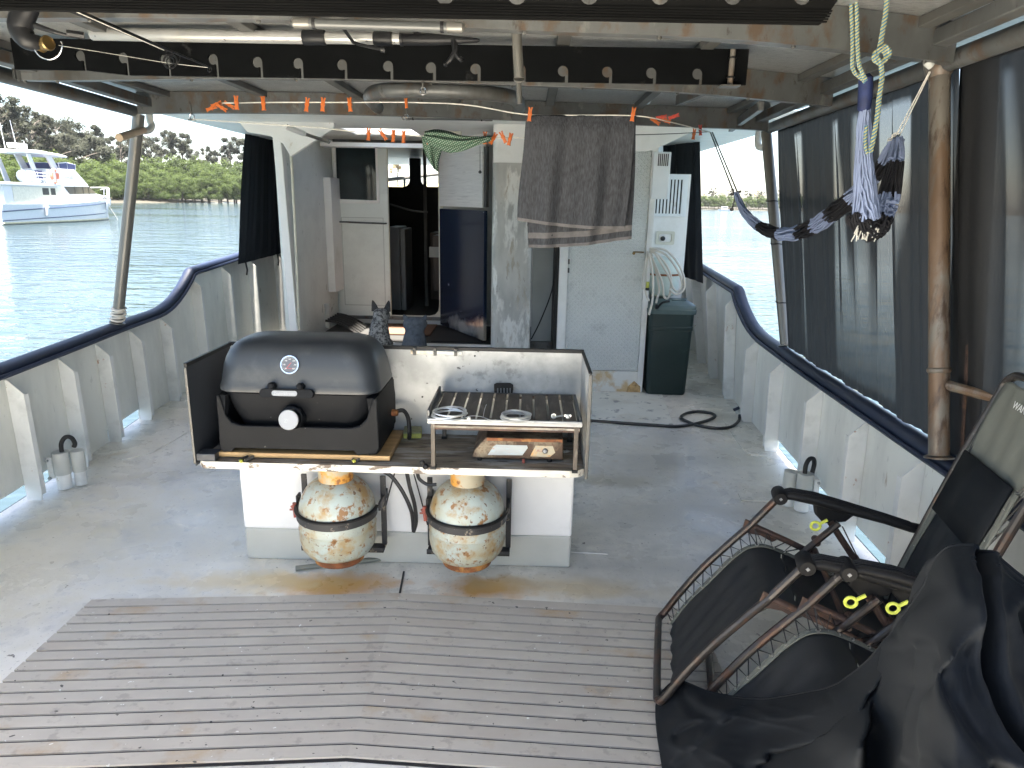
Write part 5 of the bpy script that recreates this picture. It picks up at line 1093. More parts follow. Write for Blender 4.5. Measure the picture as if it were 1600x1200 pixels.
# sponge
c = at(645, 676, 'z', ZT+.015); T = thing('sponge', 'yellow-green scouring sponge on the bench right of the grill', 'sponge', c-Vector((0, 0, .015)))
Rz = Matrix.Rotation(.12, 3, 'Z'); m = MB(); m.box(c, (.075, .095, .022), Rz); m.build('foam', m_sponge, T, bevel=.005); m = MB(); m.box(c+Vector((0, 0, .0145)), (.074, .094, .007), Rz); m.build('scourer', m_scour, T, bevel=.002)

# ------------------------------------------------------------------ folding camp table
ZC = .775; c0 = at(668, 660, 'z', ZC); c1 = at(914, 667, 'z', ZC)
tx0, tx1, ty0, ty1 = -.352, .215, 2.405, 2.78
Tt = thing('camp_table', 'small folding camp table with a dark slatted top standing on the steel bench', 'camp table', ((tx0+tx1)/2, 2.59, ZT))
nsl = 10; wsl = (tx1-tx0-.03)/nsl
for k in range(nsl):
    a = tx0+.015+k*wsl; m = MB(); m.b2((a+.004, ty0+.012, ZC-.006), (a+wsl-.004, ty1-.004, ZC+random.uniform(0, .0012))); m.build('slat', m_slat, Tt, bevel=.0015)
m = MB(); m.b2((tx0, ty0, ZC-.016), (tx1, ty0+.012, ZC+.003)); m.build('front_rail', m_galv, Tt, bevel=.002)
m = MB(); m.b2((tx0+.002, ty0-.003, ZC-.015), (tx1-.001, ty0-.001, ZC-.003)); m.build('white_trim', m_trim, Tt)
m = MB(); m.b2((tx0+.012, ty0+.004, ZC-.040), (tx1-.008, ty0+.016, ZC-.017)); m.build('apron', m_chairr, Tt, bevel=.002)
m = MB(); m.b2((tx0+.012, ty0-.0, ZC-.030), (tx1-.008, ty0+.003, ZC-.022)); m.build('apron_bead', m_oldwood, Tt)
m = MB(); m.b2((tx0, ty1-.005, ZC-.02), (tx1, ty1+.004, ZC+.003)); m.build('back_rail', m_alud, Tt)
for x in (tx0, tx1-.012): m = MB(); m.b2((x, ty0+.012, ZC-.016), (x+.012, ty1-.005, ZC+.006)); m.build('side_rail', m_alu, Tt, bevel=.002)
for x, y in ((tx0+.02, ty0+.01), (tx1-.02, ty0+.01), (tx0+.02, ty1-.02), (tx1-.02, ty1-.02)):
    m = MB(); m.b2((x-.008, y-.012, ZT+.006), (x+.008, y+.012, ZC-.016)); lg = m.build('leg', m_slat, Tt, bevel=.002)
    m = MB(); m.b2((x-.011, y-.016, ZT+.0005), (x+.011, y+.016, ZT+.012)); m.build('foot', m_black, lg, bevel=.002)
m = MB(); m.lathe([(.008, 0), (.011, .004), (.011, .014), (.006, .018)], (tx0-.004, ty0+.004, ZT+.012), (-.6, -1, 0), 10); m.lathe([(.008, 0), (.010, .004), (.010, .012)], (tx0-.018, ty0+.01, ZT+.022), (-.6, -1, .2), 10); m.build('leg_knob', m_black, Tt)
m = MB(); m.b2((tx0-.004, ty0+.02, ZC+.003), (tx0+.006, ty1-.01, ZC+.03)); m.build('side_lip', m_alu, Tt, bevel=.003)
# coils of wire
def coil(px, py, r, turns, lbl, seed, tube=.0022, hz=.022):
    c = at(px, py, 'z', ZC+.012); rnd = random.Random(seed); T = thing('wire_coil', lbl, 'wire coil', c-Vector((0, 0, .010)))
    P = []
    for k in range(turns*20):
        a = k*math.pi/10; rr_ = r*(1+rnd.uniform(-.02, .02))+ .004*math.sin(k*.173+seed)
        P.append(c+Vector((math.cos(a)*rr_+.003*math.sin(k*.05), math.sin(a)*rr_, -.006+hz*(.5+.5*math.sin(k*.21+seed))*.8+rnd.uniform(0, .001))))
    m = MB(); m.tube(P, tube, 5); m.build('wire_turns', m_wire, T, smooth=True); return T
T = coil(702, 647, .060, 9, 'loose coil of grey wire at the left end of the camp table', 1)
T = coil(806, 650, .050, 14, 'tight bright ring of coiled wire in the middle of the camp table', 4, .0028, .016)
# spatula: black slotted blade standing against the back wall, with a handle lying to its right
T = thing('spatula', 'black slotted spatula leaning on the back panel behind the camp table', 'spatula', at(787, 625, 'y', YB-.02))
q = o5([(772, 600), (776, 598), (797, 598), (802, 601), (802, 608), (799, 624), (773, 624), (772, 608)], YB-.012); hs_ = [o5([(x, 606), (x+2.2, 606), (x+2.4, 620), (x+.2, 620)], YB-.012) for x in (776.5, 781.5, 786.5, 791.5, 796)]
m = MB(); m.poly(q[::-1], (0, YB-.016, 0), (1, 0, 0), (0, 0, 1), -.003, [h[::-1] for h in hs_]); m.build('blade', m_black, T)
a, b, c = at(788, 624, 'y', YB-.02), at(812, 622, 'y', YB-.04), at(856, 618, 'y', YB-.04)
m = MB(); m.tube([a, b], .0035, 6); m.build('neck', m_black, T); m = MB(); m.tube([b, b.lerp(c, .2), b.lerp(c, .7), c], [.005, .008, .008, .004], 8, sq=.6); m.build('handle', m_chairr, T, smooth=True)
# small things on the camp table
def sm(px, py, lbl, f, nm, cat):
    c = at(px, py, 'z', ZC+.006); T = thing(nm, lbl, cat, c-Vector((0, 0, .005))); f(c, T)
def tap(c, T):
    m = MB(); m.tube([c, c+Vector((.035, .02, .002))], .0035, 7); m.lathe([(.009, -.003), (.011, 0), (.009, .003)], c+Vector((0, 0, .004)), (.3, -.6, .6), 12); m.build('screw_body', m_wire, T, smooth=True); m = MB(); m.tube([c+Vector((.008*math.cos(a), -.004, .006+.008*math.sin(a))) for a in [k*math.pi/5 for k in range(10)]], .002, 5, closed=True); m.build('ring', m_wire, T)
sm(865, 652, 'small steel eye bolt lying right of the bright wire ring', tap, 'eye_bolt', 'eye bolt')
sm(887, 654, 'steel wing nut near the right end of the camp table', lambda c, T: (MB().lathe([(.004, 0), (.009, .004), (.009, .010), (.005, .014)], c, (0, 0, 1), 10).build('nut', m_wire, T), MB().box(c+Vector((0, 0, .011)), (.026, .004, .009)).build('wings', m_wire, T, bevel=.001)), 'wing_nut', 'wing nut')
sm(731, 654, 'tiny steel nut just right of the loose wire coil', lambda c, T: (MB().lathe([(.004, 0), (.008, .002), (.008, .008), (.004, .012)], c, (.6, -.5, .3), 8).build('nut', m_wire, T),), 'nut', 'nut')
P = [at(x, y, 'z', ZC+.006) for x, y in ((722, 655), (735, 650), (752, 651), (768, 657), (775, 656))]; P2 = [at(755, 651, 'z', ZC+.006), at(757, 640, 'z', ZC+.02), at(760, 632, 'z', ZC+.02)]
m = MB(); m.tube(catmull(P, 4), .0015, 5); m.tube(P2, .0012, 5); tag(m.build('loose_wire', m_wire, base=P[0]), 'thin loose wire lying between the two wire coils', 'wire')
# rusted stove
sx0, sx1 = at(737, 700, 'y', 2.50).x, at(880, 700, 'y', 2.50).x; sy = 2.50; z0s = ZT+.014; z1s = ZT+.100
Ts_ = thing('camp_stove', 'rusted portable gas stove with a faded label on the bench under the camp table', 'stove', ((sx0+sx1)/2, sy+.1, ZT))
m = MB(); m.poly([(sx0, z0s), (sx1, z0s), (sx1, z1s), (sx0+.055, z1s), (sx0+.010, z0s+.03)], (0, sy, 0), (1, 0, 0), (0, 0, 1), -.24); m.build('stove_body', m_stove, Ts_, bevel=.004)
m = MB(); m.b2((sx0+.058, sy-.004, z1s-.014), (sx1-.004, sy, z1s-.002)); m.build('top_lip', m_rust, Ts_, bevel=.001)
lx = sx0
m = MB(); m.poly([(lx+.062, z0s+.014), (lx+.195, z0s+.016), (lx+.215, z0s+.046), (lx+.212, z0s+.056), (lx+.095, z0s+.056), (lx+.083, z0s+.048)], (0, sy, 0), (1, 0, 0), (0, 0, 1), .0016); lb = m.build('label_plate', m_label, Ts_)
for k in range(5): text(('BUTANE GAS STOVE', 'WARNING', 'READ INSTRUCTIONS', 'USE OUTDOORS ONLY', 'KEEP CLEAR')[k], .0055, (lx+.118, sy-.0022, z0s+.048-k*.0068), (1, 0, 0), (0, 0, 1), m_greyprint, 'label_print', Ts_, .0001)
m = MB(); m.poly([(lx+.225, z0s+.012), (sx1-.05, z0s+.012), (sx1-.03, z0s+.03), (sx1-.04, z0s+.056), (lx+.245, z0s+.056)], (0, sy, 0), (1, 0, 0), (0, 0, 1), .0016); m.build('control_plate', m_collar, Ts_)
text('AUTO', .016, (lx+.272, sy-.0022, z0s+.036), (1, 0, 0), (0, 0, 1), m_redrust, 'plate_lettering', Ts_, .0001)
kx = at(852, 696, 'y', sy); m = MB(); m.lathe([(.011, 0), (.011, .004), (.008, .006)], (kx.x, sy-.001, z0s+.036), (0, -1, 0), 16); m.build('knob_stub', m_alud, Ts_); m = MB(); m.lathe([(.008, .005), (.006, .009), (.001, .010)], (kx.x, sy-.001, z0s+.036), (0, -1, 0), 14); m.build('knob_pin', m_silver, Ts_)
for x, y in ((sx0+.03, sy+.015), (sx1-.05, sy+.015), (sx0+.03, sy+.2), (sx1-.05, sy+.2)): m = MB(); m.lathe([(.009, 0), (.011, .014)], (x, y, ZT+.0005), (0, 0, 1), 10); m.build('foot', m_blackr, Ts_)
m = MB(); m.tube([(sx0+.20, sy-.006, z0s+.002), (sx0+.20, sy-.010, ZT+.001)], .006, 8); m.build('drip_tube', m_redrust, Ts_)
c = at(880, 708, 'z', ZT+.002); T = thing('paper_scrap', 'crumpled white scrap on the bench at the right of the rusted stove', 'paper', c); m = MB(); m.grid([[c+Vector((i*.012-.02, j*.010, .004*math.sin(i*2+j)+.004)) for i in range(5)] for j in range(3)]); m.build('crumpled_sheet', m_bwhite, T, solid=.001)

# ------------------------------------------------------------------ gas bottles
def bottle(px, lbl, seed):
    c = Vector((px, 2.560, 0)); zb_ = .142; g = 'rusty gas bottles strapped under the bench'
    T = thing('gas_bottle', lbl, 'gas bottle', (px, 2.56, .16), g)
    r = .153
    pr = [(.05, .0), (.10, .004), (.128, .02), (.146, .048), (r, .085), (r, .130), (r+.002, .133), (r, .137), (r, .190), (.150, .222), (.140, .256), (.122, .288), (.095, .314), (.060, .330), (.02, .336)]
    m = MB(); m.lathe(pr, c+Vector((0, 0, zb_)), (0, 0, 1), 40); m.build('bottle_shell', m_gas, T, smooth=True)
    m = MB(); m.lathe([(.098, -.022), (.100, -.020), (.104, .010), (.100, .010), (.097, -.02)], c+Vector((0, 0, zb_)), (0, 0, 1), 32, caps=False); m.build('foot_ring', m_rust, T, smooth=True)
    m = MB(); R = []
    for k in range(25):
        a = rad(150+k*(230/24)); R.append([c+Vector((math.cos(a)*q, math.sin(a)*q, zb_+z)) for q, z in ((.068, .322), (.070, .41), (.066, .41), (.064, .322))])
    m.loft(R); m.build('collar', m_collar, T, smooth=True, ang=.6)
    m = MB(); m.lathe([(.012, 0), (.012, .02), (.008, .022), (.008, .04)], c+Vector((0, 0, zb_+.35)), (0, 0, 1), 12); m.build('valve', m_brass, T)
    text('PROPANE GAS LIMIT', .011, c+Vector((.02, -r-.0012, zb_+.19)), (1, 0, .02), (0, 0, 1), m_black, 'stencil', T, .0002)
    B = thing('bottle_bracket', lbl.replace('rust-spotted gas bottle', 'black strap bracket holding the gas bottle').replace('gas bottle with', 'bottle with'), 'bracket', (px, 2.62, .16), 'strap brackets of the gas bottles')
    m = MB(); R = []
    for k in range(33):
        a = rad(178+k*(184/32)); R.append([c+Vector((math.cos(a)*q, math.sin(a)*q, zb_+z-.006*math.sin(rad(k*180/32)))) for q, z in ((r+.002, .178), (r+.008, .178), (r+.008, .206), (r+.002, .206))])
    m.loft(R); m.build('strap_band', m_strap, B, smooth=True, ang=.6)
    m = MB(); R = [[p+Vector((0, 0, .016)) for p in q] for q in R]; R = []
    for k in range(33):
        a = rad(178+k*(184/32)); R.append([c+Vector((math.cos(a)*q, math.sin(a)*q, zb_+z-.006*math.sin(rad(k*180/32)))) for q, z in ((r+.002, .207), (r+.015, .209), (r+.015, .214), (r+.002, .216))])
    m.loft(R); m.build('strap_lip', m_black, B, smooth=True, ang=.6)
    for s in (-1, 1):
        m = MB(); x = px+s*(r+.012); m.b2((x-.011, 2.66, .130), (x+.011, 2.672, .44)); m.b2((x-.004, 2.58, zb_+.18), (x+.006, 2.735, zb_+.215)); m.build('upright', m_strap, B, bevel=.002)
    m = MB(); m.b2((px-r-.02, 2.60, .122), (px+r+.02, 2.672, .130)); m.b2((px-r-.02, 2.60, .122), (px+r+.02, 2.606, .144)); m.build('shelf_bar', m_strap, B, bevel=.002)
    m = MB(); q = c+Vector((-r-.018, -.01, zb_+.19)); m.tube([q+Vector((0, 0, .03)), q, q+Vector((.004, -.006, -.03))], .008, 7); m.tube([q+Vector((-.012, 0, .018)), q+Vector((.01, -.004, -.016))], .006, 6); m.lathe([(.004, -.02), (.004, .02)], q, (1, 0, 0), 8); m.build('wing_clamp', m_redrust, B, smooth=True)
    m = MB(); m.b2((px-r-.014, 2.56, zb_+.17), (px-r-.006, 2.60, zb_+.245)); m.build('clamp_tab', m_black, B)
bottle(-.744, 'left rust-spotted gas bottle with a black strap, below the grill', 1)
bottle(-.218, 'right rust-spotted gas bottle with a black strap, below the camp table', 2)
# hoses under the bench
def hose(pts, r, lbl, mt=m_bhose, cat='hose'):
    P = catmull(pts, 7); return tag(MB().tube(P, r, 8).build('gas_hose' if cat == 'hose' else cat, mt, smooth=True, base=P[0]), lbl, cat)
h = lambda L_, Y=2.66: [at(x, y, 'y', Y) for x, y in L_]
hose(h([(596, 735), (612, 745), (630, 770), (643, 800), (646, 828)]), .0085, 'left black gas hose drooping between the bottles')
hose(h([(635, 735), (640, 760), (648, 790), (650, 815), (646, 831)], 2.65), .0085, 'right black gas hose drooping between the bottles')
hose(h([(652, 736), (655, 748), (668, 757), (682, 757)], 2.63), .0075, 'short black hose bending to the right bottle')
hose(h([(617, 738), (608, 770), (598, 810)], 2.70), .003, 'thin black cord left of the drooping hoses', cat='cord')
hose(h([(645, 735), (655, 770), (668, 820)], 2.70), .003, 'thin black cord right of the drooping hoses', cat='cord')
a, b = at(462, 888, 'z', .011), at(644, 868, 'z', .011)
tag(MB().tube([a, b], .0115, 10).build('plastic_pipe', m_oldpipe, smooth=True, base=a), 'loose length of dull plastic pipe on the deck in front of the white box', 'pipe')
P = [at(x, y, 'z', .012) for x, y in ((905, 656), (960, 660), (1020, 664), (1060, 666), (1095, 660), (1116, 652), (1112, 646), (1090, 643), (1072, 646), (1064, 653), (1075, 659), (1092, 665), (1120, 669), (1142, 667), (1154, 658))] + [at(1156, 648, 'z', .05)]
hb = hose(P, .0115, 'black rubber hose looped once across the starboard deck')
q = at(1152, 642, 'z', .06); T = thing('hose_coupling', 'blue-grey hose coupling at the bulwark end of the black deck hose', 'coupling', q)
MB().lathe([(.014, -.02), (.018, -.015), (.018, 0), (.022, .002), (.022, .03), (.015, .035)], q, (-.4, .3, .8), 14).build('coupling_body', m_pvc, T, smooth=True); MB().lathe([(.023, .006), (.0245, .008), (.0245, .026), (.023, .028)], q, (-.4, .3, .8), 14).build('coupling_ring', m_navy, T, smooth=True)

# ------------------------------------------------------------------ rod-pot pairs welded by the bulwark
def pots(c, s, lbl):
    T = thing('pipe_socket', lbl, 'pipe socket', c)
    for k, (dx, dy, h_, r_) in enumerate(((0, 0, .205, .036), (s*-.055, .055, .195, .030))):
        m = MB(); p = c+Vector((dx, dy, 0)); m.lathe([(r_, 0), (r_, h_*.42)], p, (0, 0, 1), 20); m.build('socket_base', m_rib, T, smooth=True)
        m = MB(); m.lathe([(r_+.004, h_*.40), (r_+.005, h_*.43), (r_+.005, h_), (r_-.002, h_+.001), (.001, h_+.001)], p, (0, 0, 1), 20); m.build('socket_sleeve', m_pvc, T, smooth=True, ang=.5)
    m = MB(); m.tube(catmull([c+Vector((.012, .0, .19)), c+Vector((.014, 0, .25)), c+Vector((.035, .01, .285)), c+Vector((.06, .02, .28)), c+Vector((.068, .03, .245)), c+Vector((.06, .03, .225))] if s < 0 else [c+Vector((-.005, .0, .19)), c+Vector((-.006, 0, .25)), c+Vector((.012, .01, .28)), c+Vector((.035, .015, .28)), c+Vector((.045, .02, .25)), c+Vector((.04, .02, .20))], 5), .0115, 10); m.build('rubber_loop', m_blackr, T, smooth=True)
    m = MB(); x = c.x+s*.075*1; m.b2((min(x, c.x+s*.045), c.y-.012, .06), (max(x, c.x+s*.045), c.y+.05, .18)); m.build('bracket', m_rib, T, bevel=.003)
    for z in (.065, .165): m = MB(); m.lathe([(.008, 0), (.008, .012), (.004, .014)], (c.x+s*.065, c.y-.014, z), (0, -1, 0), 6); m.build('bolt', m_galv, T)
pots(Vector((-2.478, 3.43, .006)), -1, 'pair of white pipe sockets with a black rubber loop by the port bulwark')
pots(Vector((1.478, 3.40, .006)), 1, 'pair of grey pipe sockets with a black rubber loop by the starboard bulwark')

# ================================================================== DOGS
def dog(base, H_, wid, fur, ear, lbl, broad, head_turn, ear_tilt):
    """sitting dog seen from behind: haunches, back, neck, head turned a little; the body one skin"""
    T = thing('dog', lbl, 'dog', base)
    b = Vector(base); k = H_/.72; W = wid
    rings = []
    spec = [(.00, .0, .16, .17), (.03, .0, .185, .20), (.10, .01, .185, .20), (.18, .04, .160, .175), (.26, .08, .135, .15), (.34, .11, .118, .13), (.42, .135, .105, .115), (.49, .15, .092, .098), (.54, .165, .082, .086)]
    for z, y, hx_, hy_ in spec: rings.append([b+Vector((math.cos(a)*hx_*W, y*k+math.sin(a)*hy_*.9*k, z*k)) for a in [i*math.pi/10 for i in range(20)]])
    # head, egg-shaped and joined on
    hd = [(.575, .185, .080, .080), (.605, .20, .086, .088), (.635, .205, .082, .085), (.66, .205, .066, .070), (.675, .205, .035, .040)]
    for z, y, hx_, hy_ in hd: rings.append([b+Vector((head_turn*.02+math.cos(a)*hx_*W*broad, y*k+math.sin(a)*hy_*k, z*k)) for a in [i*math.pi/10 for i in range(20)]])
    m = MB(); m.loft(rings)
    # haunches, forelegs, paws, muzzle and tail grown from the same mesh
    for s in (-1, 1):
        m.lathe([(.02, -.10), (.075, -.07), (.10, 0), (.085, .07), (.03, .11)], b+Vector((s*.12*W, .05*k, .095*k)), (0, .9, .25), 14)
        m.tube(catmull([b+Vector((s*.07*W, .22*k, .36*k)), b+Vector((s*.075*W, .27*k, .20*k)), b+Vector((s*.075*W, .27*k, .03*k)), b+Vector((s*.075*W, .33*k, .02*k))], 4), [.05*k, .048*k, .045*k, .04*k, .036*k, .032*k, .03*k, .029*k, .028*k, .028*k, .030*k, .030*k, .020*k], 10)
        m.tube([b+Vector((s*.17*W, .08*k, .03*k)), b+Vector((s*.17*W, .26*k, .025*k))], [.032*k, .022*k], 8)
    mz = Vector((.35*head_turn, 1, -.15)).normalized()
    m.lathe([(.055*k, 0), (.045*k, .05*k), (.034*k, .11*k), (.024*k, .135*k), (.005*k, .14*k)], b+Vector((head_turn*.03, .25*k, .60*k)), mz, 12)
    m.tube(catmull([b+Vector((0, -.15*k, .05*k)), b+Vector((.06, -.24*k, .03*k)), b+Vector((.18, -.27*k, .03*k))], 4), [.03*k]*4+[.024*k]*4+[.01*k], 8)
    o = m.build('body', fur, T, smooth=True, ang=3)
    rm = o.modifiers.new('skin', 'REMESH'); rm.mode = 'VOXEL'; rm.voxel_size = .012; rm.use_smooth_shade = True
    sm_ = o.modifiers.new('soft', 'SMOOTH'); sm_.iterations = 8; sm_.factor = .6
    hp_ = b+Vector((head_turn*.02, .20*k, .645*k))
    for s in (-1, 1):
        c = hp_+Vector((s*.055*W*broad, 0, 0)); tip = c+Vector((s*ear_tilt*.045, -.005, .105*k if broad < 1.2 else .06*k))
        m = MB(); R = []
        for t_ in (0, .3, .6, .85, 1):
            p = c.lerp(tip, t_); w_ = (.036*k)*(1-t_)**.7+.004; R.append([p+Vector((math.cos(a)*w_, math.sin(a)*.014*(1-t_*.7)+.008*math.sin(t_*3), 0)) for a in [i*math.pi/5 for i in range(10)]])
        m.loft(R); m.build('ear', ear, T, smooth=True, ang=1.2)
    for s in (-1, 1):
        e = hp_+mz*.085*k+Vector((s*.035*k, 0, -.005*k)); m = MB(); m.lathe([(.002, -.008), (.009, -.004), (.010, 0), (.009, .004), (.002, .008)], e, mz, 10); m.build('eye', m_blackr, T, smooth=True)
    n_ = b+Vector((head_turn*.03, .25*k, .60*k))+mz*.138*k; m = MB(); m.lathe([(.004, -.01), (.014, -.004), (.013, .006), (.003, .01)], n_, mz, 10); m.build('nose', m_blackr, T, smooth=True)
    return T
dog((-1.285, 5.82, .004), .665, .92, m_dogs, m_ear, 'speckled grey cattle dog with pricked ears sitting with its back to the camera', .95, .6, .5)
dog((-.972, 5.82, .004), .59, 1.02, m_dogb, m_dogb, 'blue-grey dog with short rounded ears sitting right of the speckled dog, seen from behind', 1.28, 0, .55)
# ================================================================== RECLINING CHAIRS
O_ = Vector((.555, 2.255, 0)); U_ = Vector((.982, -.19, 0)).normalized(); W_ = Vector((-.19, -.982, 0)).normalized()
def cp(u, wv, z, off=Vector((0, 0, 0))): return O_+off+U_*u+W_*wv+Vector((0, 0, z))
WD = .47
def chair(off, label):
    T = thing('reclining_chair', label, 'chair', O_+off, 'folding reclining chairs side by side')
    c = lambda u, wv, z: cp(u, wv, z, off)
    def tb(name, pts, r=.0115, mt=m_chair, n=10, sm_=4, p=None):
        return MB().tube(catmull(pts, sm_) if sm_ else pts, r, n).build(name, mt, p or T, smooth=True)
    legp = [(-.02, .10), (.03, .19), (.10, .30), (.18, .405), (.245, .485)]
    seatp = [(.245, .485), (.38, .435), (.52, .375), (.64, .325), (.72, .310)]
    backp = [(.70, .31), (.735, .44), (.79, .64), (.855, .86), (.905, 1.01), (.915, 1.045)]
    top = []
    tb('leg_rest_frame', [c(u, 0, z) for u, z in reversed(legp)] + [c(-.035, .012, .085), c(-.04, .06, .08), c(-.04, WD-.06, .08), c(-.035, WD-.012, .085)] + [c(u, WD, z) for u, z in legp], .0125)
    tb('back_frame', [c(u, .03, z) for u, z in backp]+[c(.922, .05, 1.07), c(.93, .10, 1.085), c(.93, WD-.11, 1.085), c(.922, WD-.06, 1.07)]+[c(u, WD-.04, z) for u, z in reversed(backp)], .0125)
    for s in (0, WD):
        tb('arm_upright', [c(.245, s, .485), c(.315, s, .585), c(.33, s, .602)], .0125, sm_=0)
        tb('seat_rail', [c(u, s, z) for u, z in seatp], .0105, m_chairr)
        # hinge plate at the knee
        m = MB(); o2 = [(-.02, -.03), (.045, -.035), (.085, -.055), (.10, -.045), (.085, -.02), (.03, .005), (-.01, .02)]
        m.poly(o2, c(.235, s-.004, .485), U_, (0, 0, 1), .008); m.build('knee_bracket', m_chairr, T, bevel=.002)
        # cross legs
        tb('front_leg', [c(.52, s+.012, .53), c(.36, s+.012, .33), c(.14, s+.012, .03)], .0115)
        tb('rear_leg', [c(.50, s-.012, .52), c(.64, s-.012, .33), c(.86, s-.012, .03)], .0115, m_chairr)
        m = MB(); m.bar(c(.545, s-.02, .50), c(.80, s-.02, .06), .004, .030, W_); m.build('flat_strut', m_chairr, T, bevel=.001)
        m = MB(); m.lathe([(.012, -.02), (.012, .02)], c(.46, s, .452), W_, 12); m.lathe([(.007, -.024), (.007, .024)], c(.60, s, .40), W_, 8); m.build('pivot', m_chairr, T)
        # armrest: ribbed moulded pad
        ap = [(.315, .605, .026, .010), (.36, .615, .030, .016), (.44, .606, .031, .018), (.54, .585, .029, .017), (.66, .560, .024, .015), (.74, .540, .019, .015), (.80, .532, .017, .016), (.815, .530, .012, .012)]
        R = []
        for u, z, hw, hh in ap:
            pts = []
            for i in range(14):
                a = 2*math.pi*i/14; pts.append(c(u, s, z)+W_*(math.cos(a)*hw)+Vector((0, 0, math.sin(a)*hh*(1 if math.sin(a) > 0 else 1.25))))
            R.append(pts)
        arm = MB().loft(R).build('armrest', m_arm, T, smooth=True, ang=.8)
        m = MB()
        for q in (-.018, -.009, 0, .009, .018): m.tube([c(u, s+q, z+hh*.99*math.sqrt(max(0, 1-(q/hw)**2))) for u, z, hw, hh in ap[:6]], .0022, 5)
        m.build('arm_ribs', m_arm, arm, smooth=True)
        m = MB(); m.lathe([(.014, -.034), (.0235, -.030), (.0245, -.006), (.0235, .028), (.020, .034)], c(.325, s, .604), W_, 16); m.build('arm_end', m_arm, arm, smooth=True, ang=.5)
        m = MB(); m.lathe([(.006, 0), (.006, .002)], c(.325, s+.034, .604), W_, 4); m.build('end_mark', m_silver, arm)
        # lock housing and lever
        m = MB(); m.poly([(-.06, .0), (.07, .0), (.085, -.02), (.05, -.06), (-.02, -.075), (-.05, -.045)], c(.50, s-.016, .585), U_, (0, 0, 1), -.032); m.build('lock_housing', m_arm, T, bevel=.006)
        lc = c(.445, s+.030, .520); m = MB(); m.tube([lc+U_*(.0145*math.cos(a))+Vector((0, 0, .0145*math.sin(a))) for a in [k*math.pi/8 for k in range(16)]], .0048, 7, closed=True); m.bar(lc+U_*.012+Vector((0, 0, .009)), lc+U_*.034+Vector((0, 0, .026)), .006, .008); m.build('lock_lever', m_lever, T, smooth=True)
    for (u, z) in ((.14, .018), (.86, .018)): tb('floor_bar', [c(u, -.03, z), c(u, WD+.03, z)], .0135, sm_=0)
    for s in (-.03, WD+.03):
        for u in (.14, .86): m = MB(); m.lathe([(.016, -.01), (.0165, .012), (.013, .014)], c(u, s, .019), W_, 10); m.build('foot_cap', m_black, T)
    tb('seat_crossbar', [c(.46, 0, .42), c(.46, WD, .42)], .009, m_chairr, sm_=0)
    # slung fabric
    def sheet(prof, ins, nm, mt, sag, edge=None, thick=.0025, w0=None, w1=None):
        P = catmull([Vector((u, 0, z)) for u, z in prof], 7); G = []; n = 16
        for i, p in enumerate(P):
            t_ = i/(len(P)-1); row = []
            k0 = ins; 
            for j in range(n+1):
                q = lerp(w0 if w0 is not None else k0, w1 if w1 is not None else WD-k0, j/n); e = (q-k0)/(WD-2*k0)
                row.append(c(p.x, q, p.z)+Vector((0, 0, -sag*math.sin(max(0, min(1, e))*math.pi)*math.sin(t_*math.pi)))+U_*(.004*math.sin(j*1.7+i*.4)))
            G.append(row)
        m = MB(); m.grid(G); return m.build(nm, mt, T, smooth=True, ang=3, solid=thick)
    lf = [(.005, .09), (.05, .17), (.12, .275), (.20, .385), (.265, .43), (.34, .42)]
    sf = [(.34, .42), (.46, .375), (.60, .325), (.73, .300)]
    bf = [(.68, .31), (.725, .46), (.785, .66), (.838, .83)]; hf = [(.838, .83), (.88, .96), (.918, 1.06)]
    sheet(lf, .045, 'leg_sling', m_sling, .03); sheet(sf, .045, 'seat_sling', m_sling, .03)
    sheet(bf, .072, 'back_sling', m_sling, .012, w0=.07, w1=WD-.08); sheet(hf, .048, 'head_panel', m_slingg, .006, w0=.044, w1=WD-.055)
    for w0, w1 in ((.036, .058), (WD-.058, WD-.036)):
        sheet([(a, b+.003) for a, b in lf+sf[1:]], .04, 'binding', m_slingg, .0, w0=w0, w1=w1)
        sheet([(a-.004, b+.002) for a, b in bf], .04, 'binding', m_slingg, .0, w0=w0+(.026 if w0 < .2 else -.036), w1=w1+(.03 if w0 < .2 else -.032))
    # pillow flap
    m = MB(); G = [[c(u-.012, q, z)+Vector((0, 0, .004)) for q in (.08, .2, .33, WD-.09)] for u, z in ((.778, .64), (.808, .74), (.838, .84))]; m.grid(G); m.build('back_pad', m_cloth, T, smooth=True, solid=.008)
    # lacing between rail and binding, with eyelets
    for s, sg in ((0, 1), (WD, -1)):
        m = MB(); gm = MB()
        def lace(rail, edge, n, so=0):
            A = catmull([Vector((u, 0, z)) for u, z in rail], 8); B = catmull([Vector((u, 0, z)) for u, z in edge], 8)
            pa = lambda t_: A[min(len(A)-1, int(t_*(len(A)-1)))]; pb = lambda t_: B[min(len(B)-1, int(t_*(len(B)-1)))]
            Q = []
            for k in range(n*2+1):
                t_ = k/(n*2)
                if k % 2: p = pa(t_); Q.append(c(p.x, s+so, p.z)+Vector((0, 0, .010))); Q.append(c(p.x+.004, s+so, p.z)+Vector((0, 0, -.010)))
                else:
                    p = pb(t_); q = c(p.x, s+so+sg*.046, p.z+.004); Q.append(q); gm.lathe([(.0035, -.001), (.0075, -.001), (.0075, .0016), (.0035, .0016)], q, (-.3, 0, 1) if rail is not backp else (-.9, 0, .3), 8, caps=False)
            m.tube(Q, .0021, 5)
        lace(legp, [(a, b) for a, b in lf[:5]], 11); lace(seatp, [(.265, .43)]+sf, 10); lace(backp[:5], bf, 11, .03 if sg > 0 else -.04)
        m.build('lacing', m_blackr, T); gm.build('eyelets', m_grom, T)
    return T
chA = chair(Vector((0, 0, 0)), 'reclining chair with olive-grey headrest and black sling nearest the starboard bulwark')
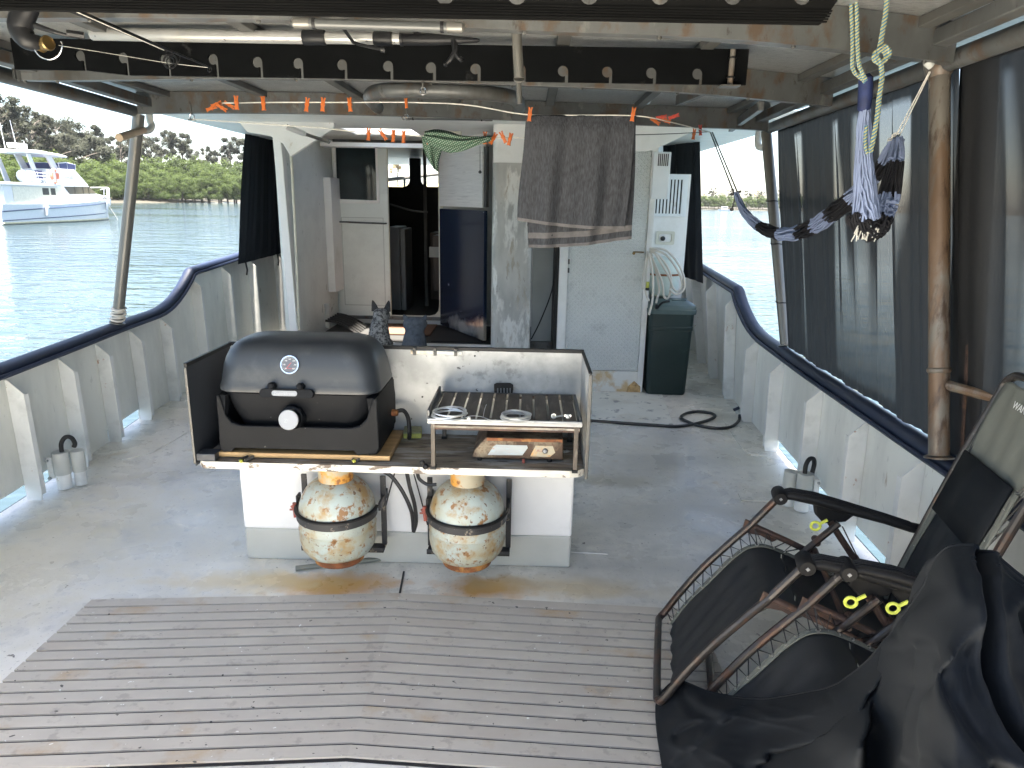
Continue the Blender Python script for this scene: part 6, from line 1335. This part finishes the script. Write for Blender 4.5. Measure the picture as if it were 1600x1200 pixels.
text('WANDERER', .030, cp(.893, .235, 1.015), -W_*-1, Vector((.25, -.05, .97)), m_ltprint, 'headrest_lettering', chA, .0003)
chB = chair(Vector((.012, -.485, 0)), 'nearer reclining chair half hidden beneath the black canvas cover')
# ------------------------------------------------------------------ black canvas cover thrown over the nearer chair
Y0 = [(1026, 1.92), (1060, 1.88), (1110, 1.72), (1180, 1.58), (1250, 1.47), (1310, 1.37), (1370, 1.27), (1410, 1.19), (1444, 1.15), (1482, 1.12), (1545, 1.10), (1600, 1.08), (1680, 1.06), (1750, 1.05)]
rows = [
 [(1030, 1086), (1058, 1064), (1110, 1082), (1180, 1092), (1250, 1084), (1310, 1066), (1370, 1012), (1412, 958), (1444, 905), (1482, 856), (1545, 866), (1600, 905), (1680, 950)],
 [(1025, 1105), (1052, 1090), (1110, 1104), (1180, 1114), (1250, 1108), (1315, 1088), (1376, 1042), (1420, 996), (1452, 950), (1488, 905), (1550, 905), (1610, 940), (1690, 985)],
 [(1026, 1140), (1060, 1135), (1115, 1142), (1185, 1146), (1255, 1142), (1325, 1124), (1385, 1090), (1425, 1055), (1460, 1015), (1500, 985), (1560, 985), (1620, 1015), (1700, 1045)],
 [(1032, 1180), (1070, 1180), (1125, 1185), (1190, 1184), (1262, 1180), (1332, 1168), (1388, 1150), (1430, 1122), (1470, 1095), (1515, 1080), (1570, 1080), (1630, 1100), (1700, 1120)],
 [(1040, 1235), (1080, 1240), (1130, 1240), (1200, 1238), (1270, 1232), (1340, 1225), (1395, 1212), (1435, 1200), (1480, 1190), (1530, 1180), (1590, 1185), (1650, 1200), (1720, 1220)],
 [(1050, 1330), (1090, 1340), (1140, 1345), (1210, 1340), (1280, 1335), (1350, 1330), (1400, 1325), (1445, 1320), (1490, 1310), (1545, 1310), (1610, 1310), (1670, 1330), (1740, 1345)]]
# valleys and ridges of the cloth, metres nearer (+) or farther (-)
relief = [[0]*13,
 [0, .02, 0, -.01, 0, .02, -.02, .01, .03, .03, .01, -.01, 0],
 [.02, .05, .01, -.03, -.01, .04, -.04, .00, .05, .05, .02, -.05, 0],
 [.02, .04, .03, -.04, -.02, .05, -.07, -.02, .06, .06, .03, -.06, -.01],
 [.01, .03, .05, -.03, .03, .01, -.08, .02, .06, .07, .03, -.05, -.02],
 [0, .02, .06, -.02, .05, -.02, -.05, .04, .05, .06, .02, -.03, -.02]]
dec = (0, .08, .17, .26, .33, .42)
rows = [[(x, y, interp(Y0, x)-dec[j]*(1-.25*min(1, max(0, x-1440)/80))-relief[j][i]) for i, (x, y) in enumerate(r)] for j, r in enumerate(rows)]
ctrl = [catmull([at(x, y, 'y', Y) for x, y, Y in r], 16) for r in rows]
cols = [catmull([ctrl[j][i] for j in range(len(ctrl))], 20) for i in range(len(ctrl[0]))]
G = [[cols[i][j].copy() for i in range(len(cols))] for j in range(len(cols[0]))]
nj, ni = len(G), len(G[0])
def topix(p):
    d = p-CAM; z = d.dot(FW); return 800+FPX*d.dot(RT)/z, 600-FPX*d.dot(UP)/z
FOLDS = [([(1528, 868), (1528, 950), (1543, 1050), (1566, 1130), (1600, 1190)], 9, .045), ([(1450, 960), (1400, 1015), (1378, 1090), (1368, 1160), (1375, 1250)], 20, .060), ([(1304, 1086), (1322, 1115), (1308, 1150), (1270, 1168), (1205, 1180)], 9, .035),
 ([(1400, 1005), (1385, 1050), (1335, 1120), (1262, 1175), (1190, 1196)], 8, .030), ([(1062, 1080), (1085, 1110), (1110, 1122), (1060, 1150)], 9, .025), ([(1470, 1050), (1500, 1120), (1540, 1200)], 12, .018), ([(1180, 1100), (1120, 1140), (1060, 1200)], 10, .020), ([(1600, 960), (1630, 1040), (1640, 1130)], 12, .03), ([(1440, 1010), (1420, 1090), (1408, 1180)], 6, .022)]
def fold(p):
    x, y = topix(p); s = 0
    for pl, w_, A in FOLDS:
        best = 1e9
        for (ax_, ay), (bx_, by_) in zip(pl, pl[1:]):
            dx, dy = bx_-ax_, by_-ay; t_ = max(0, min(1, ((x-ax_)*dx+(y-ay)*dy)/(dx*dx+dy*dy))); best = min(best, math.hypot(x-ax_-dx*t_, y-ay-dy*t_))
        q = best/w_; s += A*(-math.exp(-q*q)+.45*math.exp(-((q-2.0)/1.1)**2))
    return s
for j in range(nj):
    for i in range(ni):
        u, v = i/(ni-1), j/(nj-1); p = G[j][i]
        # creases running down from the peaks of the chair frame
        a = math.atan2((v*1.1), (u-.72))*6.0; d = .010*math.sin(a*1.0+noise.noise(Vector((u*3, v*3, 1)))*2.2)*min(1, v*5)
        b = math.atan2(v*1.1+.02, (u-.02))*7; d += .009*math.sin(b+noise.noise(Vector((u*4, v*4, 4)))*2)*min(1, v*5)*(1-u)
        q1 = Vector((u*3.4+v*1.1+.35*noise.noise(Vector((u*3, v*3, 9))), v*1.5-u*.9, 2.2)); rdg = 1-abs(noise.noise(q1))*2.6
        q2 = Vector((u*7.5-v*2.2, v*2.6+u*1.5, 6.1)); rd2 = 1-abs(noise.noise(q2))*2.6
        d += .030*max(-.4, rdg)**3*min(1, v*5)+.012*max(-.4, rd2)**3*min(1, v*4)+.014*noise.noise(Vector((u*4.5, v*3.2, 2.2)))+.0045*noise.noise(Vector((u*26+v*9, v*15-u*8, 7.7)))
        G[j][i] = p+Vector((-.15, -.8, .55))*(d*min(1, .15+v*4)+fold(p))
Tq = thing('canvas_cover', 'crumpled black canvas cover thrown over the nearer reclining chair', 'cover', at(1300, 1150, 'z', .1))
m = MB(); m.grid(G); o = m.build('cover_cloth', m_cloth, Tq, smooth=True, ang=3, solid=.004)
# the far side of the cover falls behind the chair back, so it has depth
m = MB(); top_ = G[0]; G2 = [[p.copy() for p in top_]]
for k in range(1, 6): G2.append([p+Vector((.015*k*.6, .030*k, -.05*k*k*.28-.012*k))+Vector((.004*math.sin(i*.5), .006*math.sin(i*.23+k), 0)) for i, p in enumerate(top_)])
G2 = [[r[i] for i in range(112, ni)] for r in G2]
m.grid(G2); m.build('cover_back_fold', m_cloth, Tq, smooth=True, ang=3, solid=.004)
# hem seam and the drawcord bead
m = MB(); m.tube([p+Vector((0, -.002, .001)) for p in top_], .0045, 7); m.build('cover_hem', m_cloth, Tq, smooth=True)
for rr_ in (10, 13):
    m = MB(); m.tube([p+Vector((0, -.004, .002)) for p in G[rr_][3:]], .0016, 5); m.build('stitched_seam', m_cloth, Tq, smooth=True)
q = at(1513, 888, 'y', 1.06); m = MB(); m.lathe([(.001, -.008), (.0035, -.004), (.0035, .006), (.001, .01)], q, (0, -.5, 1), 8); m.build('cord_bead', m_bwhite, Tq)

# ================================================================== YACHT
yz = WZ
pA, pB = at(-60, 350, 'z', WZ), at(166, 345, 'z', WZ)
pB = at(170, 342.5, 'z', WZ); pB.z = 0; pA = pB+Vector((.6, -13.9, 0))
yd = (pB-pA).normalized(); yn = Vector((0, 0, 1)).cross(yd)   # yn points away from us
Ty = thing('motor_yacht', 'white flybridge motor yacht with an orange lifebuoy, moored off the port side', 'yacht', (pA+pB)/2+Vector((0, 0, WZ)))
LY = (pB-pA).length; k_ = 1.0
def yp(a, n, z): return pA+yd*a+yn*n+Vector((0, 0, WZ+z))
hb_ = 2.15
m = MB(); R = []
for a, w_, zb2, zt_, fl in ((-4, 1.6, -.3, 1.55, 1.15), (0, 1.7, -.3, 1.55, 1.15), (2, 1.95, -.3, 1.55, 1.12), (5, 2.05, -.3, 1.65, 1.1), (8, 1.95, -.3, 1.80, 1.12), (10.5, 1.45, -.3, 1.98, 1.25), (12.3, .75, -.25, 2.15, 1.5), (13.2, .22, -.1, 2.25, 2.4), (13.9, .02, 1.5, 2.3, 5)):
    R.append([yp(a, -w_*fl, zt_), yp(a, -w_*1.03, .75), yp(a, -w_, .1), yp(a, -w_*.8, zb2), yp(a, w_*.8, zb2), yp(a, w_, .1), yp(a, w_*1.03, .75), yp(a, w_*fl, zt_)])
m.loft([r + [] for r in R]); m.build('hull', m_bwhite, Ty, smooth=True, ang=.6)
def onhull(a, z, pr=.03):
    for q, r in zip(R, R[1:]): pass
    As = (-4, 0, 2, 5, 8, 10.5, 12.3, 13.2, 13.9); 
    for i in range(8):
        if As[i] <= a <= As[i+1]:
            t_ = (a-As[i])/(As[i+1]-As[i]); q = [R[i][k].lerp(R[i+1][k], t_) for k in range(3)]
            zz_ = WZ+z
            if zz_ > q[1].z: f = (zz_-q[1].z)/(q[0].z-q[1].z); p = q[1].lerp(q[0], f)
            else: f = (zz_-q[2].z)/(q[1].z-q[2].z); p = q[2].lerp(q[1], f)
            return p-yn*pr
m = MB(); m.tube([onhull(a*.5, 1.18+.02*a) for a in range(-8, 25)], .045, 6); m.build('hull_stripe', m_bstripe, Ty)
m = MB(); m.tube([onhull(a*.5, .42+.012*a) for a in range(-8, 25)], .035, 6); m.build('spray_rail', m_bstripe, Ty)
m = MB(); m.tube([onhull(a*.5, .14, .0) for a in range(-8, 26)], .09, 6); m.build('waterline_band', m_byellow, Ty)
def slab(outl, n0, n1, nm, mt, par__=None, bev=.03):
    m = MB(); m.poly([(a, z) for a, z in outl], yp(0, n0, 0), yd, (0, 0, 1), -(n1-n0)); return m.build(nm, mt, par__ or Ty, bevel=bev)
slab([(-3.5, 1.5), (11.4, 1.75), (10.6, 2.3), (9.2, 2.45), (7.8, 3.25), (3.6, 3.3), (3.2, 3.0), (-3.5, 3.0)], -1.75, 1.75, 'deckhouse', m_bwhite)
slab([(3.9, 3.2), (8.2, 3.25), (6.5, 4.45), (6.3, 4.5), (4.0, 4.5)], -1.6, 1.6, 'flybridge_coaming', m_bwhite)
slab([(-4, 3.0), (3.9, 3.0), (3.9, 3.22), (-4, 3.22)], -1.9, 1.9, 'upper_deck', m_bwhite)
w1 = slab([(4.2, 3.02), (8.1, 3.08), (9.0, 2.48), (4.9, 2.38)], -1.80, -1.752, 'side_window', m_bglass, bev=0)
for a in (5.6, 6.9, 7.8): slab([(a, 2.42), (a+.08, 2.42), (a+.08, 3.06), (a, 3.06)], -1.815, -1.801, 'window_bar', m_black, w1, 0)
slab([(-2.5, 1.75), (3.1, 1.75), (3.3, 2.9), (-2.5, 2.9)], -1.80, -1.755, 'cockpit_side', m_cream, bev=0)
slab([(1.1, 2.3), (1.9, 2.3), (1.9, 2.85), (1.1, 2.85)], -1.83, -1.801, 'cockpit_window', m_bglass, bev=0); slab([(2.2, 2.3), (2.8, 2.3), (2.8, 2.85), (2.2, 2.85)], -1.83, -1.801, 'cockpit_window', m_bglass, bev=0)
for n0 in (-1.35, 1.2):
    slab([(1.3, 3.3), (1.9, 3.3), (1.0, 5.5), (.55, 5.5)], n0, n0+.12, 'arch_leg', m_bwhite); slab([(3.7, 4.3), (4.5, 4.5), (3.5, 5.8), (2.8, 5.75)], n0, n0+.12, 'arch_leg', m_bwhite)
slab([(-2.6, 5.40), (-1.6, 5.70), (1.5, 5.85), (4.6, 5.72), (5.6, 5.60), (5.5, 5.48), (3.5, 5.55), (.5, 5.55)], -1.6, 1.6, 'hard_top', m_bwhite)
slab([(4.4, 4.52), (6.7, 4.52), (6.9, 4.95), (5.8, 5.05), (4.4, 4.95)], -1.52, 1.52, 'wind_screen_cover', m_bnavy)
m = MB(); m.tube([yp(4.2, -1.5, 4.95), yp(5.4, -1.5, 5.08), yp(6.8, -1.3, 4.98), yp(6.8, 1.3, 4.98)], .04, 6)
for a in (4.3, 5.5, 6.7): m.tube([yp(a, -1.5, 4.5), yp(a, -1.5, 5.02)], .03, 6)
m.build('screen_rail', m_bwhite, Ty)
slab([(.9, 6.0), (2.3, 6.0), (2.35, 6.35), (.8, 6.35)], -.35, .35, 'radar', m_bwhite); slab([(4.1, 5.7), (4.6, 5.7), (4.6, 5.95), (4.1, 5.95)], -.2, .2, 'search_lamp', m_bwhite)
m = MB(); m.tube([yp(.6, -.6, 5.7), yp(0.25, -.6, 8.0)], .025, 5); m.tube([yp(1.0, .6, 5.7), yp(.75, .6, 8.3)], .025, 5); m.tube([yp(2.5, 0, 5.8), yp(2.5, 0, 6.6)], .02, 5); m.build('antenna', m_bwhite, Ty)
m = MB(); c = yp(2.95, -1.86, 3.85); m.tube([c+yd*(.42*math.cos(a))+Vector((0, 0, .52*math.sin(a))) for a in [i*math.pi/10 for i in range(20)]], .12, 8, closed=True); lb_ = m.build('lifebuoy', m_orange, Ty, smooth=True)
m = MB()
for a in range(4): q = c+yd*(.42*math.cos(a*1.571+.8))+Vector((0, 0, .52*math.sin(a*1.571+.8))); m.box(q-yn*.02, (.22, .3, .22))
m.build('buoy_band', m_bwhite, lb_)
slab([(2.4, 3.3), (3.6, 3.3), (3.5, 4.3), (2.4, 4.4)], -1.55, -1.3, 'dodger', m_bwhite)
m = MB()
for z in (3.55, 3.8, 4.05): m.tube([yp(.2, -1.8, z), yp(2.2, -1.8, z)], .03, 5)
for a in (.2, .8, 1.5, 2.2): m.tube([yp(a, -1.8, 3.2), yp(a, -1.8, 4.1)], .03, 5)
m.build('stern_rail', m_bwhite, Ty)
m = MB(); m.lathe([(.1, -.7), (.5, -.5), (.55, 0), (.5, .5), (.1, .7)], yp(.3, -1.2, 3.75), yd, 12); m.build('covered_dinghy', m_bwhite, Ty, smooth=True)
m = MB(); m.box(yp(1.6, -.9, 3.9), (1.1, .8, .7)); m.build('bridge_seats', m_bnavy, Ty)
m = MB(); rp = [yp(9.6, -1.9, 2.85), yp(11, -1.7, 3.0), yp(12.5, -1.1, 3.05), yp(13.7, -.3, 3.1), yp(13.9, 0, 3.1)]; m.tube(catmull(rp, 4), .035, 6)
rp2 = [yp(11, -1.75, 2.6), yp(12.5, -1.15, 2.7), yp(13.8, -.3, 2.75)]; m.tube(catmull(rp2, 4), .025, 5)
for a, w_ in ((10.2, -1.85), (11.2, -1.68), (12.2, -1.25), (12.9, -.9), (13.4, -.5), (13.8, -.15)): m.tube([yp(a, w_*.98, 2.0), yp(a+.12, w_, 3.03)], .03, 5)
rp = [yp(9.6, 1.9, 2.85), yp(11, 1.7, 3.0), yp(12.5, 1.1, 3.05), yp(13.9, 0, 3.1)]; m.tube(catmull(rp, 4), .035, 6); m.build('bow_rail', m_bwhite, Ty)
for a, z in ((.9, 1.0), (10.6, 1.35), (12.0, 1.75)): m = MB(); q = onhull(a, z, .16); m.lathe([(.03, -.42), (.13, -.34), (.14, 0), (.13, .34), (.03, .42)], q, (.15, 0, 1), 10); m.build('fender', m_bwhite, Ty, smooth=True)
for a in (9.9, 10.9): slab([(a, 2.02), (a+.42, 2.04), (a+.42, 2.14), (a, 2.12)], -2.0, -1.9, 'port_light', m_bglass, bev=0)
text('454580', .42, yp(5.35, -1.63, 3.82), yd, (0, 0, 1), m_greyprint, 'registration_number', Ty, .005)
m = MB(); m.tube([yp(13.6, -.1, 1.8), yp(14.6, -.5, .0)], .03, 5); m.build('anchor_line', m_line, Ty)
# small launch far off to starboard
c = at(1132, 330, 'z', WZ); s_ = 1.0; Tz = thing('small_boat', 'tiny white boat far off near the right-hand river bank', 'boat', c)
m = MB(); m.loft([[c+Vector((x, y*w_, z)) for y, z in ((-1.2, .9), (-1, .0), (1, 0), (1.2, .9))] for x, w_ in ((-3, .8), (0, 1), (2.4, .8), (4, .1))]); m.build('hull', m_bwhite, Tz)
m = MB(); m.b2((c.x-1.5, c.y-.8, c.z+.9), (c.x+1.2, c.y+.8, c.z+2.3)); m.build('cabin', m_bwhite, Tz); m = MB(); m.b2((c.x-1.2, c.y-.85, c.z+1.5), (c.x+1.0, c.y-.81, c.z+2.0)); m.build('window', m_bglass, Tz)

# ================================================================== TREES
def blob_tree(seed, H_, cw, nl, kind):
    rnd = random.Random(seed); crown = MB(); trunk = MB(); cl = []
    if kind == 'mangrove':
        for k in range(20):
            a = rnd.uniform(0, 6.28); r = cw*.5*math.sqrt(rnd.random()); z = H_*(.30+.55*rnd.random()*(1-.35*r/(cw*.5))); cl.append((Vector((math.cos(a)*r, math.sin(a)*r, z)), rnd.uniform(.10, .17)*H_))
        cl.append((Vector((0, 0, H_*.82)), .17*H_))
        for k in range(6): a = rnd.uniform(0, 6.28); cl.append((Vector((math.cos(a)*cw*.45, math.sin(a)*cw*.45, H_*.2)), .15*H_))
        trunk.tube([(0, 0, -.5), (.1, 0, H_*.4), (0, .1, H_*.75)], [H_*.02, H_*.014, H_*.006], 6)
        for k in range(4): c0 = cl[k][0]; trunk.tube([(0, 0, H_*.25), tuple(c0)], [H_*.010, H_*.004], 5)
    else:
        tr = [Vector((0, 0, -.5)), Vector((rnd.uniform(-.3, .3), 0, H_*.35)), Vector((rnd.uniform(-.8, .8), rnd.uniform(-.5, .5), H_*.7)), Vector((rnd.uniform(-1, 1), 0, H_*.92))]
        trunk.tube(catmull(tr, 3), [H_*.017*(1-i/10.5) for i in range(10)], 7)
        for k in range(30 if kind == 'gum' else 26):
            a = rnd.uniform(0, 6.28); z = H_*rnd.uniform(.42, .97); r = cw*.5*rnd.uniform(.3, 1)*(1.15-.55*z/H_)
            c0 = Vector((math.cos(a)*r, math.sin(a)*r, z)); cl.append((c0, rnd.uniform(.035, .075)*H_*(1 if kind == 'gum' else 1.45)))
            b0 = Vector((0, 0, z-H_*.13)); trunk.tube([b0, b0.lerp(c0, .6)+Vector((0, 0, H_*.01)), c0], [H_*.0065, H_*.004, H_*.002], 5)
    per = nl//len(cl); sz = H_*(.0135 if kind == 'mangrove' else .0105)
    for c0, r in cl:
        for i in range(per):
            d = Vector((rnd.gauss(0, 1), rnd.gauss(0, 1), rnd.gauss(0, 1))).normalized()*r*(rnd.random()**.45); d.z *= .75; p = c0+d
            n = (d.normalized()+Vector((rnd.uniform(-.7, .7), rnd.uniform(-.7, .7), rnd.uniform(-.2, 1)))).normalized(); u, v = frame_from(n); a = rnd.uniform(0, 6.28); u, v = u*math.cos(a)+v*math.sin(a), v*math.cos(a)-u*math.sin(a)
            s = sz*rnd.uniform(.6, 1.4); crown.add([p-u*s-v*s*.5, p+u*s*.2-v*s*.7, p+u*s+v*s*.1, p-u*s*.1+v*s*.7], [(0, 1, 2, 3)])
    return crown, trunk
protos = {}
def make_proto(key, seed, H_, cw, nl, kind, lm):
    cr, tk = blob_tree(seed, H_, cw, nl, kind)
    a = cr.build('crown', lm); b = tk.build('trunk', m_trunk, smooth=True); protos[key] = (a.data, b.data)
    bpy.data.objects.remove(a); bpy.data.objects.remove(b)
for i in range(5): make_proto('m%d' % i, 20+i, 10, 10, 6500, 'mangrove', m_leafm)
for i in range(4): make_proto('g%d' % i, 40+i, 20, 14, 7000, 'gum', m_leafg)
for i in range(2): make_proto('b%d' % i, 60+i, 18, 18, 8000, 'bushy', m_leafg)
make_proto('d0', 71, 12, 8, 2600, 'gum', m_leafd)
def tree(key, x, y, z, s, lbl, nm, group, rz=None, sz=1):
    T = thing(nm, lbl, 'tree', (x, y, z), group); T.rotation_euler = (0, 0, rz if rz is not None else random.uniform(0, 6.28)); T.scale = (s, s, s*sz)
    for d, n in zip(protos[key], ('crown', 'trunk')):
        o = bpy.data.objects.new(n, d); COL.objects.link(o); o.parent = T
    return T
rb = random.Random(5)
def along(px, row):   # place on the bank line seen at picture column px
    base = at(px, 316.8+(px-200)*.004, 'z', WZ)
    Y = interp([(-260, 112), (0, 150), (60, 175), (120, 200), (200, 228), (300, 252), (400, 268), (470, 280)], px)
    d = FW + RT*((px-800)/FPX) - UP*((310-600)/FPX); t_ = Y/d.y; p = CAM+d*t_
    dr = Vector((p.x, p.y, 0)).normalized(); return Vector((p.x, p.y, 0))+dr*row
px = -250
i = 0
while px < 450:
    for row, s0 in ((2, .92), (11, 1.22), (20, 1.5)):
        q = along(px+rb.uniform(-4, 4), row+rb.uniform(-1.5, 1.5)); dist = math.hypot(q.x, q.y)
        tree('m%d' % rb.randrange(5), q.x, q.y, WZ+.3, s0*rb.uniform(.85, 1.12)*(dist/235)**.8*.92, ('low green mangrove tree at the water edge of the port bank', 'green mangrove tree in the middle row of the port bank', 'taller green mangrove tree at the back of the port bank')[(2, 11, 20).index(row)], 'mangrove_tree', ('mangroves along the water edge', 'mangroves in the middle row', 'mangroves in the back row')[(2, 11, 20).index(row)])
    px += 13+rb.uniform(-2, 2)
def gum(px, top, key, wsc, lbl, nm='gum_tree', row=42):
    q = along(px, row+rb.uniform(-5, 5)); dist = math.hypot(q.x, q.y); hz = 316.1-(826-px)*.0192
    Hh = (hz-top)/FPX*dist*1.0+EYE-WZ
    H0 = {'g': 20, 'b': 18, 'd': 12}[key[0]]; s = Hh/H0
    tree(key, q.x, q.y, WZ+.3, s*wsc, lbl, nm, 'tall trees behind the mangroves', sz=1/wsc)
for px, top, key, ws, lbl in ((-210, 170, 'b0', 1.1, 'bushy tree well beyond the left edge of the view'), (-150, 176, 'g2', 1.1, 'gum tree beyond the left edge of the view'), (-90, 180, 'b1', 1.1, 'bushy tree just beyond the left edge of the view'), (-30, 190, 'g0', 1.1, 'tall gum tree at the far left behind the yacht antennas'), (12, 184, 'g1', 1.0, 'tallest dark gum tree, above the yacht roof'), (36, 196, 'g2', .9, 'slim gum tree second from the left, above the radar'), (62, 206, 'g3', 1.0, 'open gum tree just right of the yacht roof'),
    (84, 209, 'b0', 1.0, 'bushy grey-green tree above the yacht screen'), (100, 212, 'b1', 1.0, 'bushy tree left of the dark domed clump'), (122, 211, 'b0', 1.1, 'dark domed bushy tree above the yacht bow'), (140, 219, 'b1', .9, 'bushy tree right of the domed clump'), (160, 226, 'g1', .9, 'thin gum tree left of the port post, with gaps in its crown'), (178, 234, 'g0', .8, 'small thin gum tree against the sky left of the port post'),
    (197, 232, 'b1', .9, 'bushy tree behind the port post'), (216, 228, 'b0', .9, 'bushy tree just right of the port post'), (240, 228, 'g2', 1.0, 'rounded gum tree right of the port post'), (258, 236, 'b1', .7, 'low bushy tree between two gums right of the post'), (274, 222, 'g3', .7, 'slim pale gum tree rising above its neighbours'), (292, 225, 'g1', .9, 'spreading gum tree mid way between post and side cloth'),
    (312, 244, 'b0', .6, 'low distant bushy tree left of the pale clump'), (328, 240, 'g0', .8, 'gum tree above the pale clump'), (346, 246, 'g2', .7, 'small gum tree left of the dark side cloth'), (366, 229, 'g1', .9, 'gum tree beside the edge of the dark side cloth'), (395, 230, 'g3', 1, 'gum tree partly hidden by the dark side cloth'), (425, 232, 'b0', 1, 'bushy tree hidden behind the side cloth')):
    gum(px, top, key, ws, lbl)
# trees on the far starboard reach
for k in range(46):
    x = 104+k*2.6+rb.uniform(-.8, .8); f = rb.uniform(.7, 1.05)
    tree('m%d' % rb.randrange(5), x, 474+rb.uniform(-1, 5), .0, 1.0*f, 'small light green tree on the distant starboard bank', 'bank_tree', 'trees on the distant starboard bank')
for k in range(16):
    x = 112+k*6+rb.uniform(-2, 2); tree('d0' if k % 2 else 'g%d' % (k % 4), x, 492, .5, (.62, .9)[k % 2]*rb.uniform(.85, 1.15)*.95, 'taller pale tree behind the green trees of the distant starboard bank', 'bank_tree', 'pale trees behind the distant starboard bank')
# scrubby rise ahead and the dry tree seen through the wheelhouse windows
q = at(622, 285, 'y', 150); m = MB(); G = []
for i in range(9):
    x = q.x-14+i*4.2; G.append([Vector((x, y, z)) for y, z in ((120, -1.6), (128, 2.2+.6*math.sin(i*.9)), (140, 4.3+.7*math.sin(i*1.3)), (165, 5.1+.6*math.sin(i)), (210, -1.6))])
m.grid([list(r) for r in zip(*G)][::-1]); m.grid([list(r) for r in zip(*G)]) if False else None
struct(m.build('dry_headland', M('dry_grass', (.20, .17, .10), .9, var=.3, vs=.3, blot=[((.10, .12, .05), .4, .55, .1, 4, .8)]), smooth=True))
tree('d0', q.x, 150, 3.5, 1.15*.62, 'dry pale tree seen through the left wheelhouse window', 'gum_tree', None, 1.2)
tree('d0', q.x-5, 152, 3.5, .5*.7, 'smaller dry tree left of the main one through the wheelhouse window', 'gum_tree', None, 2.4)

# ------------------------------------------------------------------ thin air haze over the river
m = MB(); m.b2((-700, -400, WZ-1.5), (700, 900, 34)); hz_o = m.build('haze', M('haze', (1, 1, 1))); hz_o['kind'] = 'stuff'
hm = hz_o.data.materials[0]; hn = hm.node_tree; hn.nodes.remove(hn.nodes['Principled BSDF']); pv = hn.nodes.new('ShaderNodeVolumePrincipled'); pv.inputs['Color'].default_value = (.85, .92, 1, 1); pv.inputs['Density'].default_value = .00005; pv.inputs['Anisotropy'].default_value = .1
hn.links.new(pv.outputs[0], hn.nodes['Material Output'].inputs['Volume'])
